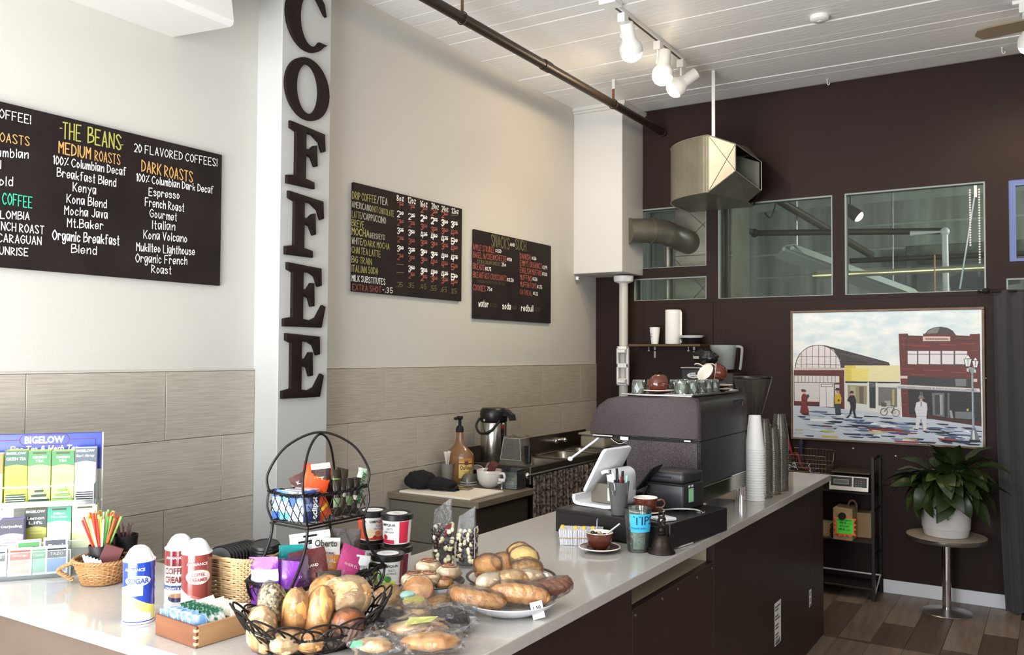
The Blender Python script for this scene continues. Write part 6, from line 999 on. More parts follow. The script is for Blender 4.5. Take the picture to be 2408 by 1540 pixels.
b = B(); zt_ = .538; b.tube([(X0+.16,Y0+.02,zt_),(X0+.16,Y1-.02,zt_),(X1-.04,Y1-.02,zt_+.006),(X1-.04,Y0+.02,zt_+.006)],.004,6,True); b.make('top_rail', M_chrome, t)
zc = CT+.544
B().rbox((X0+.165,Y0+.025,.535),(X1-.045,Y1-.025,.541),.001,1).make('cup_tray', M_steel, t)
# glasses, cups and saucers on top of the machine
M_tum = glassy('tumbler_glass', (214,220,212), .03, .10, 1.6)
def tumbler(lab, x, y, first=[None]):
    if first[0] is None:
        b = B(); n = 9
        for z0,z1,r0,r1,ph in ((0,.022,.034,.033,0),(.022,.050,.034,.031,.35),(.050,.062,.0305,.029,.0)):
            vs = [(r0*math.cos(2*PI*(i+ph)/n),r0*math.sin(2*PI*(i+ph)/n),z0) for i in range(n)]+[(r1*math.cos(2*PI*(i+.5+ph)/n),r1*math.sin(2*PI*(i+.5+ph)/n),z1) for i in range(n)]
            fs = []
            for i in range(n): j = (i+1)%n; fs += [(i,j,n+i),(n+i,j,n+j)]
            b.raw(vs,fs)
        b.lathe([(0,.062),(.029,.0615)],9); b.lathe([(0,.052),(.026,.052),(.030,.004),(.0335,0)],18)
        first[0] = o = b.make('tumbler', M_tum, label=lab, cat='glass', loc=(x,y,zc), group='upturned faceted glasses on the espresso machine')
    else: o = first[0].copy(); COL.objects.link(o); o['label'] = lab; o.location = (x,y,zc); o.rotation_euler = (0,0,random.random())
for lab,x,y in (('upturned faceted glass at the left front corner of the machine top',1.665,3.685),('upturned glass behind the tipped cup, left one',1.70,3.775),('upturned glass right behind the tipped cup',1.80,3.80),('upturned glass just right of the tipped cup, front row',1.865,3.700),('upturned glass second in the front row from the tipped cup',1.885,3.775),('upturned glass third along the right edge of the machine top',1.895,3.850),('upturned glass fourth along the right edge of the machine top',1.90,3.925),('upturned glass last along the right edge, before the stacked saucers',1.905,4.0),('upturned glass in the middle of the machine top',1.79,3.90)):
    tumbler(lab,x,y)
M_brn = mat('brown_glaze', (92,44,30), .12, coat=.5); M_cream = mat('cream_glaze',(232,226,214),.2,coat=.3)
def cup(lab, loc, rot=None, rz=0, s=1, cat='cup', group=None):
    t = T('coffee_cup', lab, cat, loc, rz, group=group, rot=rot); t.scale = (s,s,s)
    B().lathe([(0,.002),(.022,.0),(.024,.004),(.030,.008),(.041,.022),(.047,.045),(.0485,.060)],32).make('cup_body', M_brn, t, smooth=40)
    B().lathe([(.0485,.060),(.047,.0615),(.0455,.060),(.043,.044),(.036,.022),(.022,.010),(0,.009)],32).make('cup_lining', M_cream, t, smooth=60)
    B().tube(smoothpts([(-.046,0,.050),(-.066,0,.054),(-.076,0,.040),(-.066,0,.024),(-.041,0,.022)],5),.0048,8,rf=lambda q:1.25-.5*math.sin(PI*q)).make('handle', M_brn, t, smooth=60)
    return t
def saucer(lab, loc, rz=0, s=1, rot=None):
    t = T('saucer', lab, 'saucer', loc, rz, rot=rot); t.scale = (s,s,s)
    B().lathe([(0,.006),(.026,.006),(.028,.008),(.070,.017),(.073,.016),(.050,.005),(.030,0),(0,0)],40).make('saucer_body', M_brn, t, smooth=35)
    B().lathe([(.069,.0172),(.0722,.0187),(.0745,.0165),(.0735,.0145),(.071,.0145)],40).make('pale_rim', M_cream, t, smooth=60)
    return t
saucer('saucer under the tipped brown cup on the machine top',(1.758,3.695,zc),s=.95)
cup('brown coffee cup lying on its side on the machine top',(1.735,3.655,zc+.052),rot=tuple(Vector((.55,.80,-.22)).to_track_quat('Z','Y').to_euler()),s=.98)
saucer('lower of the two saucers at the far right of the machine top',(1.90,4.10,zc),s=.9); saucer('upper of the two saucers at the far right of the machine top',(1.90,4.10,zc+.018),s=.9)
cup('brown cup tipped open towards the left on the stacked saucers',(1.945,4.085,zc+.085),rot=tuple(Vector((-.85,-.35,.12)).to_track_quat('Z','Y').to_euler()),s=.95)
cup('cup lying with its cream inside facing the room, behind the glasses',(1.875,4.075,zc+.062),rot=tuple(Vector((-.35,-.75,.55)).to_track_quat('Z','Y').to_euler()),s=.95)
# grinder with the conical hopper
t = T('coffee_grinder','espresso grinder with a clear conical bean hopper beside the machine','grinder',(1.862,4.78,CT))
b = B(); b.rbox((-.085,-.10,0),(.085,.10,.34),.02,3); b.make('body', M_black, t, smooth=35)
B().lathe([(.03,.34),(.045,.36),(.050,.40)],24).make('collar', M_black, t, smooth=40)
B().lathe([(.045,.36),(.050,.40),(.100,.575),(.102,.60)],36).make('hopper', glassy('smoked_plastic',(150,140,130),.05,.18,1.45), t, smooth=40)
B().lathe([(0,.605),(.100,.605),(.105,.60),(.105,.592),(.100,.590)],36).make('hopper_lid', M_black, t, smooth=40)
B().lathe([(0,.47),(.03,.475),(.065,.462),(.045,.38),(0,.37)],24).make('coffee_beans', mat('roasted_beans',(38,22,16),.45,bump=(70,1,(1,1,1))), t, smooth=30)
b = B(); b.cyl((.085,-.02,.30),(.14,-.05,.32),.008,8); b.sph((.145,-.052,.322),.016,10); b.make('lever', M_chrome, t, smooth=60)
# ------------------------------------------------------------------ stacked upturned cups
ORD = 'lowest second third fourth fifth sixth seventh eighth ninth tenth eleventh twelfth thirteenth fourteenth fifteenth sixteenth seventeenth eighteenth nineteenth twentieth twenty-first twenty-second twenty-third twenty-fourth twenty-fifth twenty-sixth twenty-seventh twenty-eighth'.split()
def stack(x, y, n, pitch, h, r0, r1, m, what, group, nm='paper_cup'):
    first = None
    for k in range(n):
        lab = ('topmost' if k == n-1 else ORD[k]+(' from the bottom' if k else ''))+' '+what
        if first is None:
            b = B(); b.lathe([(r1+.0022,0),(r1+.0024,.0035),(r1,.004),(r0,h),(r0-.004,h),(r0-.0035,h-.006),(0,h-.006)] if m is M_cup else [(r1+.002,0),(r1+.0025,.003),(r1,.0035),(r0,h-.002),(0,h-.0015)], 24)
            first = o = b.make(nm, m, smooth=40, label=lab, cat='cup', loc=(x,y,CT+.001), group=group)
        else: o = first.copy(); COL.objects.link(o); o['label'] = lab
        o.location = (x+random.uniform(-.0006,.0006),y+random.uniform(-.0006,.0006),CT+.001+k*pitch)
stack(2.008,4.325,21,.0125,.17,.029,.046,M_cup,'white paper cup in the tall white stack','white paper cups stacked upside down')
M_pet = glassy('clear_cup_plastic', (236,234,226), .04, .06, 1.4)
stack(2.012,4.445,27,.0105,.125,.031,.049,M_pet,'clear cup in the stack touching the white cups','clear cups, first stack','plastic_cup')
stack(2.020,4.575,22,.0105,.125,.031,.049,M_pet,'clear cup in the shorter middle stack','clear cups, short middle stack','plastic_cup')
stack(2.022,4.715,28,.0105,.125,.031,.049,M_pet,'clear cup in the far tall stack','clear cups, far tall stack','plastic_cup')
o = B().prism([(-.02,0),(.02,0),(.012,.16),(-.006,.17)],-.001,.001,ax='x').make('paper_cone', M_cup, label='white pointed paper standing between machine and cup stacks', cat='paper', loc=(1.995,4.385,CT+.38))
bpy.data.objects.remove(o)
# ------------------------------------------------------------------ cash drawer and what stands on it
M_drw = mat('drawer_black', (30,26,27), .38, bump=(200,.1,(1,1,1)))
AZ = math.atan2(2.988-3.174, 2.093-1.589)   # the drawer stands slightly turned
t = T('cash_drawer','wide black cash drawer under the card register on the counter','cash drawer',(1.852,3.29,CT),rz=AZ*.0-.13)
DW,DD,DH = .262,.235,.098
B().rbox((-DW,-DD,.004),(DW,DD,DH),.004,2).make('housing', M_drw, t)
B().rbox((-DW+.012,-DD-.005,.012),(DW-.012,-DD+.002,DH-.014),.002,1).make('drawer_front', M_drw, t)
for x in (-.22,.22):
    for y in (-.19,.19): B().cyl((x,y,0),(x,y,.005),.012,8).make('foot', M_blackm, t)
ZD = CT+DH+.001
t = T('tablet_stand','white tablet register tilted on a curved white stand, seen from behind','register',(1.715,3.255,ZD),rz=-.13)
# side profile in (y-ish along the reading direction, z), extruded across
W2 = .085
prof_o = [(-.125,.040),(-.125,.012),(-.110,.0),(.075,.0),(.092,.015),(.092,.150),(.075,.175),(.045,.175)]
def strip(path, th, x0, x1, m, nm, t):
    P = smoothpts([(p[0],p[1],0) for p in path],3); up = []; dn = []
    for i,p in enumerate(P):
        d = (P[min(i+1,len(P)-1)]-P[max(i-1,0)]).normalized(); nn = Vector((-d.y,d.x,0))
        up.append(p+nn*th/2); dn.append(p-nn*th/2)
    b = B(); n = len(P)
    vs = [(u.x,x0,u.y) for u in up]+[(u.x,x0,u.y) for u in dn]+[(u.x,x1,u.y) for u in up]+[(u.x,x1,u.y) for u in dn]
    fs = []
    for i in range(n-1): fs += [(i,i+1,n+i+1,n+i),(2*n+i,3*n+i,3*n+i+1,2*n+i+1),(i,2*n+i,2*n+i+1,i+1),(n+i,n+i+1,3*n+i+1,3*n+i)]
    fs += [(0,n,3*n,2*n),(n-1,3*n-1,4*n-1,2*n-1)]
    return b.raw(vs,fs).make(nm, m, t, smooth=35)
strip([(-.11,.045),(-.11,.022),(-.095,.010),(-.02,.008),(.05,.008),(.072,.018),(.076,.045),(.076,.13),(.068,.152),(.045,.160),(.02,.150)], .014, -.075,.075, M_whitep, 'stand_frame', t)
a = math.radians(62)
b = B(); b.M = Matrix.Translation((.005,0,.150))@Matrix.Rotation(-(PI/2-a)-.0,4,'Y'); 
bm = bmesh.new(); bmesh.ops.create_cube(bm, size=1)
for v in bm.verts: v.co = Vector((v.co.x*.014, v.co.y*.20, v.co.z*.215))
bmesh.ops.bevel(bm, geom=[e for e in bm.edges if abs((e.verts[0].co-e.verts[1].co).x) > .01], offset=.018, segments=4, profile=.5, affect='EDGES')
bmesh.ops.bevel(bm, geom=bm.edges[:], offset=.003, segments=2, profile=.5, affect='EDGES')
M4 = b.M.copy() if b.M else None
b.M = Matrix.Translation((.0,0,.158))@Matrix.Rotation(math.radians(27),4,'Y'); b.bm(bm); b.make('tablet', M_whitep, t, smooth=35)
b = B(); b.M = Matrix.Translation((.0,0,.158))@Matrix.Rotation(math.radians(27),4,'Y'); b.box((-.0080,-.082,-.085),(-.0072,.082,.085)); b.make('screen', mat('dark_screen',(26,28,32),.1), t)
b = B(); b.rbox((-.05,-.045,.016),(.055,.05,.10),.006,2); b.make('power_block', mat('warm_grey_plastic',(118,112,98),.4), t)
b = B(); b.box((.0555,-.03,.03),(.0562,-.012,.085)); b.box((.03,-.0458,.03),(.05,-.0452,.085)); b.make('label', M_paper, t)
b = B(); b.lathe([(0,-.001),(.07,-.001),(.06,.002),(0,.003)],28); b.make('foot_plate', M_whitep, t, smooth=40)
t.scale = (1.04,1.04,.95)
# pens in a perforated plastic beaker
t = T('pen_beaker','smoky plastic beaker holding pens on the cash drawer','pen holder',(1.838,3.10,ZD))
B().lathe([(0,.002),(.026,.002),(.028,0),(.042,.145),(.044,.148),(.041,.148),(.026,.006),(0,.006)],28).make('beaker', glassy('smoke_beaker',(150,150,150),.15,.35,1.4), t, smooth=40); t.scale = (1,1,.86)
for lab,cat,x,y,tilt,az,c,L in (('black pen leaning left in the beaker','pen',-.012,.006,.22,3.0,(26,24,26),.19),('second black pen in the beaker, beside the leftmost','pen',-.002,.012,.16,2.4,(26,24,26),.195),('black marker standing upright at the back of the beaker','pen',.008,.012,.05,1.0,(26,24,26),.185),('pen with a dark red cap at the front of the beaker','pen',.012,-.010,.12,5.6,(110,34,34),.165),('pale green pen at the right of the beaker','pen',.018,.004,.14,.1,(150,200,190),.17),('white paper slip upright in the beaker','slip',-.018,-.004,.16,3.4,(220,224,230),.17)):
    L *= .86
    p = T('pen' if cat=='pen' else 'paper_slip', lab, cat, (1.838+x*.7,3.10+y*.7,ZD+.008), rot=(Matrix.Rotation(az,3,'Z')@Matrix.Rotation(tilt,3,'Y')).to_euler())
    m = mat('pen_%d_%d'%(c[0],c[1]), c, .3)
    if cat == 'pen':
        B().cyl((0,0,0),(0,0,L*.7),.0048,8).make('barrel', m, p, smooth=40); B().cyl((0,0,L*.7),(0,0,L),.0055,8).make('cap', m, p, smooth=40)
    else: B().box((-.012,-.001,0),(.012,.001,L)).make('slip', m, p)
b = B(); b.tube(smoothpts([(0,-.045,.115),(-.006,-.047,.10),(0,-.048,.08),(.006,-.047,.10),(.001,-.045,.125)],4),.0013,4); o = b.make('paper_clip', M_chrome, label='wire clip hooked over the rim of the pen beaker', cat='clip', loc=(1.838,3.10,ZD))
# small black stand with a device behind the beaker
t = T('phone_stand','small black phone stand with a tilted black phone on the drawer','phone stand',(1.862,3.30,ZD))
B().lathe([(0,0),(.032,0),(.030,.006),(.008,.012),(.007,.012)],20).make('foot', M_black, t, smooth=40); B().tube(smoothpts([(0,0,.01),(-.005,0,.05),(.012,0,.09)],4),.007,8).make('arm', M_black, t, smooth=60)
b = B(); b.M = Matrix.Translation((.018,0,.125))@Euler((.25,.75,-.1)).to_matrix().to_4x4(); b.rbox((-.005,-.035,-.07),(.005,.035,.07),.004,2); b.make('phone', M_black, t)
# receipt printer
t = T('receipt_printer','dark grey receipt printer standing on the cash drawer','printer',(1.955,3.40,ZD),rz=-.13)
M_prn = mat('printer_grey', (44,44,48), .4)
b = B(); b.rbox((-.085,-.095,0),(.085,.085,.105),.010,3); b.make('lower_case', M_prn, t, smooth=35)
b = B(); b.prism([(-.085,.105),(-.085,.138),(-.07,.150),(.055,.155),(.082,.135),(.086,.105)],-.098,.085,ax='y') if False else b.rbox((-.084,-.092,.1055),(.084,.083,.150),.014,3); b.make('cover', M_prn, t, smooth=35)
b = B(); b.box((-.05,-.094,.126),(.03,-.092,.132)); b.rbox((-.085,-.105,.098),(.088,-.09,.106),.003,1); b.make('paper_slot', M_black, t)
b = B(); b.box((.0855,-.05,.03),(.0862,-.01,.085)); b.make('green_label', mat('pale_green_label',(150,206,160),.5), t); b = B(); b.box((.0865,-.055,.09),(.0872,-.04,.098)); b.box((.0865,-.03,.09),(.0872,-.015,.098)); b.make('indicator', M_white, t)
saucer('brown saucer with pale rim on the cash drawer',(1.925,3.16,ZD),s=1.0)
cup('brown cup with cream inside on the cash drawer saucer',(1.925,3.16,ZD+.007),rz=3.4,s=.97)
t = T('card_reader','flat white square card reader on the front of the cash drawer','card reader',(2.028,3.09,ZD),rz=-.5)
B().rbox((-.035,-.035,0),(.035,.035,.012),.004,2).make('body', M_whitep, t, smooth=35); B().box((-.02,-.0356,.005),(.02,-.0346,.007)).make('slot', M_blackm, t)
# power adapter and cable at the right end of the drawer
t = T('power_adapter','black power adapter with a white barcode label hanging off the drawer edge','adapter',(2.085,3.33,CT+.02))
b = B(); b.rbox((-.012,-.03,.03),(.014,.03,.085),.005,2); b.make('brick', M_black, t, smooth=35); B().box((.0145,-.02,.035),(.0152,.012,.08)).make('label', M_paper, t)
b = B(); b.tube(smoothpts([(-.13,-.06,.083),(-.06,-.07,.095),(.0,-.03,.09),(.02,.0,.06),(.024,-.02,.01),(.015,-.10,-.012),(-.03,-.20,-.0155),(.0,-.24,-.0155),(.02,-.14,-.0155)],7),.0032,6); b.make('cable', mat('grey_cable',(176,174,170),.4), t, smooth=60)
# ------------------------------------------------------------------ in front of the drawer
saucer('brown saucer with pale rim at the front by the card tray',(1.862,2.885,CT),s=1.04)
c_ = cup('brown cup full of mixed sweets on the front saucer',(1.862,2.885,CT+.007),rz=-.5,s=1.03)
for k in range(12):
    a = random.random()*6.3; r_ = random.uniform(0,.03); c = random.choice(((228,216,190),(60,40,30),(190,170,140),(34,26,24)))
    s_ = B().sph((0,0,0),.0095,8,sc=(1,1,.8)).make('wrapped_sweet', mat('sweet_%d'%c[0],c,.3), smooth=60, label='small wrapped sweet heaped in the front brown cup', cat='sweet', group='sweets in the front brown cup', loc=(1.862+r_*math.cos(a),2.885+r_*math.sin(a),CT+.058+random.uniform(-.004,.008)))
b = B(); b.tube([(.0,0,0),(.05,.03,.045)],.004,6); b.make('spoon_handle', M_steel, label='metal spoon handle sticking out of the front brown cup', cat='spoon', loc=(1.875,2.895,CT+.055))
t = T('card_tray','row of loyalty cards with yellow tabs held by a rubber band','card box',(1.745,2.965,CT),rz=.42)
cb0 = None
n = 46
for k in range(n):
    x = -.075+.150*k/(n-1)
    if cb0 is None: o = cb0 = B().box((-.00145,-.045,0),(.00145,.045,.056)).make('card', mat('index_card',(226,226,232),.6), t)
    else: o = cb0.copy(); COL.objects.link(o)
    o.location = (x,random.uniform(-.003,.003),.001); o.rotation_euler = (0,-.10+.20*k/n+random.uniform(-.01,.01),random.uniform(-.015,.015))
for x,y in ((-.072,-.02),(-.02,-.03),(.01,-.03),(.045,-.03)): B().rbox((-.006,-.010,0),(.006,.010,.012),.001,1).make('yellow_tab', mat('yellow_tab',(226,190,50),.5), t).location = (x,y+.02,.055)
B().tube([(-.083,-.047,.028),(.083,-.047,.030),(.083,.047,.030),(-.083,.047,.028)],.0022,4,True).make('rubber_band', mat('rubber',(190,166,130),.6), t)
b = B(); b.box((-.001,-.02,.03),(.001,.02,.092)); b.make('tall_card', mat('blueish_card',(206,208,224),.5), t).location = (.06,.0,0)
t = T('tip_glass','clear tip glass with a blue TIPS sticker and dollar notes inside','tip jar',(1.978,2.965,CT))
B().lathe([(0,.006),(.033,.006),(.036,0),(.038,.004),(.052,.155),(.052,.158),(.049,.158),(.036,.012),(0,.010)],36).make('glass', M_glass2, t, smooth=40)
def cylmap(R0, R1, H_, a0, z0):  # print wrapped round a slightly conical wall: angle a0 faces the reader
    def fn(u,v,d=.0006):
        z = z0+v; R = R0+(R1-R0)*z/H_+d; a = a0+u/R0; return (R*math.cos(a), R*math.sin(a), z)
    return fn
def patch(b, fn, u0,u1,v0,v1, c=None, n=10, d=.0006, m=1):
    for i in range(n):
        for j in range(m):
            a,e = u0+(u1-u0)*i/n, u0+(u1-u0)*(i+1)/n; f,g = v0+(v1-v0)*j/m, v0+(v1-v0)*(j+1)/m
            b.raw([fn(a,f,d),fn(e,f,d),fn(e,g,d),fn(a,g,d)],[(0,1,2,3)],c)
FA = math.atan2(0-2.965, 3.29-1.978)     # angle towards the customer side
fn = cylmap(.0385,.052,.155,FA+.35,0)
b = B(); patch(b, fn, -.036,.036,.076,.142,None,14); b.make('sticker', mat('sticker_cyan',(64,178,224),.4), t, smooth=60)
b = B(); b.text('TIPS', .062,.032, lambda u,v: fn(-.026+u,.103+v,.0016)); b.text('Thank you...', .05,.009, lambda u,v: fn(-.034+u,.086+v,.0012), off=.01)
b.make('lettering', mat('navy_ink',(24,36,66),.5), t)
def note(lab, rot, loc, s=1):
    t2 = T('dollar_note', lab, 'banknote', loc, rot=rot)
    b = B(); n = 14; vs = []
    for i in range(n+1):
        a = -.9+1.8*i/n*1.3; vs += [(.030*math.sin(a),-.030*math.cos(a),0),(.030*math.sin(a),-.030*math.cos(a),.058*s)]
    b.raw(vs,[(2*i,2*i+1,2*i+3,2*i+2) for i in range(n)]); b.make('note', mat('banknote_green',(168,184,164),.6,nz=(60,(120,142,120),3,(1,1,1),.1)), t2, smooth=80)
    b = B(); 
    def f2(u,v,d=.0008): a = (u-.03)/.0305; return ((.0305+d)*math.sin(a),-(.0305+d)*math.cos(a),.018+v)
    b.text('ONE',.034,.016,lambda u,v:f2(.018+u,v)); b.make('print', mat('banknote_pale',(214,222,204),.6), t2)
    return t2
note('curled dollar note low in the tip glass', (0,0,.75), (1.978,2.965,CT+.012)); note('second crumpled dollar note above it in the tip glass', (.35,.3,.2), (1.976,2.967,CT+.055),.6); note('folded dollar note standing at the top of the pile in the tip glass', (-.5,.2,1.2), (1.98,2.962,CT+.06),.55)
t = T('hand_bell','small dark iron hand bell with a twisted handle','bell',(2.062,2.985,CT))
M_bell = mat('old_iron', (58,48,42), .42, .7, nz=(30,(44,36,32),3,(1,1,1),.3))
B().lathe([(.046,.0),(.049,.003),(.048,.008),(.038,.022),(.032,.045),(.028,.065),(.020,.078),(.010,.083),(0,.084)],36).make('bell_body', M_bell, t, smooth=50)
b = B(); b.lathe([(.012,.083),(.014,.088),(.008,.094),(.012,.100),(.010,.108),(.007,.115)],16); L = []
for k in range(25):
    q = k/24; L.append((.006*math.sin(q*9)+.010*math.sin(q*PI)*math.cos(0), .004*math.cos(q*9), .11+.055*q))
b.tube(L,.0065,8,rf=lambda q:1.1-.3*q); b.tube([(.009*math.cos(a),0,.170+.014*math.sin(a)) for a in [2*PI*k/14 for k in range(14)]],.004,6,True)
b.tube([(.011*math.cos(a),.002,.140+.022*math.sin(a)) for a in [2*PI*k/14 for k in range(14)]],.0045,6,True); b.make('handle', M_bell, t, smooth=60)
t.scale = (1.05,1.05,.80)
# ------------------------------------------------------------------ things on the grey cabinet and the sink
ZB = .8528; ZBB = .865
t = T('black_cap','crumpled black knitted cap lying on the cream cutting board','cap',(.20,4.05,ZBB))
b = B(); b.M = Matrix.Rotation(.2,4,'Z'); b.sph((-.07,0,.045),.10,26,sc=(.98,.80,.56),jit=.22,seed=2); b.sph((.06,-.005,.030),.085,22,sc=(1.1,.72,.44),jit=.3,seed=5)
for v_i in range(len(b.v)): x,y,z = b.v[v_i]; b.v[v_i] = (x,y,max(z,.0005))
b.make('cap_body', mat('black_knit',(20,18,20),.95), t, smooth=60)
b = B(); b.M = Matrix.Rotation(.15,4,'Z'); vs = []
for i in range(15):
    for j in range(5): a = i/14; vs.append((.02+.16*a,-.055+.018*j*(1.1-.3*a)+.01*math.sin(a*9),.004+.014*math.sin(j*.9)+.006*math.sin(a*14)+.016*(1-a)))
b.raw(vs,[(i*5+j,(i+1)*5+j,(i+1)*5+j+1,i*5+j+1) for i in range(14) for j in range(4)]); o = b.make('cap_brim', MATS['black_knit'], t, smooth=60); sm = o.modifiers.new('s','SOLIDIFY'); sm.thickness = .006
t = T('mobile_phone','dark mobile phone in a tan case lying on the cutting board','phone',(.335,4.14,ZBB),rz=.15)
B().rbox((-.075,-.036,0),(.075,.036,.011),.004,2).make('case', mat('tan_case',(128,108,88),.4), t, smooth=35); B().rbox((-.068,-.031,.0105),(.068,.031,.0125),.002,1).make('screen', mat('phone_screen',(28,26,28),.08), t)
t = T('stirrer_cup','clear plastic cup full of white wooden stirrers','cup',(.105,4.335,ZB))
B().lathe([(0,.002),(.030,.002),(.045,.120),(.047,.122),(.044,.122),(.030,.004)],24).make('cup', glassy('cloudy_cup',(214,214,208),.1,.3,1.35), t, smooth=40)
s0 = None
for k in range(16):
    a = random.uniform(0,2*PI); r1 = random.uniform(.01,.03)
    if s0 is None: o = s0 = B().box((-.005,-.001,0),(.005,.001,.185)).make('stirrer', mat('white_wood',(226,220,208),.6), t)
    else: o = s0.copy(); COL.objects.link(o)
    o.location = (.016*math.cos(a+PI),.016*math.sin(a+PI),.006+.01*random.random()); o.rotation_euler = (Matrix.Rotation(a,3,'Z')@Matrix.Rotation(random.uniform(.12,.26),3,'Y')@Matrix.Rotation(random.uniform(0,3),3,'Z')).to_euler()
t = T('syrup_bottle','caramel brown syrup bottle with a black pump and yellow label','bottle',(.135,4.42,ZB))
M_syr = mat('syrup_plastic',(126,90,60),.25,coat=.3)
B().lathe([(0,0),(.092,.0),(.098,.006),(.098,.150),(.092,.180),(.055,.215),(.034,.235),(.026,.262),(.022,.312),(0,.312)],36,squash=.72).make('bottle_body', M_syr, t, smooth=40)
B().lathe([(0,.31),(.024,.31),(.025,.325),(.020,.345),(.010,.350),(.009,.385),(.018,.390),(.020,.408),(0,.41)],20).make('pump', M_blackm, t, smooth=40)
B().rbox((-.012,-.05,.388),(.012,.0,.404),.003,1).make('nozzle', M_blackm, t)
def fnb(u,v,d=.0012):
    a = -.62+u/.098; return ((.098+d)*math.cos(a),(.098+d)*.72*math.sin(a),v)
b = B(); patch(b, fnb, -.052,.052,.035,.155,(214,178,96),12); patch(b, fnb, -.052,.052,.135,.155,(190,132,60),12,.0018); patch(b, fnb, -.052,.052,.120,.128,(110,40,30),12,.0022); patch(b, fnb, -.014,.014,.116,.138,(96,50,36),4,.0026)
b.make('label', M_print, t)
b = B(); b.text('DaVinci', .078,.026, lambda u,v: fnb(-.040+u,.086+v,.003), off=.01); b.text('Caramel', .035,.009, lambda u,v: fnb(-.018+u,.142+v,.003)); b.text('GOURMET', .04,.006, lambda u,v: fnb(-.02+u,.070+v,.003)); b.make('lettering', mat('brown_ink',(44,30,22),.6), t)
M_dome = glassy('clear_dome', (226,224,214), .06, .10, 1.5)
d0 = None
for lab,x,y,z,s_ in (('clear dome lid in front of the syrup bottle',.235,4.375,ZB,1.05),('clear dome lid leaning up beside the syrup bottle',.245,4.445,ZB+.0,1.1),('clear dome lid nested on top of the front one',.235,4.375,ZB+.014,1.0),('clear dome lid to the right behind the white mug',.345,4.452,ZB,1.0)):
    if d0 is None:
        d0 = o = T('dome_lid', lab, 'lid', (x,y,z), group='clear dome lids on the cabinet'); bb = B(); bb.lathe([(.050,0),(.052,.004),(.048,.006),(.046,.02),(.034,.045),(.012,.055)],24).make('dome', M_dome, o, smooth=50); bb = B(); bb.lathe([(.050,0),(.053,.0),(.053,.005),(.050,.006)],24).make('rim', glassy('dome_rim',(236,236,230),.1,.5,1.5), o, smooth=40)
    else: o = dup(d0,(x,y,z),label=lab)
    o.scale = (s_,s_,s_)
    if 'leaning' in lab: o.rotation_euler = (1.2,0,.4); o.location.z += .055
    if 'behind the white mug' in lab: o.rotation_euler = (1.1,0,-.3); o.location.z += .055
t = T('white_mug','big white mug holding a brown tea box, on the grey cabinet','mug',(.40,4.36,ZB),rz=-.1)
B().lathe([(0,.004),(.038,.0),(.042,.002),(.062,.020),(.075,.050),(.079,.100),(.078,.103),(.074,.100),(.070,.05),(.04,.012),(0,.010)],36).make('mug_body', mat('white_glaze',(214,208,200),.15,coat=.4), t, smooth=50)
B().tube(smoothpts([(.074,.0,.085),(.105,0,.088),(.115,0,.062),(.095,0,.038),(.066,0,.03)],5),.008,8).make('handle', MATS['white_glaze'], t, smooth=60)
b = B(); b.M = Matrix.Translation((.01,0,.10))@Euler((.2,.45,.5)).to_matrix().to_4x4(); b.rbox((-.022,-.03,-.06),(.022,.03,.05),.001,1); b.make('tea_carton', mat('maroon_card',(86,34,32),.5), label='maroon tea carton standing in the white mug', cat='carton', loc=(.40,4.36,ZB))
b = B(); b.M = Matrix.Translation((-.03,0,.10))@Euler((.2,.45,.5)).to_matrix().to_4x4(); b.box((-.0015,-.028,-.06),(.0015,.028,.045)); b.box((-.008,-.028,-.06),(-.006,.028,.038)); b.make('grey_sachet', mat('sachet_grey',(170,166,160),.5), label='grey sachets leaning in the white mug beside the carton', cat='sachet', loc=(.40,4.36,ZB))
t = T('lid_box','clear acrylic box holding small dome lids at the cabinet end','box',(.545,4.40,ZB))
b = B()
for a in (((-.055,-.05,0),(.055,-.047,.10)),((-.055,.047,0),(.055,.05,.115)),((-.055,-.05,0),(-.052,.05,.115)),((.052,-.05,0),(.055,.05,.115)),((-.055,-.05,0),(.055,.05,.003))): b.box(*a)
b.make('panes', M_glass2, t)
for k in range(3): o = dup(d0,(.545,4.40,ZB+.004+k*.011),label=('lowest','middle','top')[k]+' dome lid inside the clear acrylic box'); o.scale = (.9,.9,.9)
t = T('tag_holder','small white T-shaped label holder clipped on the lid box','tag',(.505,4.33,ZB))
B().box((-.004,-.001,0),(.004,.001,.05)).box((-.022,-.0015,.046),(.022,.0015,.062)).make('holder', M_white, t); b = B(); b.box((-.0035,-.0016,.012),(.0035,-.0011,.04)); b.make('print', mat('grey_ink',(96,96,98),.6), t)
# airpot on the sink edge
zs_ = .926
t = T('airpot','tall brushed steel airpot with a black lid and carrying handle','airpot',(.19,4.72,zs_))
B().lathe([(0,0),(.083,0),(.085,.004),(.085,.275),(.080,.285),(0,.285)],40).make('body', mat('airpot_steel',(176,172,164),.22,.95), t, smooth=40)
B().lathe([(0,.283),(.084,.283),(.088,.290),(.090,.335),(.086,.362),(.074,.374),(0,.378)],36).make('lid', M_black, t, smooth=40)
b = B(); b.prism([(.03,.372),(.10,.368),(.150,.335),(.158,.300),(.135,.296),(.120,.325),(.03,.33)],-.022,.022,ax='y'); b.make('spout', M_black, t, smooth=30)
b = B(); b.tube(smoothpts([(-.06,-.072,.31),(-.068,-.10,.26),(-.02,-.115,.215),(.05,-.10,.24),(.085,-.06,.30)],6),.008,8); b.make('handle', M_black, t, smooth=60)
b = B(); b.cyl((-.01,-.088,.30),(-.01,-.096,.30),.008,10); b.make('button', M_chrome, t)
def fna(u,v,d=.001): a = -.25+u/.085; return ((.085+d)*math.cos(a),(.085+d)*math.sin(a),v)
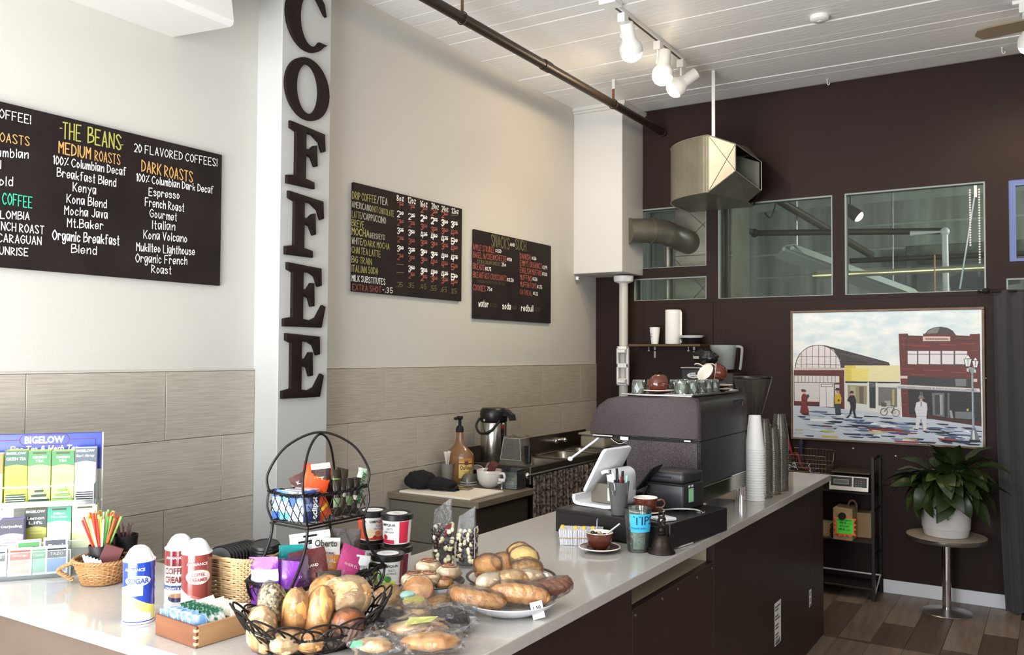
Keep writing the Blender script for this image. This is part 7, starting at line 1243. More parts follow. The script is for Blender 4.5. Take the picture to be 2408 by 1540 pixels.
b = B(); patch(b, fna, -.014,.014,.06,.27,(26,22,22),4); patch(b, fna, -.014,.014,.245,.27,(140,34,30),4,.0015); patch(b, fna, -.014,.014,.06,.085,(140,34,30),4,.0015); b.make('label', M_print, t)
t = T('acrylic_pitcher','clear square acrylic container upside down near the airpot','container',(.42,4.63,.9262))
M_acr = glassy('smoky_acrylic',(196,190,178),.05,.14,1.5)
b = B()
vs = [(-.075,-.07,.09),(.075,-.07,.09),(.075,.07,.09),(-.075,.07,.09),(-.058,-.055,.26),(.058,-.055,.26),(.058,.055,.26),(-.058,.055,.26)]
b.raw(vs,[(0,1,5,4),(1,2,6,5),(2,3,7,6),(3,0,4,7)]); b.raw([(-.095,-.085,0.0),(.095,-.085,0),(.095,.085,0),(-.095,.085,0),(-.075,-.07,.09),(.075,-.07,.09),(.075,.07,.09),(-.075,.07,.09)],[(0,1,5,4),(1,2,6,5),(2,3,7,6),(3,0,4,7)])
for x,y in ((-.05,-.05),(.0,-.052),(.05,-.05),(.05,.05),(-.05,.05)): b.box((x-.012,y-.003,.26),(x+.012,y+.003,.275))
b.make('container_wall', M_acr, t)
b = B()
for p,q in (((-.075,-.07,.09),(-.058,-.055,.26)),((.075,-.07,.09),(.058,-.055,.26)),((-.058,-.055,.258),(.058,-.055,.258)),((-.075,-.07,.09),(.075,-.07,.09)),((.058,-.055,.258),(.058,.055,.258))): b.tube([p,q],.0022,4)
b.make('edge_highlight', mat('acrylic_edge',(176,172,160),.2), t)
b = B(); b.rbox((.06,-.012,.06),(.105,.012,.20),.008,2); b.make('handle', M_black, t); t.scale = (1,1,.78)
b = B()
for k in range(7): b.box((-.035,-.066+.0001*k,.14+.012*k),(.01+.004*(k%3),-.0655+.0001*k,.143+.012*k))
b.make('scale_marks', mat('grey_ink',(96,96,98),.6), t)
# ------------------------------------------------------------------ tea display on the left arm of the counter
R52 = math.radians(52); tz = CT+.001
def tea_pt(x,y,z): c,s_ = math.cos(R52),math.sin(R52); return (.603+c*x-s_*y, 1.63+s_*x+c*y, tz+z)
t = T('tea_rack','clear acrylic two-tier tea display with a blue header','tea display',(.603,1.63,tz),rz=R52)
b = B(); b.rbox((-.56,.165,.32),(.069,.170,.444),.002,1); b.make('header', mat('tea_header_blue',(30,58,150),.3,nz=(7,(22,44,126),2,(1,1,1),.3)), t)
B().box((.066,.163,.18),(.070,.172,.444)).make('white_edge', M_white, t)
b = B(); b.box((-.56,.172,.0),(.069,.174,.32)); b.box((-.56,.05,.216),(.062,.172,.219)); b.box((-.56,.050,.216),(.062,.052,.235)); b.box((-.56,.048,.28),(.02,.050,.284)); b.box((.052,.048,.216),(.055,.12,.285))
b.box((-.56,-.003,.0),(-.005,.17,.003)); b.box((-.56,-.003,.0),(-.005,-.0005,.085)); b.box((-.56,.035,.0),(.07,.037,.105)); b.make('acrylic_sheets', M_glass, t)
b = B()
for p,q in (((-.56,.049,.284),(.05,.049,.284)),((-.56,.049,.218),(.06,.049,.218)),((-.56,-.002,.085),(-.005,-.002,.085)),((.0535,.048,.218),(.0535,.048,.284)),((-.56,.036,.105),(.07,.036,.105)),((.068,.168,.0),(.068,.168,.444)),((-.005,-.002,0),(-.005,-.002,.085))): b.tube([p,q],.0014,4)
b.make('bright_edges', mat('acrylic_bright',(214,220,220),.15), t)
b = B(); ya = .1640
b.text('BIGELOW', .118,.024, lambda u,v:(-.169+u,ya,.411+v), off=.035); b.text('Fine Tea & Herb Tea', .205,.021, lambda u,v:(-.214+u+v*.25,ya,.383+v), off=.02)
b.make('lettering', M_white, t)
b = B(); L = [(-.178+.006*0,ya+.0002,.404)]
ov = []
for i in range(24):
    a = 2*PI*i/24; ov.append((-.110+ (.058 if math.cos(a)>0 else -.058)+.016*math.cos(a), ya, .423+.017*math.sin(a)))
b.tube(ov,.0009,4,True); b.tube([(-.036,ya,.423),(.045,ya,.423),(.045,ya,.380)],.0009,4); b.tube([(-.56,ya,.423),(-.185,ya,.423)],.0009,4); b.make('outline', mat('plum_line',(120,60,120),.5), t)
def tea_box(lab, x0, x1, z0, z1, y0, dep, top, body, title, sub=None, topfrac=.28, tcol=(240,240,230), fan=None, bigfan=False, bar=True):
    w = x1-x0; o = T('tea_box', lab, 'tea box', tea_pt((x0+x1)/2, y0, z0), rz=R52); h = z1-z0
    b = B(); b.rbox((-w/2,0,0),(w/2,dep,h),.0012,1,body); b.make('carton', M_print, o)
    b = B(); e = -.0006; hh = h*topfrac
    b.quad((-w/2,e,h-hh),(w/2,e,h-hh),(w/2,e,h),(-w/2,e,h),top)
    n = 10; arc = [(-w/2+w*i/n, e-.0002, h-hh-.006*math.sin(PI*i/n)*-1) for i in range(n+1)]
    b.raw([(-w/2,e-.0002,h-hh-.003)]+[(p[0],p[1],p[2]-.001) for p in arc]+[(w/2,e-.0002,h-hh-.003)],[tuple(range(n+3))],body)
    if bar: b.quad((-w*.3,e-.0003,h-.010),(w*.3,e-.0003,h-.010),(w*.3,e-.0003,h-.004),(-w*.3,e-.0003,h-.004),(60,60,40))
    for k in range(3):
        z = h*.52-k*.010; b.quad((-w*.3,e,z),(w*.3,e,z),(w*.3,e,z+.002),(-w*.3,e,z+.002),tuple(int(c*.8) for c in body))
    b.make('print', M_print, o)
    b = B(); 
    if not bar: b.text('BIGELOW', w*.86,.008, lambda u,v:(-w*.43+u,e-.0005,h-.013+v), off=.03)
    lines = title.split('\n'); lh = min(.013, hh*.36/len(lines)*1.15)
    for i,s_ in enumerate(lines):
        ww = min(w*.86, lh*len(s_)*.78); z = h-hh*.26-(i+1)*lh*1.15-(.0 if bar else .004)
        b.text(s_, ww, lh*(.78), lambda u,v:(-ww/2+u,e-.0006,z+v), off=.02)
    if sub: ww = min(w*.7, .045); b.text(sub, ww,.012, lambda u,v:(-ww/2+u,e-.0006,h*.48+v), off=.02)
    b.make('lettering', mat('tea_ink_%d'%tcol[0],tcol,.5), o)
    if fan:
        fz = .045 if bigfan else .022
        for k in range(7):
            q = k/6; ww = w*.46*(1-q*.86 if bigfan else 1-.12*abs(q-.5)*2); c = fan if k%2 == 0 else (232,236,220)
            bb = B(); bb.rbox((-ww,-.006-.003*(1-q),.004+fz*q),(ww,-.001,.004+fz*q+fz*.13),.0008,1,c); bb.make('sachet', M_print, o)
    return o
YB_ = .12
G_ = (44,84,66)
tea_box('orange and white tea box cut by the left edge, upper tier',-.29,-.224,.20,.385,.118,.05,(228,110,60),(240,236,230),'SPICE',None,.35,(250,240,230),(200,40,50))
tea_box('yellow-green tea box with a dark green band, left of the paler two',-.218,-.152,.222,.394,YB_,.05,G_,(214,222,60),'GREEN TEA',None,.30,fan=(36,70,44),bar=False)
tea_box('first pale green GREEN TEA box with the two line title, upper tier',-.150,-.084,.222,.391,YB_,.05,(60,120,70),(206,220,110),'GREEN\nTEA',None,.30,fan=(34,60,44),bigfan=True)
tea_box('second pale green GREEN TEA box, beside the white Earl Grey box',-.081,-.014,.222,.389,YB_,.05,(60,120,70),(210,224,116),'GREEN\nTEA',None,.30,fan=(120,170,60),bigfan=True)
tea_box('white tea box with a dark grey Earl Grey band, upper tier',-.012,.052,.222,.396,YB_,.05,(74,84,96),(238,240,244),'Earl Grey',None,.28,fan=(30,30,44),bar=False)
tea_box('dark tea box with an olive lower half, lower tier behind the lilac box',-.152,-.088,.07,.206,.088,.05,(54,62,60),(170,168,78),'Lemon\nLift',None,.46,bar=False)
tea_box('white and green mint tea box in the lower tier',-.086,-.016,.07,.208,.088,.05,(58,142,118),(226,240,232),'Mint\nMedley',None,.36)
tea_box('pale yellow tea box at the right of the lower tier',-.013,.062,.07,.210,.088,.05,(226,224,160),(224,222,164),'',None,.30)
tea_box('lilac tea box in the front of the lower tier, at the left edge',-.214,-.146,.05,.183,.038,.045,(56,54,70),(148,130,196),'Darjeeling','TEA',.36)
o = B().rbox((0,0,0),(.05,.05,.10),.003,1).make('dark_jar', mat('dark_jar',(40,32,30),.4), label='dark jar behind the tea display, between the tiers', cat='jar', loc=(.36,1.66,tz+.0)); 
bpy.data.objects.remove(o)
# sachets in the front pocket
def sachet(lab, x, z, y, w, h, tilt, rzz, c1, c2, title):
    o = T('tea_sachet', lab, 'sachet', tea_pt(x,y,z), rot=(tilt,0,R52+rzz))
    b = B(); b.rbox((-w/2,-.001,0),(w/2,.001,h),.0008,1,(236,236,232)); b.make('envelope', M_print, o)
    b = B(); b.quad((-w*.42,-.0014,h*.56),(w*.42,-.0014,h*.56),(w*.42,-.0014,h*.9),(-w*.42,-.0014,h*.9),c1); b.quad((-w*.42,-.0014,h*.08),(w*.42,-.0014,h*.08),(w*.42,-.0014,h*.54),(-w*.42,-.0014,h*.54),c2); b.make('print', M_print, o)
    b = B(); b.text(title, w*.6, h*.1, lambda u,v:(-w*.3+u,-.0018,h*.66+v)); b.make('lettering', M_white, o)
for a in (('white sachet with a black band at the far left of the tea pocket',-.222,.010,.012,.07,.085,-.12,.05,(50,50,52),(226,226,224),'Vanilla'),
    ('white sachet with an orange-red print in the front tea pocket',-.150,.010,.006,.068,.088,-.15,.0,(214,74,52),(228,170,150),'Orange'),
    ('green sachet with a pale leaf line behind the orange one',-.128,.024,.024,.07,.095,-.05,.1,(62,128,66),(72,138,76),'Green'),
    ('mint green sachet leaning right of the orange one',-.098,.008,.014,.05,.088,-.1,.15,(96,160,110),(134,190,160),'Classic'),
    ('white and blue sachet with a black starred band, front right',-.046,.010,.006,.064,.088,-.15,.05,(36,38,52),(92,140,196),'TAZO'),
    ('white sachet standing behind the blue one',-.052,.030,.024,.07,.092,-.05,-.03,(44,46,60),(216,222,230),'Earl'),
    ('dark blue sachet edge between the green and blue ones',-.076,.010,.018,.03,.08,-.1,.1,(50,60,96),(60,76,120),'Calm'),
    ('brown kraft sachet at the left back of the tea pocket',-.205,.018,.026,.08,.085,-.05,.1,(180,120,60),(176,116,58),'Chai')): sachet(*a)
# ------------------------------------------------------------------ wicker basket with straws, stirrers and cards
def wicker(b, rx, ry, z0, z1, rows, flare=.12, lean=0, n=64, r=.003, sq=None, stakes=32):
    def P(a, z, off=0):
        k = 1-flare*(1-(z-z0)/(z1-z0)); cx,sx = math.cos(a),math.sin(a)
        if sq: cx = math.copysign(abs(cx)**sq,cx); sx = math.copysign(abs(sx)**sq,sx)
        return ((rx*k+off)*cx, (ry*k+off)*sx, z)
    for j in range(rows):
        z = z0+(z1-z0)*(j+.5)/rows; L = []
        for i in range(n):
            a = 2*PI*i/n; L.append(P(a,z+random.uniform(-.0006,.0006), .0022*math.sin(a*stakes/2+PI*j)))
        b.tube(L, r, 5, True)
    for k in range(stakes):
        a = 2*PI*k/stakes; b.tube([P(a,z0),P(a,(z0+z1)/2),P(a,z1)], r*.9, 4)
    for ph in (0,PI):
        L = [Vector(P(2*PI*i/96,z1+.002))+Vector((0,0,.0032*math.sin(2*PI*i/96*22+ph)))+Vector((math.cos(2*PI*i/96),math.sin(2*PI*i/96),0))*.003*math.cos(2*PI*i/96*22+ph) for i in range(96)]
        b.tube(L, r*1.3, 5, True)
    return P
M_wick = mat('honey_wicker',(176,132,86),.5,nz=(40,(140,98,58),3,(1,1,1),.3)); M_wick2 = mat('pale_wicker',(200,172,130),.5,nz=(40,(168,138,96),3,(1,1,1),.3))
t = T('round_wicker_basket','small round honey-coloured wicker basket with a side handle','basket',(.750,1.64,tz))
b = B(); wicker(b,.088,.080,.004,.070,11,flare=.30); b.make('weave', M_wick, t, smooth=60).__setitem__('kind','stuff')
B().lathe([(0,.002),(.062,.002),(.064,.006),(0,.006)],24).make('base', M_wick, t)
b = B()
for ph in (0,2.1,4.2):
    L = []
    for k in range(41):
        q = k/40; a = PI*q; p = Vector((-.055-.045*math.sin(a), -.062-.022*math.sin(a), .066-.055*q-.004*math.sin(a*2))); L.append(p+Vector((math.cos(q*38+ph),math.sin(q*38+ph)*.5,math.sin(q*38+ph)))*.0042)
    b.tube(L,.0036,5)
b.make('handle', M_wick, t, smooth=60)
zw = tz+.008
t = T('straw_tumbler','black tumbler packed with bright drinking straws in the round basket','tumbler',(.735,1.645,zw))
B().lathe([(0,0),(.030,0),(.038,.105),(.036,.105),(.029,.004),(0,.004)],24).make('tumbler', M_black, t, smooth=40)
SC = [(232,96,44),(226,62,56),(240,220,150),(60,170,84),(150,214,110),(236,236,222),(250,190,80)]
s0 = {}; nstr = 0
names = {0:'orange',1:'red',2:'cream',3:'dark green',4:'light green',5:'white',6:'yellow'}
for k in range(46):
    c = random.choice((0,0,0,1,1,2,3,4,4,5,6)); a = 2*PI*k*5/46+random.uniform(-.1,.1); rr = random.uniform(.004,.027)
    tl = .06+rr*15; 
    if c not in s0: s0[c] = o = B().cyl((0,0,0),(0,0,.196),.0036,7,caps=False).make('straw', mat('straw_%d'%c, SC[c], .3), smooth=60)
    else: o = s0[c].copy(); COL.objects.link(o)
    o.location = (.735-rr*.5*math.cos(a)+.0, 1.645-rr*.5*math.sin(a), zw+.005+random.uniform(0,.012)); o.rotation_euler = (Matrix.Rotation(a,3,'Z')@Matrix.Rotation(tl*.9,3,'Y')).to_euler()
    o['label'] = names[c]+' drinking straw in the bunch in the round basket'; o['category'] = 'straw'; o['group'] = names[c]+' straws in the black tumbler'
t = T('stirrer_tumbler','second black tumbler of dark coffee stirrers behind the straws','tumbler',(.712,1.74,tz))
B().lathe([(0,0),(.032,0),(.043,.125),(.041,.125),(.030,.004),(0,.004)],24).make('tumbler', M_black, t, smooth=40)
m0 = None
for k in range(14):
    a = k*.7; 
    if m0 is None: o = m0 = B().box((-.0025,-.0015,0),(.0025,.0015,.158)).make('stirrer', mat('dark_stirrer',(96,72,72),.4), t)
    else: o = m0.copy(); COL.objects.link(o)
    o.location = (-.012*math.cos(a),-.012*math.sin(a),.005); o.rotation_euler = (Matrix.Rotation(a,3,'Z')@Matrix.Rotation(.24,3,'Y')).to_euler()
t = T('stamp_cards','maroon folder and white cards standing at the front of the round basket','cards',(.782,1.612,zw+.012),rz=R52)
b = B(); b.M = Matrix.Translation((.0,.016,.0))@Euler((-.1,.38,0)).to_matrix().to_4x4(); b.rbox((-.026,-.006,.0),(.030,.012,.100),.001,1); b.make('folder', mat('maroon_card',(86,34,32),.5), t)
for k in range(6):
    b = B(); b.M = Matrix.Translation((-.024+k*.008,.006,.0))@Euler((-.05,-.32,0)).to_matrix().to_4x4(); b.box((-.004,-.001,0),(.004,.001,.078-.004*k)); b.make('card', mat('cool_white_card',(216,222,232),.5), t)
# ------------------------------------------------------------------ sugar and creamer canisters
def canister(lab, x, y, rz, cols, prints, texts, h=.165, s=1.0, nm='sugar_canister', tilt_lid=0):
    t = T(nm, lab, 'canister', (x,y,tz), rz)
    R = .0405
    b = B(); b.lathe([(0,0),(R+.001,0),(R+.0012,.004),(R,.005)],36); b.lathe([(R,h-.004),(R+.0012,h-.003),(R+.0012,h),(R-.004,h)],36); b.make('rim', mat('tin_white',(232,232,232),.3), t, smooth=40)
    b = B(); b.lathe([(R-.0002,.004),(R,h-.003)],48,c=cols); b.make('body', M_gloss, t, smooth=60)
    b = B(); b.lathe([(R-.004,h-.004),(R-.002,h),(R-.008,h+.012),(R-.016,h+.026),(R-.026,h+.034),(0,h+.037)],30); b.make('dome_lid', M_whitep, t, smooth=50)
    fn = lambda u,v,d=.0005:((R+d)*math.cos(u/R),(R+d)*math.sin(u/R),v)
    b = B()
    for i,(u0,u1,v0,v1,c) in enumerate(prints):
        if len(c) == 4: # curved edge band: top follows a slope
            n = 14
            for k in range(n):
                a,e = u0+(u1-u0)*k/n,u0+(u1-u0)*(k+1)/n
                f = lambda u: v1-(v1-v0)*.55*(1-math.cos((u-u0)/(u1-u0)*PI))/2 if c[3] > 0 else v0+(v1-v0)*(.45+.55*(1-math.cos((u-u0)/(u1-u0)*PI))/2)
                b.raw([fn(a,v0,.0004+.0002*i),fn(e,v0,.0004+.0002*i),fn(e,f(e),.0004+.0002*i),fn(a,f(a),.0004+.0002*i)],[(0,1,2,3)],c[:3])
        elif len(c) == 5: # ellipse
            n = 16; cu,cv = (u0+u1)/2,(v0+v1)/2; dd = .0006+.0003*i; E_ = lambda x,sg:fn(cu+(u1-u0)/2*x,cv+sg*(v1-v0)/2*math.sqrt(max(0,1-x*x)),dd)
            xs = [-math.cos(PI*k/n) for k in range(n+1)]
            for x0_,x1_ in zip(xs[:-1],xs[1:]): b.raw([E_(x0_,-1),E_(x1_,-1),E_(x1_,1),E_(x0_,1)],[(0,1,2,3)],c[:3])
        else: patch(b, fn, u0,u1,v0,v1,c,max(4,int((u1-u0)/.006)),.0004+.0002*i)
    b.make('print', M_gloss, t)
    bt = {}
    for s_,u,v,w,hh,c in texts: bt.setdefault(c,B()).text(s_, w, hh, lambda a,bb:fn(u+a,v+bb,.0030), off=.02)
    for c,bb in bt.items(): bb.make('lettering', mat('ink_%d_%d_%d'%c,c,.4), t)
    return t
VA = math.atan2(-1.46,2.09)
canister('blue and yellow sugar canister standing foremost on the left counter',1.195,1.46,VA,(38,66,168),
  [(-.063,.063,.008,.085,(236,232,120,1)),(-.040,.034,.008,.050,(240,242,246,1)),(-.066,.010,.075,.115,(236,240,246,-1)),(-.036,.030,.100,.128,(236,238,240,0,0)),(-.034,.028,.103,.125,(206,214,236,0,0))],
  [('AMBIANCE',-.036,.140,.050,.008,(236,238,244)),('SUGAR',-.028,.107,.052,.014,(52,74,150))])
canister('dark red creamer canister standing behind the brown one',1.163,1.612,VA-.1,(228,222,216),
  [(-.127,.127,.118,.160,(134,40,46)),(-.127,.127,.052,.064,(60,84,140)),(-.03,.02,.018,.040,(50,60,96,0,0)),(-.028,.018,.030,.042,(196,150,110,0,0))],
  [('AMBIANCE',-.036,.138,.050,.008,(236,230,226)),('COFFEE',-.040,.096,.060,.018,(122,34,40)),('CREAMER',-.040,.072,.072,.018,(122,34,40)),('CREAMY & RICH',-.038,.054,.062,.006,(236,236,240))],nm='creamer_canister')
canister('reddish brown creamer canister with an open lid, nearer the baskets',1.252,1.600,VA+.05,(132,62,58),
  [(-.05,.063,.006,.060,(168,92,88,1)),(-.063,.0,.02,.07,(226,196,190,1)),(-.034,.036,.082,.122,(222,196,150,0,0)),(-.032,.034,.084,.120,(236,226,218,0,0))],
  [('AMBIANCE',-.030,.134,.054,.008,(226,206,200)),('COFFEE',-.018,.104,.034,.010,(140,60,56)),('CREAMER',-.022,.090,.046,.010,(140,60,56)),('Creamer',-.02,.03,.05,.014,(236,216,210))],nm='creamer_canister')
# ------------------------------------------------------------------ wooden box of sweetener packets
t = T('packet_box','small wooden box with finger joints and three compartments','box',(1.430,1.492,tz),rz=-.08)
M_bx = mat('cedar_wood',(124,78,50),.45,nz=(8,(96,56,36),4,(.6,4,4),.25)); M_bxl = mat('pale_cedar',(176,136,96),.45,nz=(8,(156,116,80),4,(4,.6,4),.25)); M_joint = mat('joint_wood',(214,182,140),.5)
w,d,h = .088,.088,.052
for a,m,nm in ((((-w,-d,0),(w,-d+.008,h)),M_bx,'front_wall'),(((-w,d-.008,0),(w,d,h)),M_bx,'back_wall'),(((-w,-d+.008,0),(-w+.008,d-.008,h)),M_bxl,'side_wall'),(((w-.008,-d+.008,0),(w,d-.008,h)),M_bxl,'side_wall'),(((-w+.008,-.033,0),(w-.008,-.028,h-.008)),M_bx,'divider'),(((-w+.008,.028,0),(w-.008,.033,h-.008)),M_bx,'divider'),(((-w+.008,-d+.008,0),(w-.008,d-.008,.006)),M_bx,'bottom')):
    B().rbox(*a,.0012,1).make(nm, m, t)
b = B()
for k in range(3): b.box((w-.009,-d-.0006,.006+.016*k),(w+.0006,-d+.0085,.013+.016*k))
b.make('finger_joint', M_joint, t).__setitem__('kind','stuff')
def pk(col_name, m, lab, row_y, n, grp):
    p0 = None; ln = len(ORD)
    for k in range(n):
        x = -.062+.125*k/(n-1)
        if p0 is None:
            p0 = o = B().rbox((-.0012,-.024,0),(.0012,.024,.060),.0008,1).make('sweetener_packet', m, label=lab, cat='packet', group=grp)
        else: o = p0.copy(); COL.objects.link(o)
        c,s_ = math.cos(-.08),math.sin(-.08); x_,y_ = x,row_y+random.uniform(-.003,.003)
        o['label'] = ('first' if k == 0 else ORD[k])+' '+lab; o.location = (1.430+c*x_-s_*y_, 1.492+s_*x_+c*y_, tz+.007+random.uniform(-.001,.003)); o.rotation_euler = (random.uniform(-.1,.1),-.35+random.uniform(-.08,.08),-.08+random.uniform(-.08,.08))
pk('blue', mat('blue_packet',(120,170,220),.5,nz=(40,(236,240,246),2,(1,1,1),.1)),'from the left of the light blue packets in the wooden box',-.056,11,'blue sweetener packets')
pk('green', mat('green_packet',(232,240,234),.5,nz=(60,(46,110,80),2,(1,1,1),.08)),'from the left of the green and white packets in the wooden box',.0,12,'green and white sweetener packets')
pk('cream', mat('cream_packet',(240,236,214),.5,nz=(30,(250,250,248),2,(1,1,1),.2)),'from the left of the cream packets in the wooden box',.058,11,'cream sugar packets')
# ------------------------------------------------------------------ square wicker basket of cup lids
t = T('square_wicker_basket','pale rectangular wicker basket full of black cup lids','basket',(1.262,1.765,tz),rz=.05)
b = B(); wicker(b,.105,.098,.004,.132,20,flare=.10,sq=.45,n=80,r=.0029,stakes=40); b.make('weave', M_wick2, t, smooth=60).__setitem__('kind','stuff')
B().box((-.085,-.08,.002),(.085,.08,.006)).make('base', M_wick2, t)
l0 = None
def lid(lab, loc, rot, grp):
    global l0
    if l0 is None:
        l0 = B().lathe([(0,.012),(.036,.012),(.038,.014),(.040,.012),(.041,.004),(.044,.003),(.045,0),(.042,0),(.038,.004),(0,.006)],28).make('cup_lid', M_black, smooth=40, label=lab, cat='lid', group=grp); o = l0
    else: o = l0.copy(); COL.objects.link(o); o['label'] = lab; o['group'] = grp
    o.location = loc; o.rotation_euler = rot
for k in range(9): lid(('foremost' if k == 0 else ORD[k])+' black lid of the leaning row in the pale wicker basket',(1.225+.0*k,1.70+.012*k,tz+.115),(1.15,0,.55),'black lids, left row')
for k in range(8): lid(ORD[k]+(' from the bottom' if k else '')+' black lid of the right stack in the pale wicker basket',(1.305,1.80,tz+.085+.0085*k),(.12,.1,0),'black lids, right stack')
# ------------------------------------------------------------------ two-tier wrought wire stand
t = T('wire_stand','black two-tier wire stand with arched handles, full of snacks','stand',(1.462,1.858,tz),rz=-.07)
UZ,UB,LZ = .325,.240,.080
uh,ub,lh,lb_ = (.074,.122),(.076,.108),(.092,.180),(.080,.150)
def rope(b, L, r=.0026, tw=.0034, n=60, turns=None):
    tot = sum((Vector(L[i])-Vector(L[(i+1)%len(L)])).length for i in range(len(L))); P = []
    for i in range(len(L)):
        a,c = Vector(L[i]),Vector(L[(i+1)%len(L)]); k = max(2,int((c-a).length/.006))
        for j in range(k): P.append(a.lerp(c,j/k))
    for ph in (0,2.1,4.2):
        Q = []
        for i,p in enumerate(P):
            d = (P[(i+1)%len(P)]-P[i-1]).normalized(); u = d.cross(Vector((0,0,1))); Q.append(p+(u*math.cos(i*.55+ph)+Vector((0,0,1))*math.sin(i*.55+ph))*tw)
        b.tube(Q, r, 4, True)
def rectp(h,z,m=4,sag=0): 
    L = []
    c4 = [(-h[0],-h[1]),(h[0],-h[1]),(h[0],h[1]),(-h[0],h[1])]
    for i in range(4):
        a,c = c4[i],c4[(i+1)%4]
        for j in range(m): q = j/m; L.append((a[0]+(c[0]-a[0])*q,a[1]+(c[1]-a[1])*q,z-sag*math.sin(q*PI)))
    return L
b = B(); rope(b, rectp(uh,UZ,8,.006)); b.make('upper_rim', M_wire, t, smooth=60)
b = B(); rope(b, rectp(lh,LZ,8,.010),.003,.004); b.make('lower_rim', M_wire, t, smooth=60)
b = B(); b.tube(rectp(ub,UB),.003,6,True); b.tube(rectp((ub[0]+.003,ub[1]+.003),UB-.008),.0026,6,True); b.tube(rectp(lb_,.004),.003,6,True); b.make('bottom_ring', M_wire, t, smooth=60)
b = B()
for i in range(7): y = -ub[1]+2*ub[1]*i/6; b.tube([(-ub[0],y,UB),(ub[0],y,UB)],.0016,4)
for i in range(9): y = -lb_[1]+2*lb_[1]*i/8; b.tube([(-lb_[0],y,.004),(lb_[0],y,.004)],.0016,4)
b.make('floor_wires', M_wire, t).__setitem__('kind','stuff')
b = B()   # diamond lattice of the upper basket, arches of the lower one
def side_pts(h0,z0,h1,z1,side,u,q):
    h = (h0[0]+(h1[0]-h0[0])*q, h0[1]+(h1[1]-h0[1])*q); z = z0+(z1-z0)*q; bulge = .006*math.sin(q*PI)
    if side == 0: return (-h[0]+2*h[0]*u, -h[1]-bulge, z)
    if side == 1: return (h[0]+bulge, -h[1]+2*h[1]*u, z)
    if side == 2: return (h[0]-2*h[0]*u, h[1]+bulge, z)
    return (-h[0]-bulge, h[1]-2*h[1]*u, z)
for side in range(4):
    n = 5 if side%2 == 0 else 7
    for k in range(-1,n+1):
        for dr in (1,-1):
            L = []
            for j in range(7):
                q = j/6; u = (k+.5+dr*q*1.6-.8*dr)/n
                if 0 <= u <= 1: L.append(side_pts(ub,UB,uh,UZ,side,u,q))
            if len(L) > 2: b.tube(L,.0014,4)
b.make('lattice', M_wire, t, smooth=60).__setitem__('kind','stuff')
b = B()
for side in range(4):
    n = 4 if side%2 == 0 else 7
    for k in range(n):
        for rr,zc,o_ in ((.5,.42,0),(.5,.72,.5)):
            if o_ and k == n-1: continue
            L = [side_pts(lb_,.004,lh,LZ,side,(k+.5+o_+.48*math.cos(a))/n,min(1,max(0,zc+.36*math.sin(a)))) for a in [2*PI*i/14 for i in range(14)]]
            b.tube(L,.0018,4,True)
b.make('scroll_loops', M_wire, t, smooth=60).__setitem__('kind','stuff')
for sx in (-1,1):
    for sy in (-1,1):
        b = B(); b.tube(smoothpts([(sx*ub[0]*.98,sy*ub[1]*.98,UB),(sx*ub[0],sy*(ub[1]+.004),UB-.05),(sx*(ub[0]+.004),sy*(ub[1]+.03),LZ+.05),(sx*lh[0],sy*lh[1],LZ)],5),.0042,8); b.make('leg', M_wire, t, smooth=60)
        B().sph((sx*lb_[0],sy*lb_[1],.0035),.0045,8).make('foot', M_wire, t, smooth=60)
        B().tube(smoothpts([(sx*ub[0],sy*ub[1],UB),(sx*(ub[0]+.006),sy*(ub[1]+.012),UB+.04),(sx*uh[0],sy*uh[1],UZ)],4),.0036,6).make('corner_wire', M_wire, t, smooth=60)
        B().tube(smoothpts([(sx*lb_[0],sy*lb_[1],.004),(sx*(lb_[0]+.012),sy*(lb_[1]+.02),.04),(sx*lh[0],sy*lh[1],LZ)],4),.0038,6).make('corner_wire', M_wire, t, smooth=60)
for s_ in (1,-1):
    b = B(); L = [(-uh[0],-s_*uh[1],UZ),(-uh[0]*1.02,-s_*uh[1]*1.02,UZ+.05),(-uh[0]*.66,-s_*uh[1]*.66,UZ+.125),(0,0,UZ+.160+(.003 if s_ > 0 else -.003)),(uh[0]*.66,s_*uh[1]*.66,UZ+.125),(uh[0]*1.02,s_*uh[1]*1.02,UZ+.05),(uh[0],s_*uh[1],UZ)]
    b.tube(smoothpts(L,6),.0036,8); b.make('arched_handle', M_wire, t, smooth=60)
c7,s7 = math.cos(-.07),math.sin(-.07)
def st_pt(x,y,z): return (1.462+c7*x-s7*y, 1.858+s7*x+c7*y, tz+z)
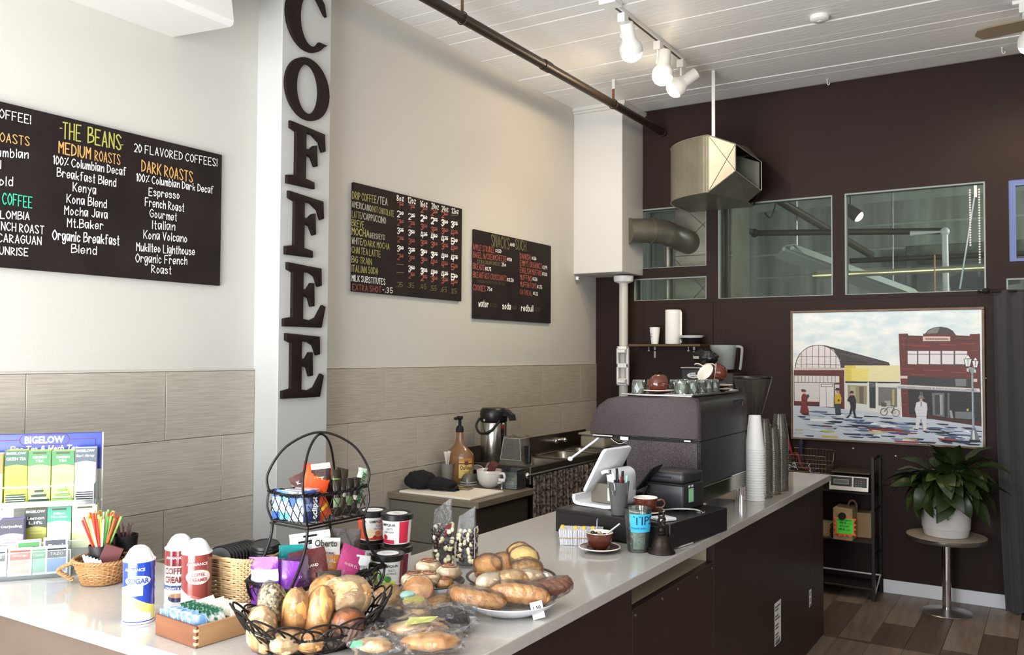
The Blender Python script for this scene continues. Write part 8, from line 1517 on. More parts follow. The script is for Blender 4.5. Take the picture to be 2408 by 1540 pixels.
def packet(name, lab, cat, loc, rot, w, h, th, col, band=None, texts=(), group=None, m=None, puff=1, crimp=True, band2=None):
    """a filled foil or paper packet, w wide, h tall, with crimped ends; faces local -Y"""
    o = T(name, lab, cat, loc, rot=rot, group=group)
    n,k = 8,8; vs = []
    for s_ in (-1,1):
        for j in range(k+1):
            for i in range(n+1):
                u,v = i/n,j/k; p = (math.sin(PI*u)**.6)*(math.sin(PI*min(1,max(0,(v-.06)/.88)))**.5 if .06 < v < .94 else 0)
                wob = .0009*math.sin(i*2.1+j*3.7+w*99)
                vs.append((-w/2+w*u+(.0012*(j%2) if i in (0,n) else 0), s_*(th/2*p*puff+.0004)+wob, h*v))
    def C(i,j):
        v = (j+.5)/k
        if band and band[0] <= v <= band[1]: return band[2]
        if band2 and band2[0] <= v <= band2[1]: return band2[2]
        return col
    b = B()
    for s_ in (0,1):
        base = s_*(n+1)*(k+1)
        for j in range(k):
            for i in range(n):
                q = [base+j*(n+1)+i, base+j*(n+1)+i+1, base+(j+1)*(n+1)+i+1, base+(j+1)*(n+1)+i]
                if s_: q = q[::-1]
                if i == 0 and j == 0 and s_ == 0: b.v = [tuple(v) for v in vs]
                b.f.append(q); b.c.append(C(i,j)); b.m.append(0)
    b.make('wrapper', m or M_foil, o, smooth=50)
    bt = {}
    for s_,u,v,tw_,hh,c in texts: bt.setdefault(c,B()).text(s_, w*tw_, hh, lambda a,bb:(-w/2+w*u+a,-th/2*puff-.0012,h*v+bb), off=.02)
    for c,bb in bt.items(): bb.make('lettering', mat('ink_%d_%d_%d'%c,c,.4), o)
    return o
rzS = -.07
# upper tier: gum, peanut-butter sweets, chocolate, mint bars
G1 = PI*.0+rzS
for lab,x,y,rz_,c,bd,tx in (('blue gum pack at the left end of the upper wire basket',-.052,-.098,rzS+.35,(44,84,170),(.3,.7,(150,190,230)),[]),
     ('light blue gum pack second from the left in the upper basket',-.020,-.100,rzS+.25,(96,176,222),(.2,.6,(200,226,240)),[]),
     ('pale blue and white gum pack at the front corner of the upper basket',.018,-.100,rzS+.2,(176,206,234),(.5,.9,(60,96,180)),[]),
     ('dark blue gum pack with upright white lettering near the front corner',.058,-.078,rzS+1.35,(34,46,84),(.4,.6,(90,110,150)),[]),
     ('blue gum pack behind the front corner pack',.030,-.07,rzS+1.2,(50,90,170),None,[]),
     ('light blue gum pack lying second row in the upper basket',-.015,-.070,rzS+.3,(110,180,220),None,[])):
    o = packet('gum_pack',lab,'gum',st_pt(x,y,UB+.006),(0,.0,rz_),.052,.082,.016,c,bd,tx,'gum packs in the upper wire basket',m=M_gloss)
    if 'upright' in lab:
        b = B(); 
        vs_,fs_ = text_geo('eclipse',.03,1.0); x0 = min(v[0] for v in vs_); x1 = max(v[0] for v in vs_); y1 = max(v[1] for v in vs_)
        b.raw([(.012-(v[1]/y1)*.018,-.0095,.008+(v[0]-x0)/(x1-x0)*.066) for v in vs_],fs_); b.make('lettering', M_white, o)
for k in range(5): B().rbox((-.034,-.008,0),(.034,.008,.004),.001,1).make('gum_foil', mat('grey_foil',(190,190,196),.3,.3), label='silver gum pack lying flat on top of the blue packs', cat='gum', group='silver gum packs lying flat', loc=st_pt(-.005,-.098+.016*k,UZ-.0+.0015*(k%2)), rz=rzS+.12*(k%3))
packet('sweet_packet','bright orange peanut cup packet leaning in the upper basket','sweets',st_pt(-.005,-.02,UB+.07),(-.5,.35,rzS+1.0),.075,.085,.012,(232,84,36),None,[],None)
packet('sweet_packet','red wafer packet behind the orange packet','sweets',st_pt(-.02,.008,UB+.06),(-.35,.1,rzS+1.1),.085,.095,.012,(206,48,44),(.0,.2,(230,150,80)),[],None)
packet('sweet_packet','orange peanut cup packet low behind the lattice, right of the gum',"sweets",st_pt(.055,-.022,UB+.008),(.1,-.55,rzS+1.5),.05,.085,.014,(216,78,40),(.4,.55,(230,200,60)),[],None)
packet('chocolate_bar','dark brown chocolate bar standing tallest in the upper basket','chocolate',st_pt(.0,.018,UB+.02),(-.12,-.05,rzS+1.15),.058,.135,.012,(58,34,28),(.86,1,(200,196,190)),[('KIT',.1,.62,.5,.012,(224,216,180))],None)
packet('chocolate_bar','brown chocolate packet with a torn top left behind the red one','chocolate',st_pt(-.045,.0,UB+.05),(-.6,-.4,rzS+1.1),.05,.085,.010,(74,36,32),None,[('K',.3,.6,.2,.012,(236,226,220))],None)
for i,(x,y,tz_,rx,ry,c,bd) in enumerate(((.052,.022,.006,-.1,.05,(44,36,28),(.3,.45,(120,140,90))),(.050,.042,.006,-.12,.1,(52,44,34),(.5,.6,(190,190,160))),(.052,.062,.006,-.1,.15,(40,34,28),(.3,.5,(96,120,70))),(.050,.084,.006,-.08,.2,(48,40,32),(.4,.5,(200,200,176))),(.020,.05,.03,-.2,.1,(46,38,28),(.6,.7,(110,150,60))),(.015,.075,.03,-.2,.2,(60,48,34),(.4,.55,(110,150,60))),(-.02,.05,.045,-.3,.1,(40,30,26),(.5,.65,(90,140,60))),(-.02,.085,.03,-.2,.25,(56,44,34),None))):
    labs = ('nearest the tall bar','second from the tall bar','third from the tall bar','fourth from the tall bar','first in the rear row','second in the rear row','leaning at the back','in the back corner')
    packet('mint_bar','dark brown and green chocolate bar, %s, upper wire basket'%labs[i],'chocolate',st_pt(x,y,UB+tz_),(rx,ry,rzS+1.35),.026,.105,.014,c,bd,[],'dark green and brown bars in the upper basket')
o = packet('milky_bar','pale grey bar with upright green lettering at the right end of the upper basket','chocolate',st_pt(.046,.100,UB+.02),(-.1,.28,rzS+1.35),.030,.118,.014,(176,176,160),(.75,1,(190,210,190)),[],None)
b = B(); vs_,fs_ = text_geo('Milky Way',.03,1.0); x0 = min(v[0] for v in vs_); x1 = max(v[0] for v in vs_); y1 = max(v[1] for v in vs_)
b.raw([(.009-(v[1]/y1)*.016,-.0088,.012+(v[0]-x0)/(x1-x0)*.095) for v in vs_],fs_); b.make('lettering', mat('bar_green',(40,96,56),.4), o)
# lower tier snack packets
for a in (('snack_packet','purple crisp packet standing at the left end of the lower basket',-.055,-.145,.01,(0,-.05,rzS+.5),.085,.135,.03,(118,50,150),(.55,.7,(200,206,220)),[]),
    ('snack_packet','second purple crisp packet beside the leftmost one, with a white stripe',-.03,-.10,.005,(0,.1,rzS+.7),.075,.125,.03,(126,58,160),(.2,.35,(190,198,216)),[]),
    ('snack_packet','dark purple nut bar packet in the lower basket',-.0,-.080,.015,(-.15,-.1,rzS+.9),.085,.125,.02,(62,30,62),(.1,.3,(176,150,110)),[('KIRKLAND',.15,.5,.6,.007,(150,120,160))]),
    ('snack_packet','maroon nut packet with pale capitals in the middle of the lower basket',.020,-.035,.02,(-.3,-.12,rzS+1.0),.105,.135,.022,(92,38,36),(.08,.3,(150,110,90)),[('KIRKLAND',.25,.62,.5,.008,(232,220,214))]),
    ('snack_packet','white jerky packet with OBERTO lettering above the orange one',-.0,.022,.045,(-.2,.1,rzS+1.1),.085,.130,.015,(222,218,210),(.3,.6,(202,128,60)),[('Oberto',.08,.80,.8,.02,(34,30,30)),('ALL NATURAL',.1,.63,.7,.007,(60,50,40)),('ORIGINAL',.1,.45,.75,.012,(236,222,196))]),
    ('snack_packet','pink and white biscuit packet leaning in the lower basket',.040,.062,.030,(-.35,.45,rzS+1.2),.078,.125,.018,(186,66,124),(.0,.3,(238,234,230)),[('SHERYL',.2,.5,.6,.008,(226,180,190))]),
    ('snack_packet','dark brown biscuit packet standing tallest at the back of the lower basket',-.03,.115,.035,(-.05,.12,rzS+1.05),.095,.150,.018,(74,62,54),None,[("LADY'S",.25,.52,.6,.014,(230,226,220))]),
    ('snack_packet','white card with a green triangle hanging at the back of the lower basket',-.055,.03,.055,(-.15,-.08,rzS+1.0),.120,.130,.008,(232,236,238),None,[]),
    ('snack_packet','second white card with a hanger hole in front of the other white card',-.035,.0,.045,(-.25,-.1,rzS+1.0),.115,.110,.008,(230,230,230),None,[]),
    ('snack_packet','teal card packet behind the purple packets',-.06,-.05,.06,(-.1,.0,rzS+.9),.07,.10,.006,(20,130,130),None,[]),
    ('snack_packet','white packet with COOKIES lettering below the brown one',.035,.11,.02,(-.1,.25,rzS+1.2),.065,.095,.015,(226,226,228),None,[('COOKIES',.15,.6,.7,.009,(120,124,130))]),
    ('snack_packet','grey jerky packet behind the scrolls of the lower basket',.05,.0,.006,(-.2,.1,rzS+1.4),.08,.085,.02,(86,78,72),(.3,.5,(150,140,128)),[]),
    ('snack_packet','dark packet low at the right end of the lower basket',.05,.12,.006,(-.2,.0,rzS+1.4),.09,.08,.02,(40,38,36),(.4,.5,(150,140,128)),[])):
    o = packet(a[0],a[1],'snack',st_pt(a[2],a[3],a[4]),a[5],a[6],a[7],a[8],a[9],a[10],a[11],'snack packets in the lower wire basket')
    if 'white card' in a[1]:
        b = B(); b.prism([(-.03,.060),(.0,.105),(.04,.060)],-.0062,-.0055,ax='y'); b.make('dark_triangle', mat('dark_green_print',(44,60,50),.5), o); b = B(); b.prism([(-.02,.116),(.02,.116),(.02,.122),(-.02,.122)],-.0062,-.0055,ax='y'); b.make('hanger_hole', M_blackm, o)
# ------------------------------------------------------------------ oat cups
def oat_cup(lab, x, y, z, rz, main, accent, blob, title):
    t = T('oat_cup', lab, 'oat cup', (x,y,z), rz); R0,R1,h = .041,.049,.094
    B().lathe([(0,0),(R0,0),(R0+.0005,.008)],36).make('foot', M_black, t, smooth=40)
    B().lathe([(R0+.0006,.008),(R1-.001,h)],40,c=(232,230,226)).make('body', M_print, t, smooth=60)
    B().lathe([(R1,h-.012),(R1+.003,h-.010),(R1+.0035,h+.006),(R1-.002,h+.009),(R1-.006,h+.006),(0,h+.006)],36).make('lid', M_black, t, smooth=40)
    B().lathe([(0,h+.0066),(.034,h+.0066)],30).make('lid_label', M_paper, t)
    bb = B(); bb.text('OATS',.03,.008,lambda u,v:(-.015+u,-.004+v,h+.0072)); 
    fn = cylmap(R0,R1,h,-PI/2,0)
    b = B(); patch(b, fn, -.075,-.028,.012,.080,accent,8,.0006,2); patch(b, fn, -.03,.03,.010,.022,accent,8,.0007); patch(b, fn, .045,.075,.012,.080,main,6,.0006,2)
    for k,(u,v,r_,c) in enumerate(blob):
        for i in range(12):
            a,e = 2*PI*i/12,2*PI*(i+1)/12
            b.raw([fn(u,v,.0010+.0002*k),fn(u+r_*math.cos(a),v+r_*math.sin(a),.0010+.0002*k),fn(u+r_*math.cos(e),v+r_*math.sin(e),.0010+.0002*k)],[(0,1,2)],c)
    b.make('print', M_print, t)
    bb.text('UMPQUA',.046,.010,lambda u,v:fn(-.012+u,.064+v,.0016),off=.02); bb.text('OATS',.02,.007,lambda u,v:fn(.006+u,.053+v,.0016)); bb.text(title,.03,.005,lambda u,v:fn(.0+u,.044+v,.0016)); bb.make('lettering', mat('oat_ink',(50,50,56),.5), t)
    return t
VB = math.radians(-52)+PI/2
AP = [(-.012,.032,.016,(240,226,190)),(.012,.032,.008,(214,130,60)),(-.030,.070,.006,(196,50,60)),(.004,.020,.006,(190,40,50))]
RD = [(-.012,.036,.014,(236,232,230)),(.0,.030,.008,(196,30,56)),(-.032,.058,.007,(196,30,56))]
GR = [(-.010,.036,.012,(120,180,70)),(.006,.030,.010,(80,140,60)),(-.030,.068,.006,(196,50,60))]
hz = .1035
oat_cup('black lidded oat cup with red panels, under the upper right one',1.478,2.193,tz,VB-.9,(120,40,60),(176,40,64),RD,'BERRY')
oat_cup('oat cup with a lime green panel, front lower one',1.525,2.094,tz,VB-.1,(150,60,60),(196,214,60),GR,'APPLE')
oat_cup('oat cup hidden low behind the wire stand, carrying the orange one',1.375,2.193,tz,VB,(150,60,60),(214,90,60),AP,'MAPLE')
oat_cup('oat cup with an orange striped panel and fruit, upper left one',1.375,2.193,tz+hz,VB+.15,(220,120,90),(222,84,52),AP,'APPLE WALNUT')
oat_cup('oat cup with a crimson striped panel, upper right one',1.478,2.193,tz+hz,VB-.9,(196,40,66),(206,44,70),RD,'BERRY BLEND')
# ------------------------------------------------------------------ bags of chocolate coated beans
M_film = glassy('crinkled_film', (244,244,244), .06, .035, 1.5, .65, 60)
M_film2 = glassy('soft_film', (250,248,244), .07, .02, 1.5, .8, 75)
def candy_bag(lab, x, y, rz, h, w, front):
    t = T('candy_bag', lab, 'candy bag', (x,y,tz), rz); hb = h*.62
    b = B(); L = []
    def lv(z, a, d): return [(-a,-d,z),(a,-d,z),(a,d,z),(-a,d,z)]
    vs = lv(0,w,w*.62)+lv(hb*.5,w*1.04,w*.7)+lv(hb,w*.98,w*.55)+lv(h*.82,w*.9,w*.12)
    vs += [(w*.15,0,h*.92),(w*.95,0,h),(w*.95,0.002,h),(w*.15,0.002,h*.92)]
    b.raw(vs,[(j*4+i,j*4+(i+1)%4,(j+1)*4+(i+1)%4,(j+1)*4+i) for j in range(4) for i in range(4)]); b.make('film', M_film, t, smooth=20)
    b = B(); b.rbox((-w*.93,-w*.55,.002),(w*.93,w*.55,hb*.9),.01,2); b.make('dark_filling', mat('dark_chocolate',(34,24,22),.25,coat=.3), t, smooth=40)
    cs = [(232,222,180),(206,196,150),(48,32,28),(60,40,34),(238,230,200)]
    bs = {}
    for k in range(120):
        s_ = random.choice((0,0,1,3)); u = random.uniform(-.9,.9); z = random.uniform(.01,hb*1.0)
        p = (u*w*.95,-w*.60,z) if s_ == 0 else ((w*.96,u*w*.55,z) if s_ == 1 else (-w*.96,u*w*.55,z))
        if abs(u) < .35 and s_ == 0 and z < hb*.55: continue
        if s_ != 1 and z > hb*.88: p = (p[0]*.8,random.uniform(-.4,.4)*w,hb*.93)
        c = random.choice((0,1,2,3,2,3,4)); bs.setdefault(c,B()).sph(p,.0088,7,sc=(1,.8,1.1))
    for c,bb in bs.items(): o = bb.make('coated_beans', mat('coated_%d'%c,cs[c],.2,coat=.4), t, smooth=60, label=('cream','pale olive','dark brown','brown','white')[c]+' coated beans'); o['kind'] = 'stuff'
    b = B()
    if front: b.M = Matrix.Translation((w*1.06,0,.035)); b.box((0,-.022,0),(.001,.022,.10),(226,224,232)); b.box((.001,-.022,0),(.0015,.022,.028),(120,40,44)); b.box((.001,-.006,.055),(.0015,.008,.072),(176,60,60)); b.box((.001,-.010,.035),(.0015,.012,.05),(120,120,110)); b.M = None
    else: b.quad((w*.2,-w*.66,hb*.72),(w*.8,-w*.66,hb*.80),(w*.95,-w*.64,hb*1.05),(w*.3,-w*.66,hb*.97),(110,34,32))
    b.make('label', M_print, t)
    b = B()
    if front: b.text('Chocolate',.036,.008,lambda u,v:(w*1.06+.0022,-.018+u,.122+v))
    else: b.text('Mixed',.018,.006,lambda u,v:(w*.35+u,-w*.68,hb*.86+v+u*.25))
    b.make('lettering', mat('bag_ink',(96,90,92) if front else (226,220,214),.5), t)
candy_bag('clear bag of coated beans with a red Mixed label, the left taller one',1.528,2.375,math.radians(32),.235,.032,False)
candy_bag('clear bag of coated beans with a white side label, the right one',1.592,2.425,math.radians(20),.205,.030,True)
# ------------------------------------------------------------------ crockery
M_plate = mat('white_china',(226,230,236),.12,coat=.4); M_green = mat('green_rim',(44,62,54),.2,coat=.4)
def dish(nm, lab, x, y, R, h, rim=None, cat='plate', m=None):
    t = T(nm, lab, cat, (x,y,tz)); m = m or M_plate
    B().lathe([(0,.006),(R*.50,.006),(R*.72,.010),(R*.93,h*.8),(R,h),(R,h-.003),(R*.93,h*.62),(R*.68,.004),(R*.6,.0),(0,0)],56).make('dish_body', m, t, smooth=40)
    if rim: B().lathe([(R*.86,h*.70+.0006) if h > .03 else (R*.94,h*.84),(R*.94,h*.845+.001),(R,h+.0008),(R+.0012,h-.001),(R,h-.004)],56).make('rim_band', rim, t, smooth=40)
    return t
dish('serving_bowl','white bowl with a dark green rim holding cinnamon rolls',1.720,2.075,.090,.048,M_green,'bowl')
dish('serving_plate','large white plate of braided pastries nearest the counter edge',1.978,2.085,.135,.036)
dish('serving_plate','cream plate with a dark line, under the cake slices',1.825,2.335,.142,.022,mat('dark_line',(60,56,54),.3),m=mat('cream_china',(222,214,200),.15,coat=.4))
dish('serving_plate','cream plate of wrapped cookies behind the bagged cakes',1.775,1.905,.112,.020,None,m=MATS['cream_china'])
# ------------------------------------------------------------------ baked goods, each in its film
M_crust = mat('golden_crust',(238,180,104),.32,nz=(34,(176,106,52),6,(1,1,1),.24),bump=(50,.4,(1,1,1)),coat=.25)
M_pale = mat('pale_bread',(242,214,166),.4,nz=(34,(196,134,76),6,(1,1,1),.24),bump=(60,.5,(1,1,1)),coat=.2)
M_dark = mat('dark_crust',(164,92,46),.3,nz=(14,(112,58,30),5,(1,1,1),.25),bump=(60,.5,(1,1,1)),coat=.3)
M_yel = mat('yellow_crumb',(246,222,140),.6,nz=(30,(212,176,88),4,(1,1,1),.3),bump=(90,.6,(1,1,1)))
M_oat = mat('oat_crumb',(206,156,96),.6,nz=(70,(138,98,56),5,(1,1,1),.15),bump=(120,1,(1,1,1)))
M_ice = mat('white_icing',(244,234,212),.3,nz=(14,(196,160,110),4,(1,1,1),.2),coat=.3)
M_choc = mat('chocolate_cake',(52,36,30),.5,nz=(50,(30,22,20),4,(1,1,1),.2),bump=(120,1,(1,1,1)))
def film(t, s, sd, m=None, z=0, n=14):
    b = B(); b.sph((0,0,z), 1, n, sc=s, jit=.16, seed=sd)
    b.make('film', m or M_film2, t, smooth=12)
def bread(nm, lab, cat, loc, rz, s, m, rot=None, grp=None, sd=0, jit=.12, wrapm=None, cracks=0):
    t = T(nm, lab, cat, loc, rz, grp, rot=rot)
    b = B(); b.sph((0,0,0),1,30,sc=s,jit=jit*.6,seed=sd,pw=2.35); b.make('crust', m, t, smooth=70)
    film(t, tuple(q*1.05+.002 for q in s), sd+3, wrapm); return t
def braid(lab, pts, r, loc, m, rz=0, sd=0):
    t = T('braided_pastry', lab, 'pastry', loc, rz); P = smoothpts(pts,5)
    for ph in (0,2.1,4.2):
        L = []
        for i,p in enumerate(P):
            q = i/(len(P)-1); w_ = math.sin(PI*min(1,max(0,q)))**.35; L.append(p+Vector((0,math.cos(q*17+ph),math.sin(q*17+ph)*.6))*r*.62*w_)
        b = B(); b.tube(L,r*.66,9,rf=lambda q:.45+.75*math.sin(PI*q)**.5); b.make('strand', m, t, smooth=60)
    b = B(); b.tube(P,r*1.42,9,rf=lambda q:.5+.6*math.sin(PI*q)**.5); b.make('film', M_film2, t, smooth=12); return t
zp_ = tz+.030
braid('golden braided pastry at the left front of the large plate',[(-.085,.035,.02),(-.06,.0,.015),(.0,-.025,.012),(.06,-.02,.008)],.024,(1.935,2.015,zp_),M_crust,.55)
braid('golden striped pastry at the front centre of the large plate',[(-.075,.01,.014),(-.03,.012,.018),(.04,-.004,.014),(.085,-.012,.008)],.025,(2.015,2.065,zp_+.008),M_crust,.62)
braid('dark glazed pastry at the right of the large plate',[(-.08,-.01,.0),(-.03,-.012,.004),(.04,.004,.008),(.075,.022,.016)],.021,(2.055,2.150,zp_+.022),M_dark,.70)
bread('fruit_strudel','sugared strudel bun at the left top of the large plate','pastry',(1.925,2.075,zp_+.040),.9,(.048,.034,.028),M_ice,sd=1)
bread('fruit_strudel','sugared strudel bun in the middle of the large plate','pastry',(1.965,2.115,zp_+.042),1.0,(.052,.036,.030),M_pale,sd=5)
bread('fruit_strudel','sugared strudel bun at the right back of the large plate','pastry',(1.985,2.175,zp_+.036),.8,(.050,.040,.028),M_ice,sd=9)
def slice_(lab, x, y, z, rz, tilt, m, w=.062, h=.050, th=.026):
    t = T('cake_slice', lab, 'cake', (x,y,z), rot=(tilt,0,rz))
    P = [(-w*.42,0),(-w*.5,h*.5),(-w*.44,h*.8),(-w*.22,h*.98),(0,h*1.06),(w*.22,h*.98),(w*.44,h*.8),(w*.5,h*.5),(w*.42,0)]
    b = B(); b.prism(P,0,th,ax='y'); b.make('crumb', m, t)
    b = B(); b.prism([(p[0]*1.05,p[1]*1.05-.001) for p in P],.001,th+.001,ax='y'); b.make('brown_crust', M_dark, t)
    film(t,(w*.56,th*1.0,h*.60),x*10,z=h*.5); return t
zq = tz+.018
slice_('yellow pound cake slice lying at the left of the cake plate',1.765,2.300,zq+.012,.75,-.7,M_crust,.085,.060,.034)
slice_('golden cake slice second from the left on the cake plate',1.795,2.345,zq+.012,.8,-.6,M_crust,.080,.058,.03)
slice_('pale yellow marbled cake slice standing at the back of the plate',1.815,2.405,zq+.022,.65,-.25,M_yel,.080,.066,.026)
slice_('larger pale yellow marbled cake slice before the rear one',1.850,2.375,zq+.018,.7,-.35,M_yel,.092,.070,.026)
slice_('brown oat-topped cake slice at the right of the cake plate',1.895,2.325,zq+.010,.8,-.85,M_oat,.098,.064,.034)
# cinnamon rolls in the bowl
zb_ = tz+.052
for lab,x,y,z,s_,m,sd in (('iced cinnamon roll at the left of the green rimmed bowl',1.695,2.030,0,.038,M_ice,1),('iced cinnamon roll at the front of the green rimmed bowl',1.742,2.038,.008,.034,M_ice,2),('iced cinnamon roll standing at the back of the green rimmed bowl',1.705,2.085,.028,.038,M_ice,3),('iced cinnamon roll at the right of the green rimmed bowl',1.768,2.100,.018,.037,M_ice,4),('golden roll low at the right front of the green rimmed bowl',1.780,2.062,-.004,.028,M_crust,6)):
    t = bread('cinnamon_roll',lab,'pastry',(x-.015,y,zb_+z),.4,(s_,s_*.85,s_*.62),m,sd=sd)
    b = B(); b.tube([(s_*(.15+.6*k/22)*math.cos(k*.62),s_*.85*(.15+.6*k/22)*math.sin(k*.62),s_*(.66-.18*(k/22)**2)) for k in range(23)],.0022,4); b.make('cinnamon_swirl', M_dark, t)
# cookies
for lab,x,y,z,rx,r_,m,sd in (('tan cookie leaning at the left back of the cookie plate',1.700,1.890,.035,(.9,0,.6),.042,M_oat,1),('round golden cookie standing at the back of the cookie plate',1.745,1.965,.045,(1.0,0,.4),.045,M_crust,2),('flat brown cookie at the right of the cookie plate',1.835,1.965,.025,(.12,.1,0),.050,M_oat,3),('cookie under the yellow iced one on the cookie plate',1.785,1.895,.022,(.1,0,0),.046,M_crust,4)):
    t = T('cookie', lab, 'cookie', (x,y,tz+z), rot=rx); B().lathe([(0,-.007),(r_*.9,-.006),(r_,0),(r_*.85,.006),(0,.010)],24).make('biscuit', m, t, smooth=50); film(t,(r_*1.08,r_*1.08,.016),sd,n=18)
t = T('iced_cookie','pastel iced macaroon cookie with yellow and blue icing in film','cookie',(1.800,1.880,tz+.040),rot=(.1,.05,.6))
B().lathe([(0,0),(.030,0),(.032,.006),(0,.008)],24).make('biscuit', M_ice, t, smooth=50); B().lathe([(0,.008),(.029,.008),(.028,.014),(0,.016)],24).make('yellow_icing', mat('yellow_icing',(232,222,130),.4), t, smooth=50)
o = B().sph((-.02,.022,.012),.022,14,sc=(1,1,.5)).make('blue_icing', mat('blue_icing',(150,196,192),.4), t, smooth=60); film(t,(.045,.042,.02),7)
# ------------------------------------------------------------------ bagged cakes in front
def bag(lab, x, y, z, rz, s, sd):
    t = T('bagged_cake', lab, 'bagged cake', (x-.015,y-.015,z), rz)
    b = B(); n = 26; b.sph((0,0,0),1,n,sc=s,jit=.30,seed=sd)
    b.v = [(v[0]+.010*noise.noise(Vector(v)*55),v[1]+.010*noise.noise(Vector(v)*48+Vector((3,0,0))),max(v[2]+.008*noise.noise(Vector(v)*60),-s[2]*.8)) for v in b.v]
    w = s[0]*1.05; b.raw([(w*.85,-s[1]*.4,.006),(w*1.35,-s[1]*.55,.004),(w*1.35,s[1]*.55,.008),(w*.85,s[1]*.4,.008)],[(0,1,2,3)])
    b.make('film', M_film, t, smooth=14); return t
def scallop(t, r, h, m, lean=0, z0=-.02):
    b = B(); n = 44; vs = []
    for j,(k,zz) in enumerate(((.72,0),(1,h))):
        for i in range(n): a = 2*PI*i/n; q = k*(1+(.045 if i%2 else -.0)); vs.append((r*q*math.cos(a),r*q*math.sin(a),z0+zz))
    b.raw(vs,[(i,(i+1)%n,n+(i+1)%n,n+i) for i in range(n)]+[tuple(range(n-1,-1,-1))]); b.make('paper_case', m, t)
M_blue = mat('pale_blue_case',(190,212,236),.7); M_wcase = mat('white_case',(226,230,238),.7)
t = bag('bagged chocolate cake in a pale blue paper case, back left of the bags',1.850,1.760,tz+.034,.5,(.060,.055,.034),1)
scallop(t,.046,.030,M_blue,z0=-.022); B().sph((0,0,.006),.040,18,sc=(1,1,.55),jit=.15).make('cake', M_choc, t, smooth=50)
t = bag('bagged chocolate slice in white paper at the back right of the bags',1.965,1.850,tz+.034,.6,(.078,.060,.036),4)
b = B(); b.M = Matrix.Rotation(.5,4,'X'); b.prism([(-.055,-.02),(.055,-.02),(.048,.012),(0,.032),(-.045,.018)],-.014,.014,ax='y'); b.make('cake', M_choc, t); scallop(t,.060,.018,M_wcase,z0=-.024)
t = bag('bagged pastry with white lattice icing at the left of the bags',1.835,1.645,tz+.032,.45,(.062,.050,.032),7)
B().sph((0,0,0),.045,18,sc=(1,.8,.5),jit=.15).make('cake', M_dark, t, smooth=50)
b = B()
for k in range(-3,4):
    for d_ in (0,1): L = [((k*.012+.006*d_ if d_ == 0 else q*.036),(q*.028 if d_ == 0 else k*.009),.024-.018*(q*q)-.0009*k*k) for q in (-1,-.5,0,.5,1)]; b.tube(L,.0014,4)
b.make('icing_lattice', M_ice, t)
t = bag('bagged golden turnover with a yellow label in the middle of the bags',1.955,1.735,tz+.034,.55,(.095,.052,.034),10)
B().sph((0,0,0),.05,20,sc=(1.5,.75,.45),jit=.2,seed=4).make('pastry', M_pale, t, smooth=60); b = B(); b.raw([(-.03,-.035,.022),(.035,-.03,.030),(.05,.0,.034),(-.02,-.01,.034)],[(0,1,2,3)]); b.make('yellow_label', mat('yellow_label',(214,214,110),.5), t)
t = bag('bagged long golden pastry at the very front of the bags',2.030,1.690,tz+.032,.6,(.085,.048,.032),13)
B().sph((0,0,0),.048,20,sc=(1.5,.75,.42),jit=.2,seed=9).make('pastry', M_crust, t, smooth=60)
t = bag('small bagged pastry with a green label at the front left of the bags',1.925,1.605,tz+.028,.4,(.062,.045,.028),16)
B().sph((0,0,0),.036,18,sc=(1.3,.8,.45),jit=.2,seed=11).make('pastry', M_pale, t, smooth=60); b = B(); b.raw([(-.05,-.03,.0),(-.02,-.04,.006),(-.015,-.03,.016),(-.045,-.02,.014)],[(0,1,2,3)]); b.make('green_label', mat('green_label',(70,160,110),.5), t)
t = bag('bagged almond pastry between the two chocolate cakes',1.890,1.815,tz+.036,.9,(.050,.045,.030),19)
B().sph((0,0,0),.034,18,sc=(1.2,.9,.5),jit=.2,seed=13).make('pastry', M_pale, t, smooth=60)
# ------------------------------------------------------------------ price cards
def price(lab, x, y, z, rot, w, h, lines, ink):
    t = T('price_card', lab, 'price card', (x,y,z), rot=rot); B().box((-w/2,-.0006,0),(w/2,.0006,h)).make('card', M_paper, t)
    b = B()
    for s_,u,v,ww,hh in lines: b.text(s_,w*ww,h*hh,lambda a,bb:(-w/2+w*u+a,-.0012,h*v+bb),off=.02)
    b.make('lettering', ink, t)
MI = mat('price_ink',(40,40,44),.6)
price('white 75 cent card standing between bowl and large plate',1.850,2.045,tz+.002,(-.1,0,.55),.040,.052,[('75 ¢',.15,.42,.6,.18)],MI)
price('white card with three printed lines lying by the cake plate',1.975,2.270,tz+.030,(-1.0,0,.9),.062,.042,[('Cake Slices',.25,.72,.5,.12),('Pound Cake, Coffee Cake',.08,.48,.84,.13),('$1.75',.42,.22,.2,.12)],MI)
price('white 1.50 card leaning on the rim of the large plate',2.092,2.055,tz+.002,(-.15,-.2,.75),.034,.046,[('1.50',.2,.55,.6,.2)],MI)
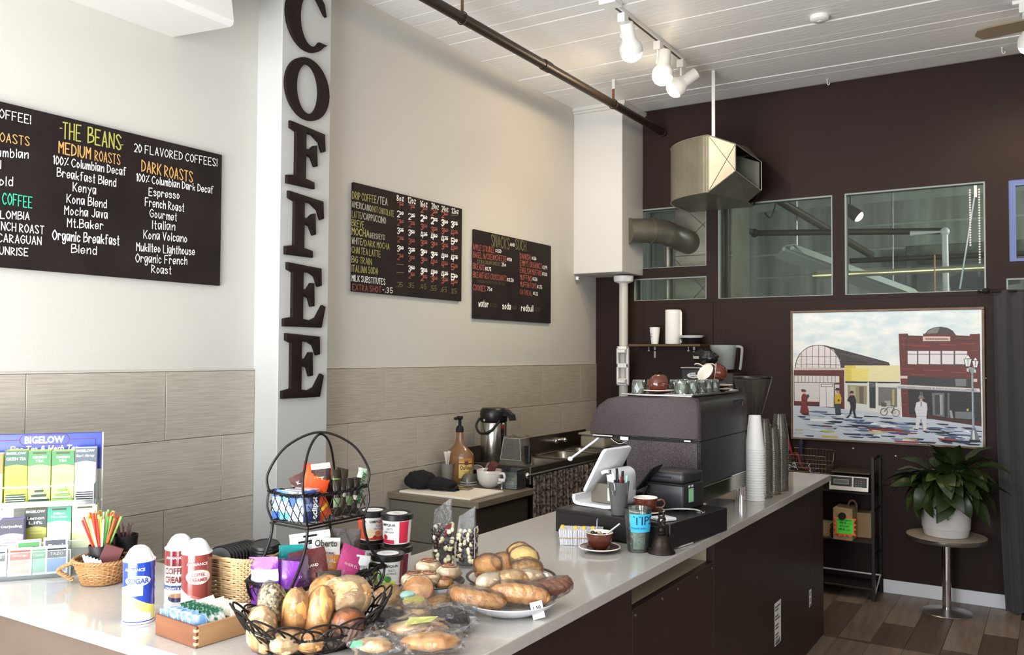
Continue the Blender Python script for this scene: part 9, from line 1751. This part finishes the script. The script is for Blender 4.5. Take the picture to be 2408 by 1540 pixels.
# ------------------------------------------------------------------ wire bread basket with loaves
bc = (1.742,1.560); brz = math.radians(57)
t = T('bread_basket','oval black wire basket with looped edge, full of wrapped loaves','basket',(bc[0],bc[1],tz),brz)
def ell(q,z,rx=.190,ry=.105,n=48):
    return [(rx*q*math.cos(2*PI*i/n),ry*q*math.sin(2*PI*i/n),z+(.035*abs(math.cos(2*PI*i/n))**3 if z > .03 else 0)) for i in range(n)]
b = B(); b.tube(ell(.55,.003),.0032,6,True); b.tube(ell(.88,.045),.0032,6,True); b.make('ring', M_wire, t, smooth=60)
def ep(a,q): # q 0 bottom .. 1 top
    k = .55+.45*q**.7; return Vector((.190*k*math.cos(a),.105*k*math.sin(a),.003+.072*q+.040*abs(math.cos(a))**3*q))
b = B()
for row,(q0,q1,n,off) in enumerate(((0,.55,14,0),(.35,.95,16,.5),(.62,1.12,16,0))):
    for k in range(n):
        a0 = 2*PI*(k+off)/n; hw = 2*PI/n*.72; b.tube([ep(a0+hw*math.cos(s_), q0+(q1-q0)*max(0,math.sin(s_))) for s_ in [PI*j/12 for j in range(13)]],.0026,5)
b.make('loops', M_wire, t, smooth=60).__setitem__('kind','stuff')
b = B()
for k in range(-3,4): b.tube([(k*.03,-.055*math.sqrt(1-(k/3.6)**2),.003),(k*.03,.055*math.sqrt(1-(k/3.6)**2),.003)],.002,4)
b.make('floor_wires', M_wire, t).__setitem__('kind','stuff')
cb,sb = math.cos(brz),math.sin(brz)
def bp(x,y,z): return (bc[0]+cb*x-sb*y, bc[1]+sb*x+cb*y, tz+z)
M_seed = mat('seeded_crust',(190,176,140),.5,nz=(120,(84,70,50),3,(1,1,1),.1),bump=(160,1,(1,1,1)))
for lab,x,y,z,s_,m,rot,sd in (('wrapped golden loaf at the left tip of the wire basket',-.125,-.015,.062,(.030,.036,.068),M_pale,(.25,-.45,.9),1),
    ('wrapped seeded loaf standing behind the leftmost loaf',-.085,.055,.085,(.036,.036,.066),M_seed,(-.15,-.1,.9),2),
    ('wrapped brown loaf in the middle of the wire basket',-.045,-.005,.080,(.031,.033,.072),M_crust,(.12,-.15,.9),3),
    ('wrapped shiny golden loaf right of the middle one',.008,-.020,.080,(.032,.034,.072),M_crust,(.12,.12,.9),4),
    ('short wrapped roll lying in front of the upright loaves',-.075,-.060,.040,(.040,.030,.026),M_pale,(0,0,.2),5),
    ('wrapped round roll low at the front centre of the basket',-.02,-.065,.038,(.036,.028,.026),M_crust,(0,0,.1),6),
    ('large bagged flaky loaf heaped at the right of the basket',.085,.020,.108,(.064,.048,.050),M_pale,(0,.1,.3),7),
    ('tan loaf beside the flaky one, towards the wire stand',.045,.060,.105,(.048,.036,.050),M_crust,(0,-.2,.4),8),
    ('brown muffin in a pleated case under the flaky loaf',.075,-.050,.060,(.044,.036,.036),M_dark,(0,.3,.2),9)):
    t = bread('wrapped_loaf' if 'muffin' not in lab else 'muffin', lab, 'bread', bp(x,y,z), 0, s_, m, rot=tuple((Matrix.Rotation(brz,3,'Z')@Euler(rot).to_matrix()).to_euler()), sd=sd, wrapm=M_film if 'bagged' in lab else None)
    if 'muffin' in lab: scallop(t,.044,.034,mat('brown_case',(96,76,66),.6),z0=-.036)
    if 'bagged flaky' in lab:
        b = B()
        for k in range(90):
            d = Vector((random.uniform(-1,1),random.uniform(-1,1),random.uniform(.0,1))).normalized(); p = Vector((d.x*.062,d.y*.046,d.z*.048)); b.sph(p,.010,5,sc=(1.5,.7,.5),jit=.4,seed=k)
        b.make('flakes', M_pale, t)['kind'] = 'stuff'
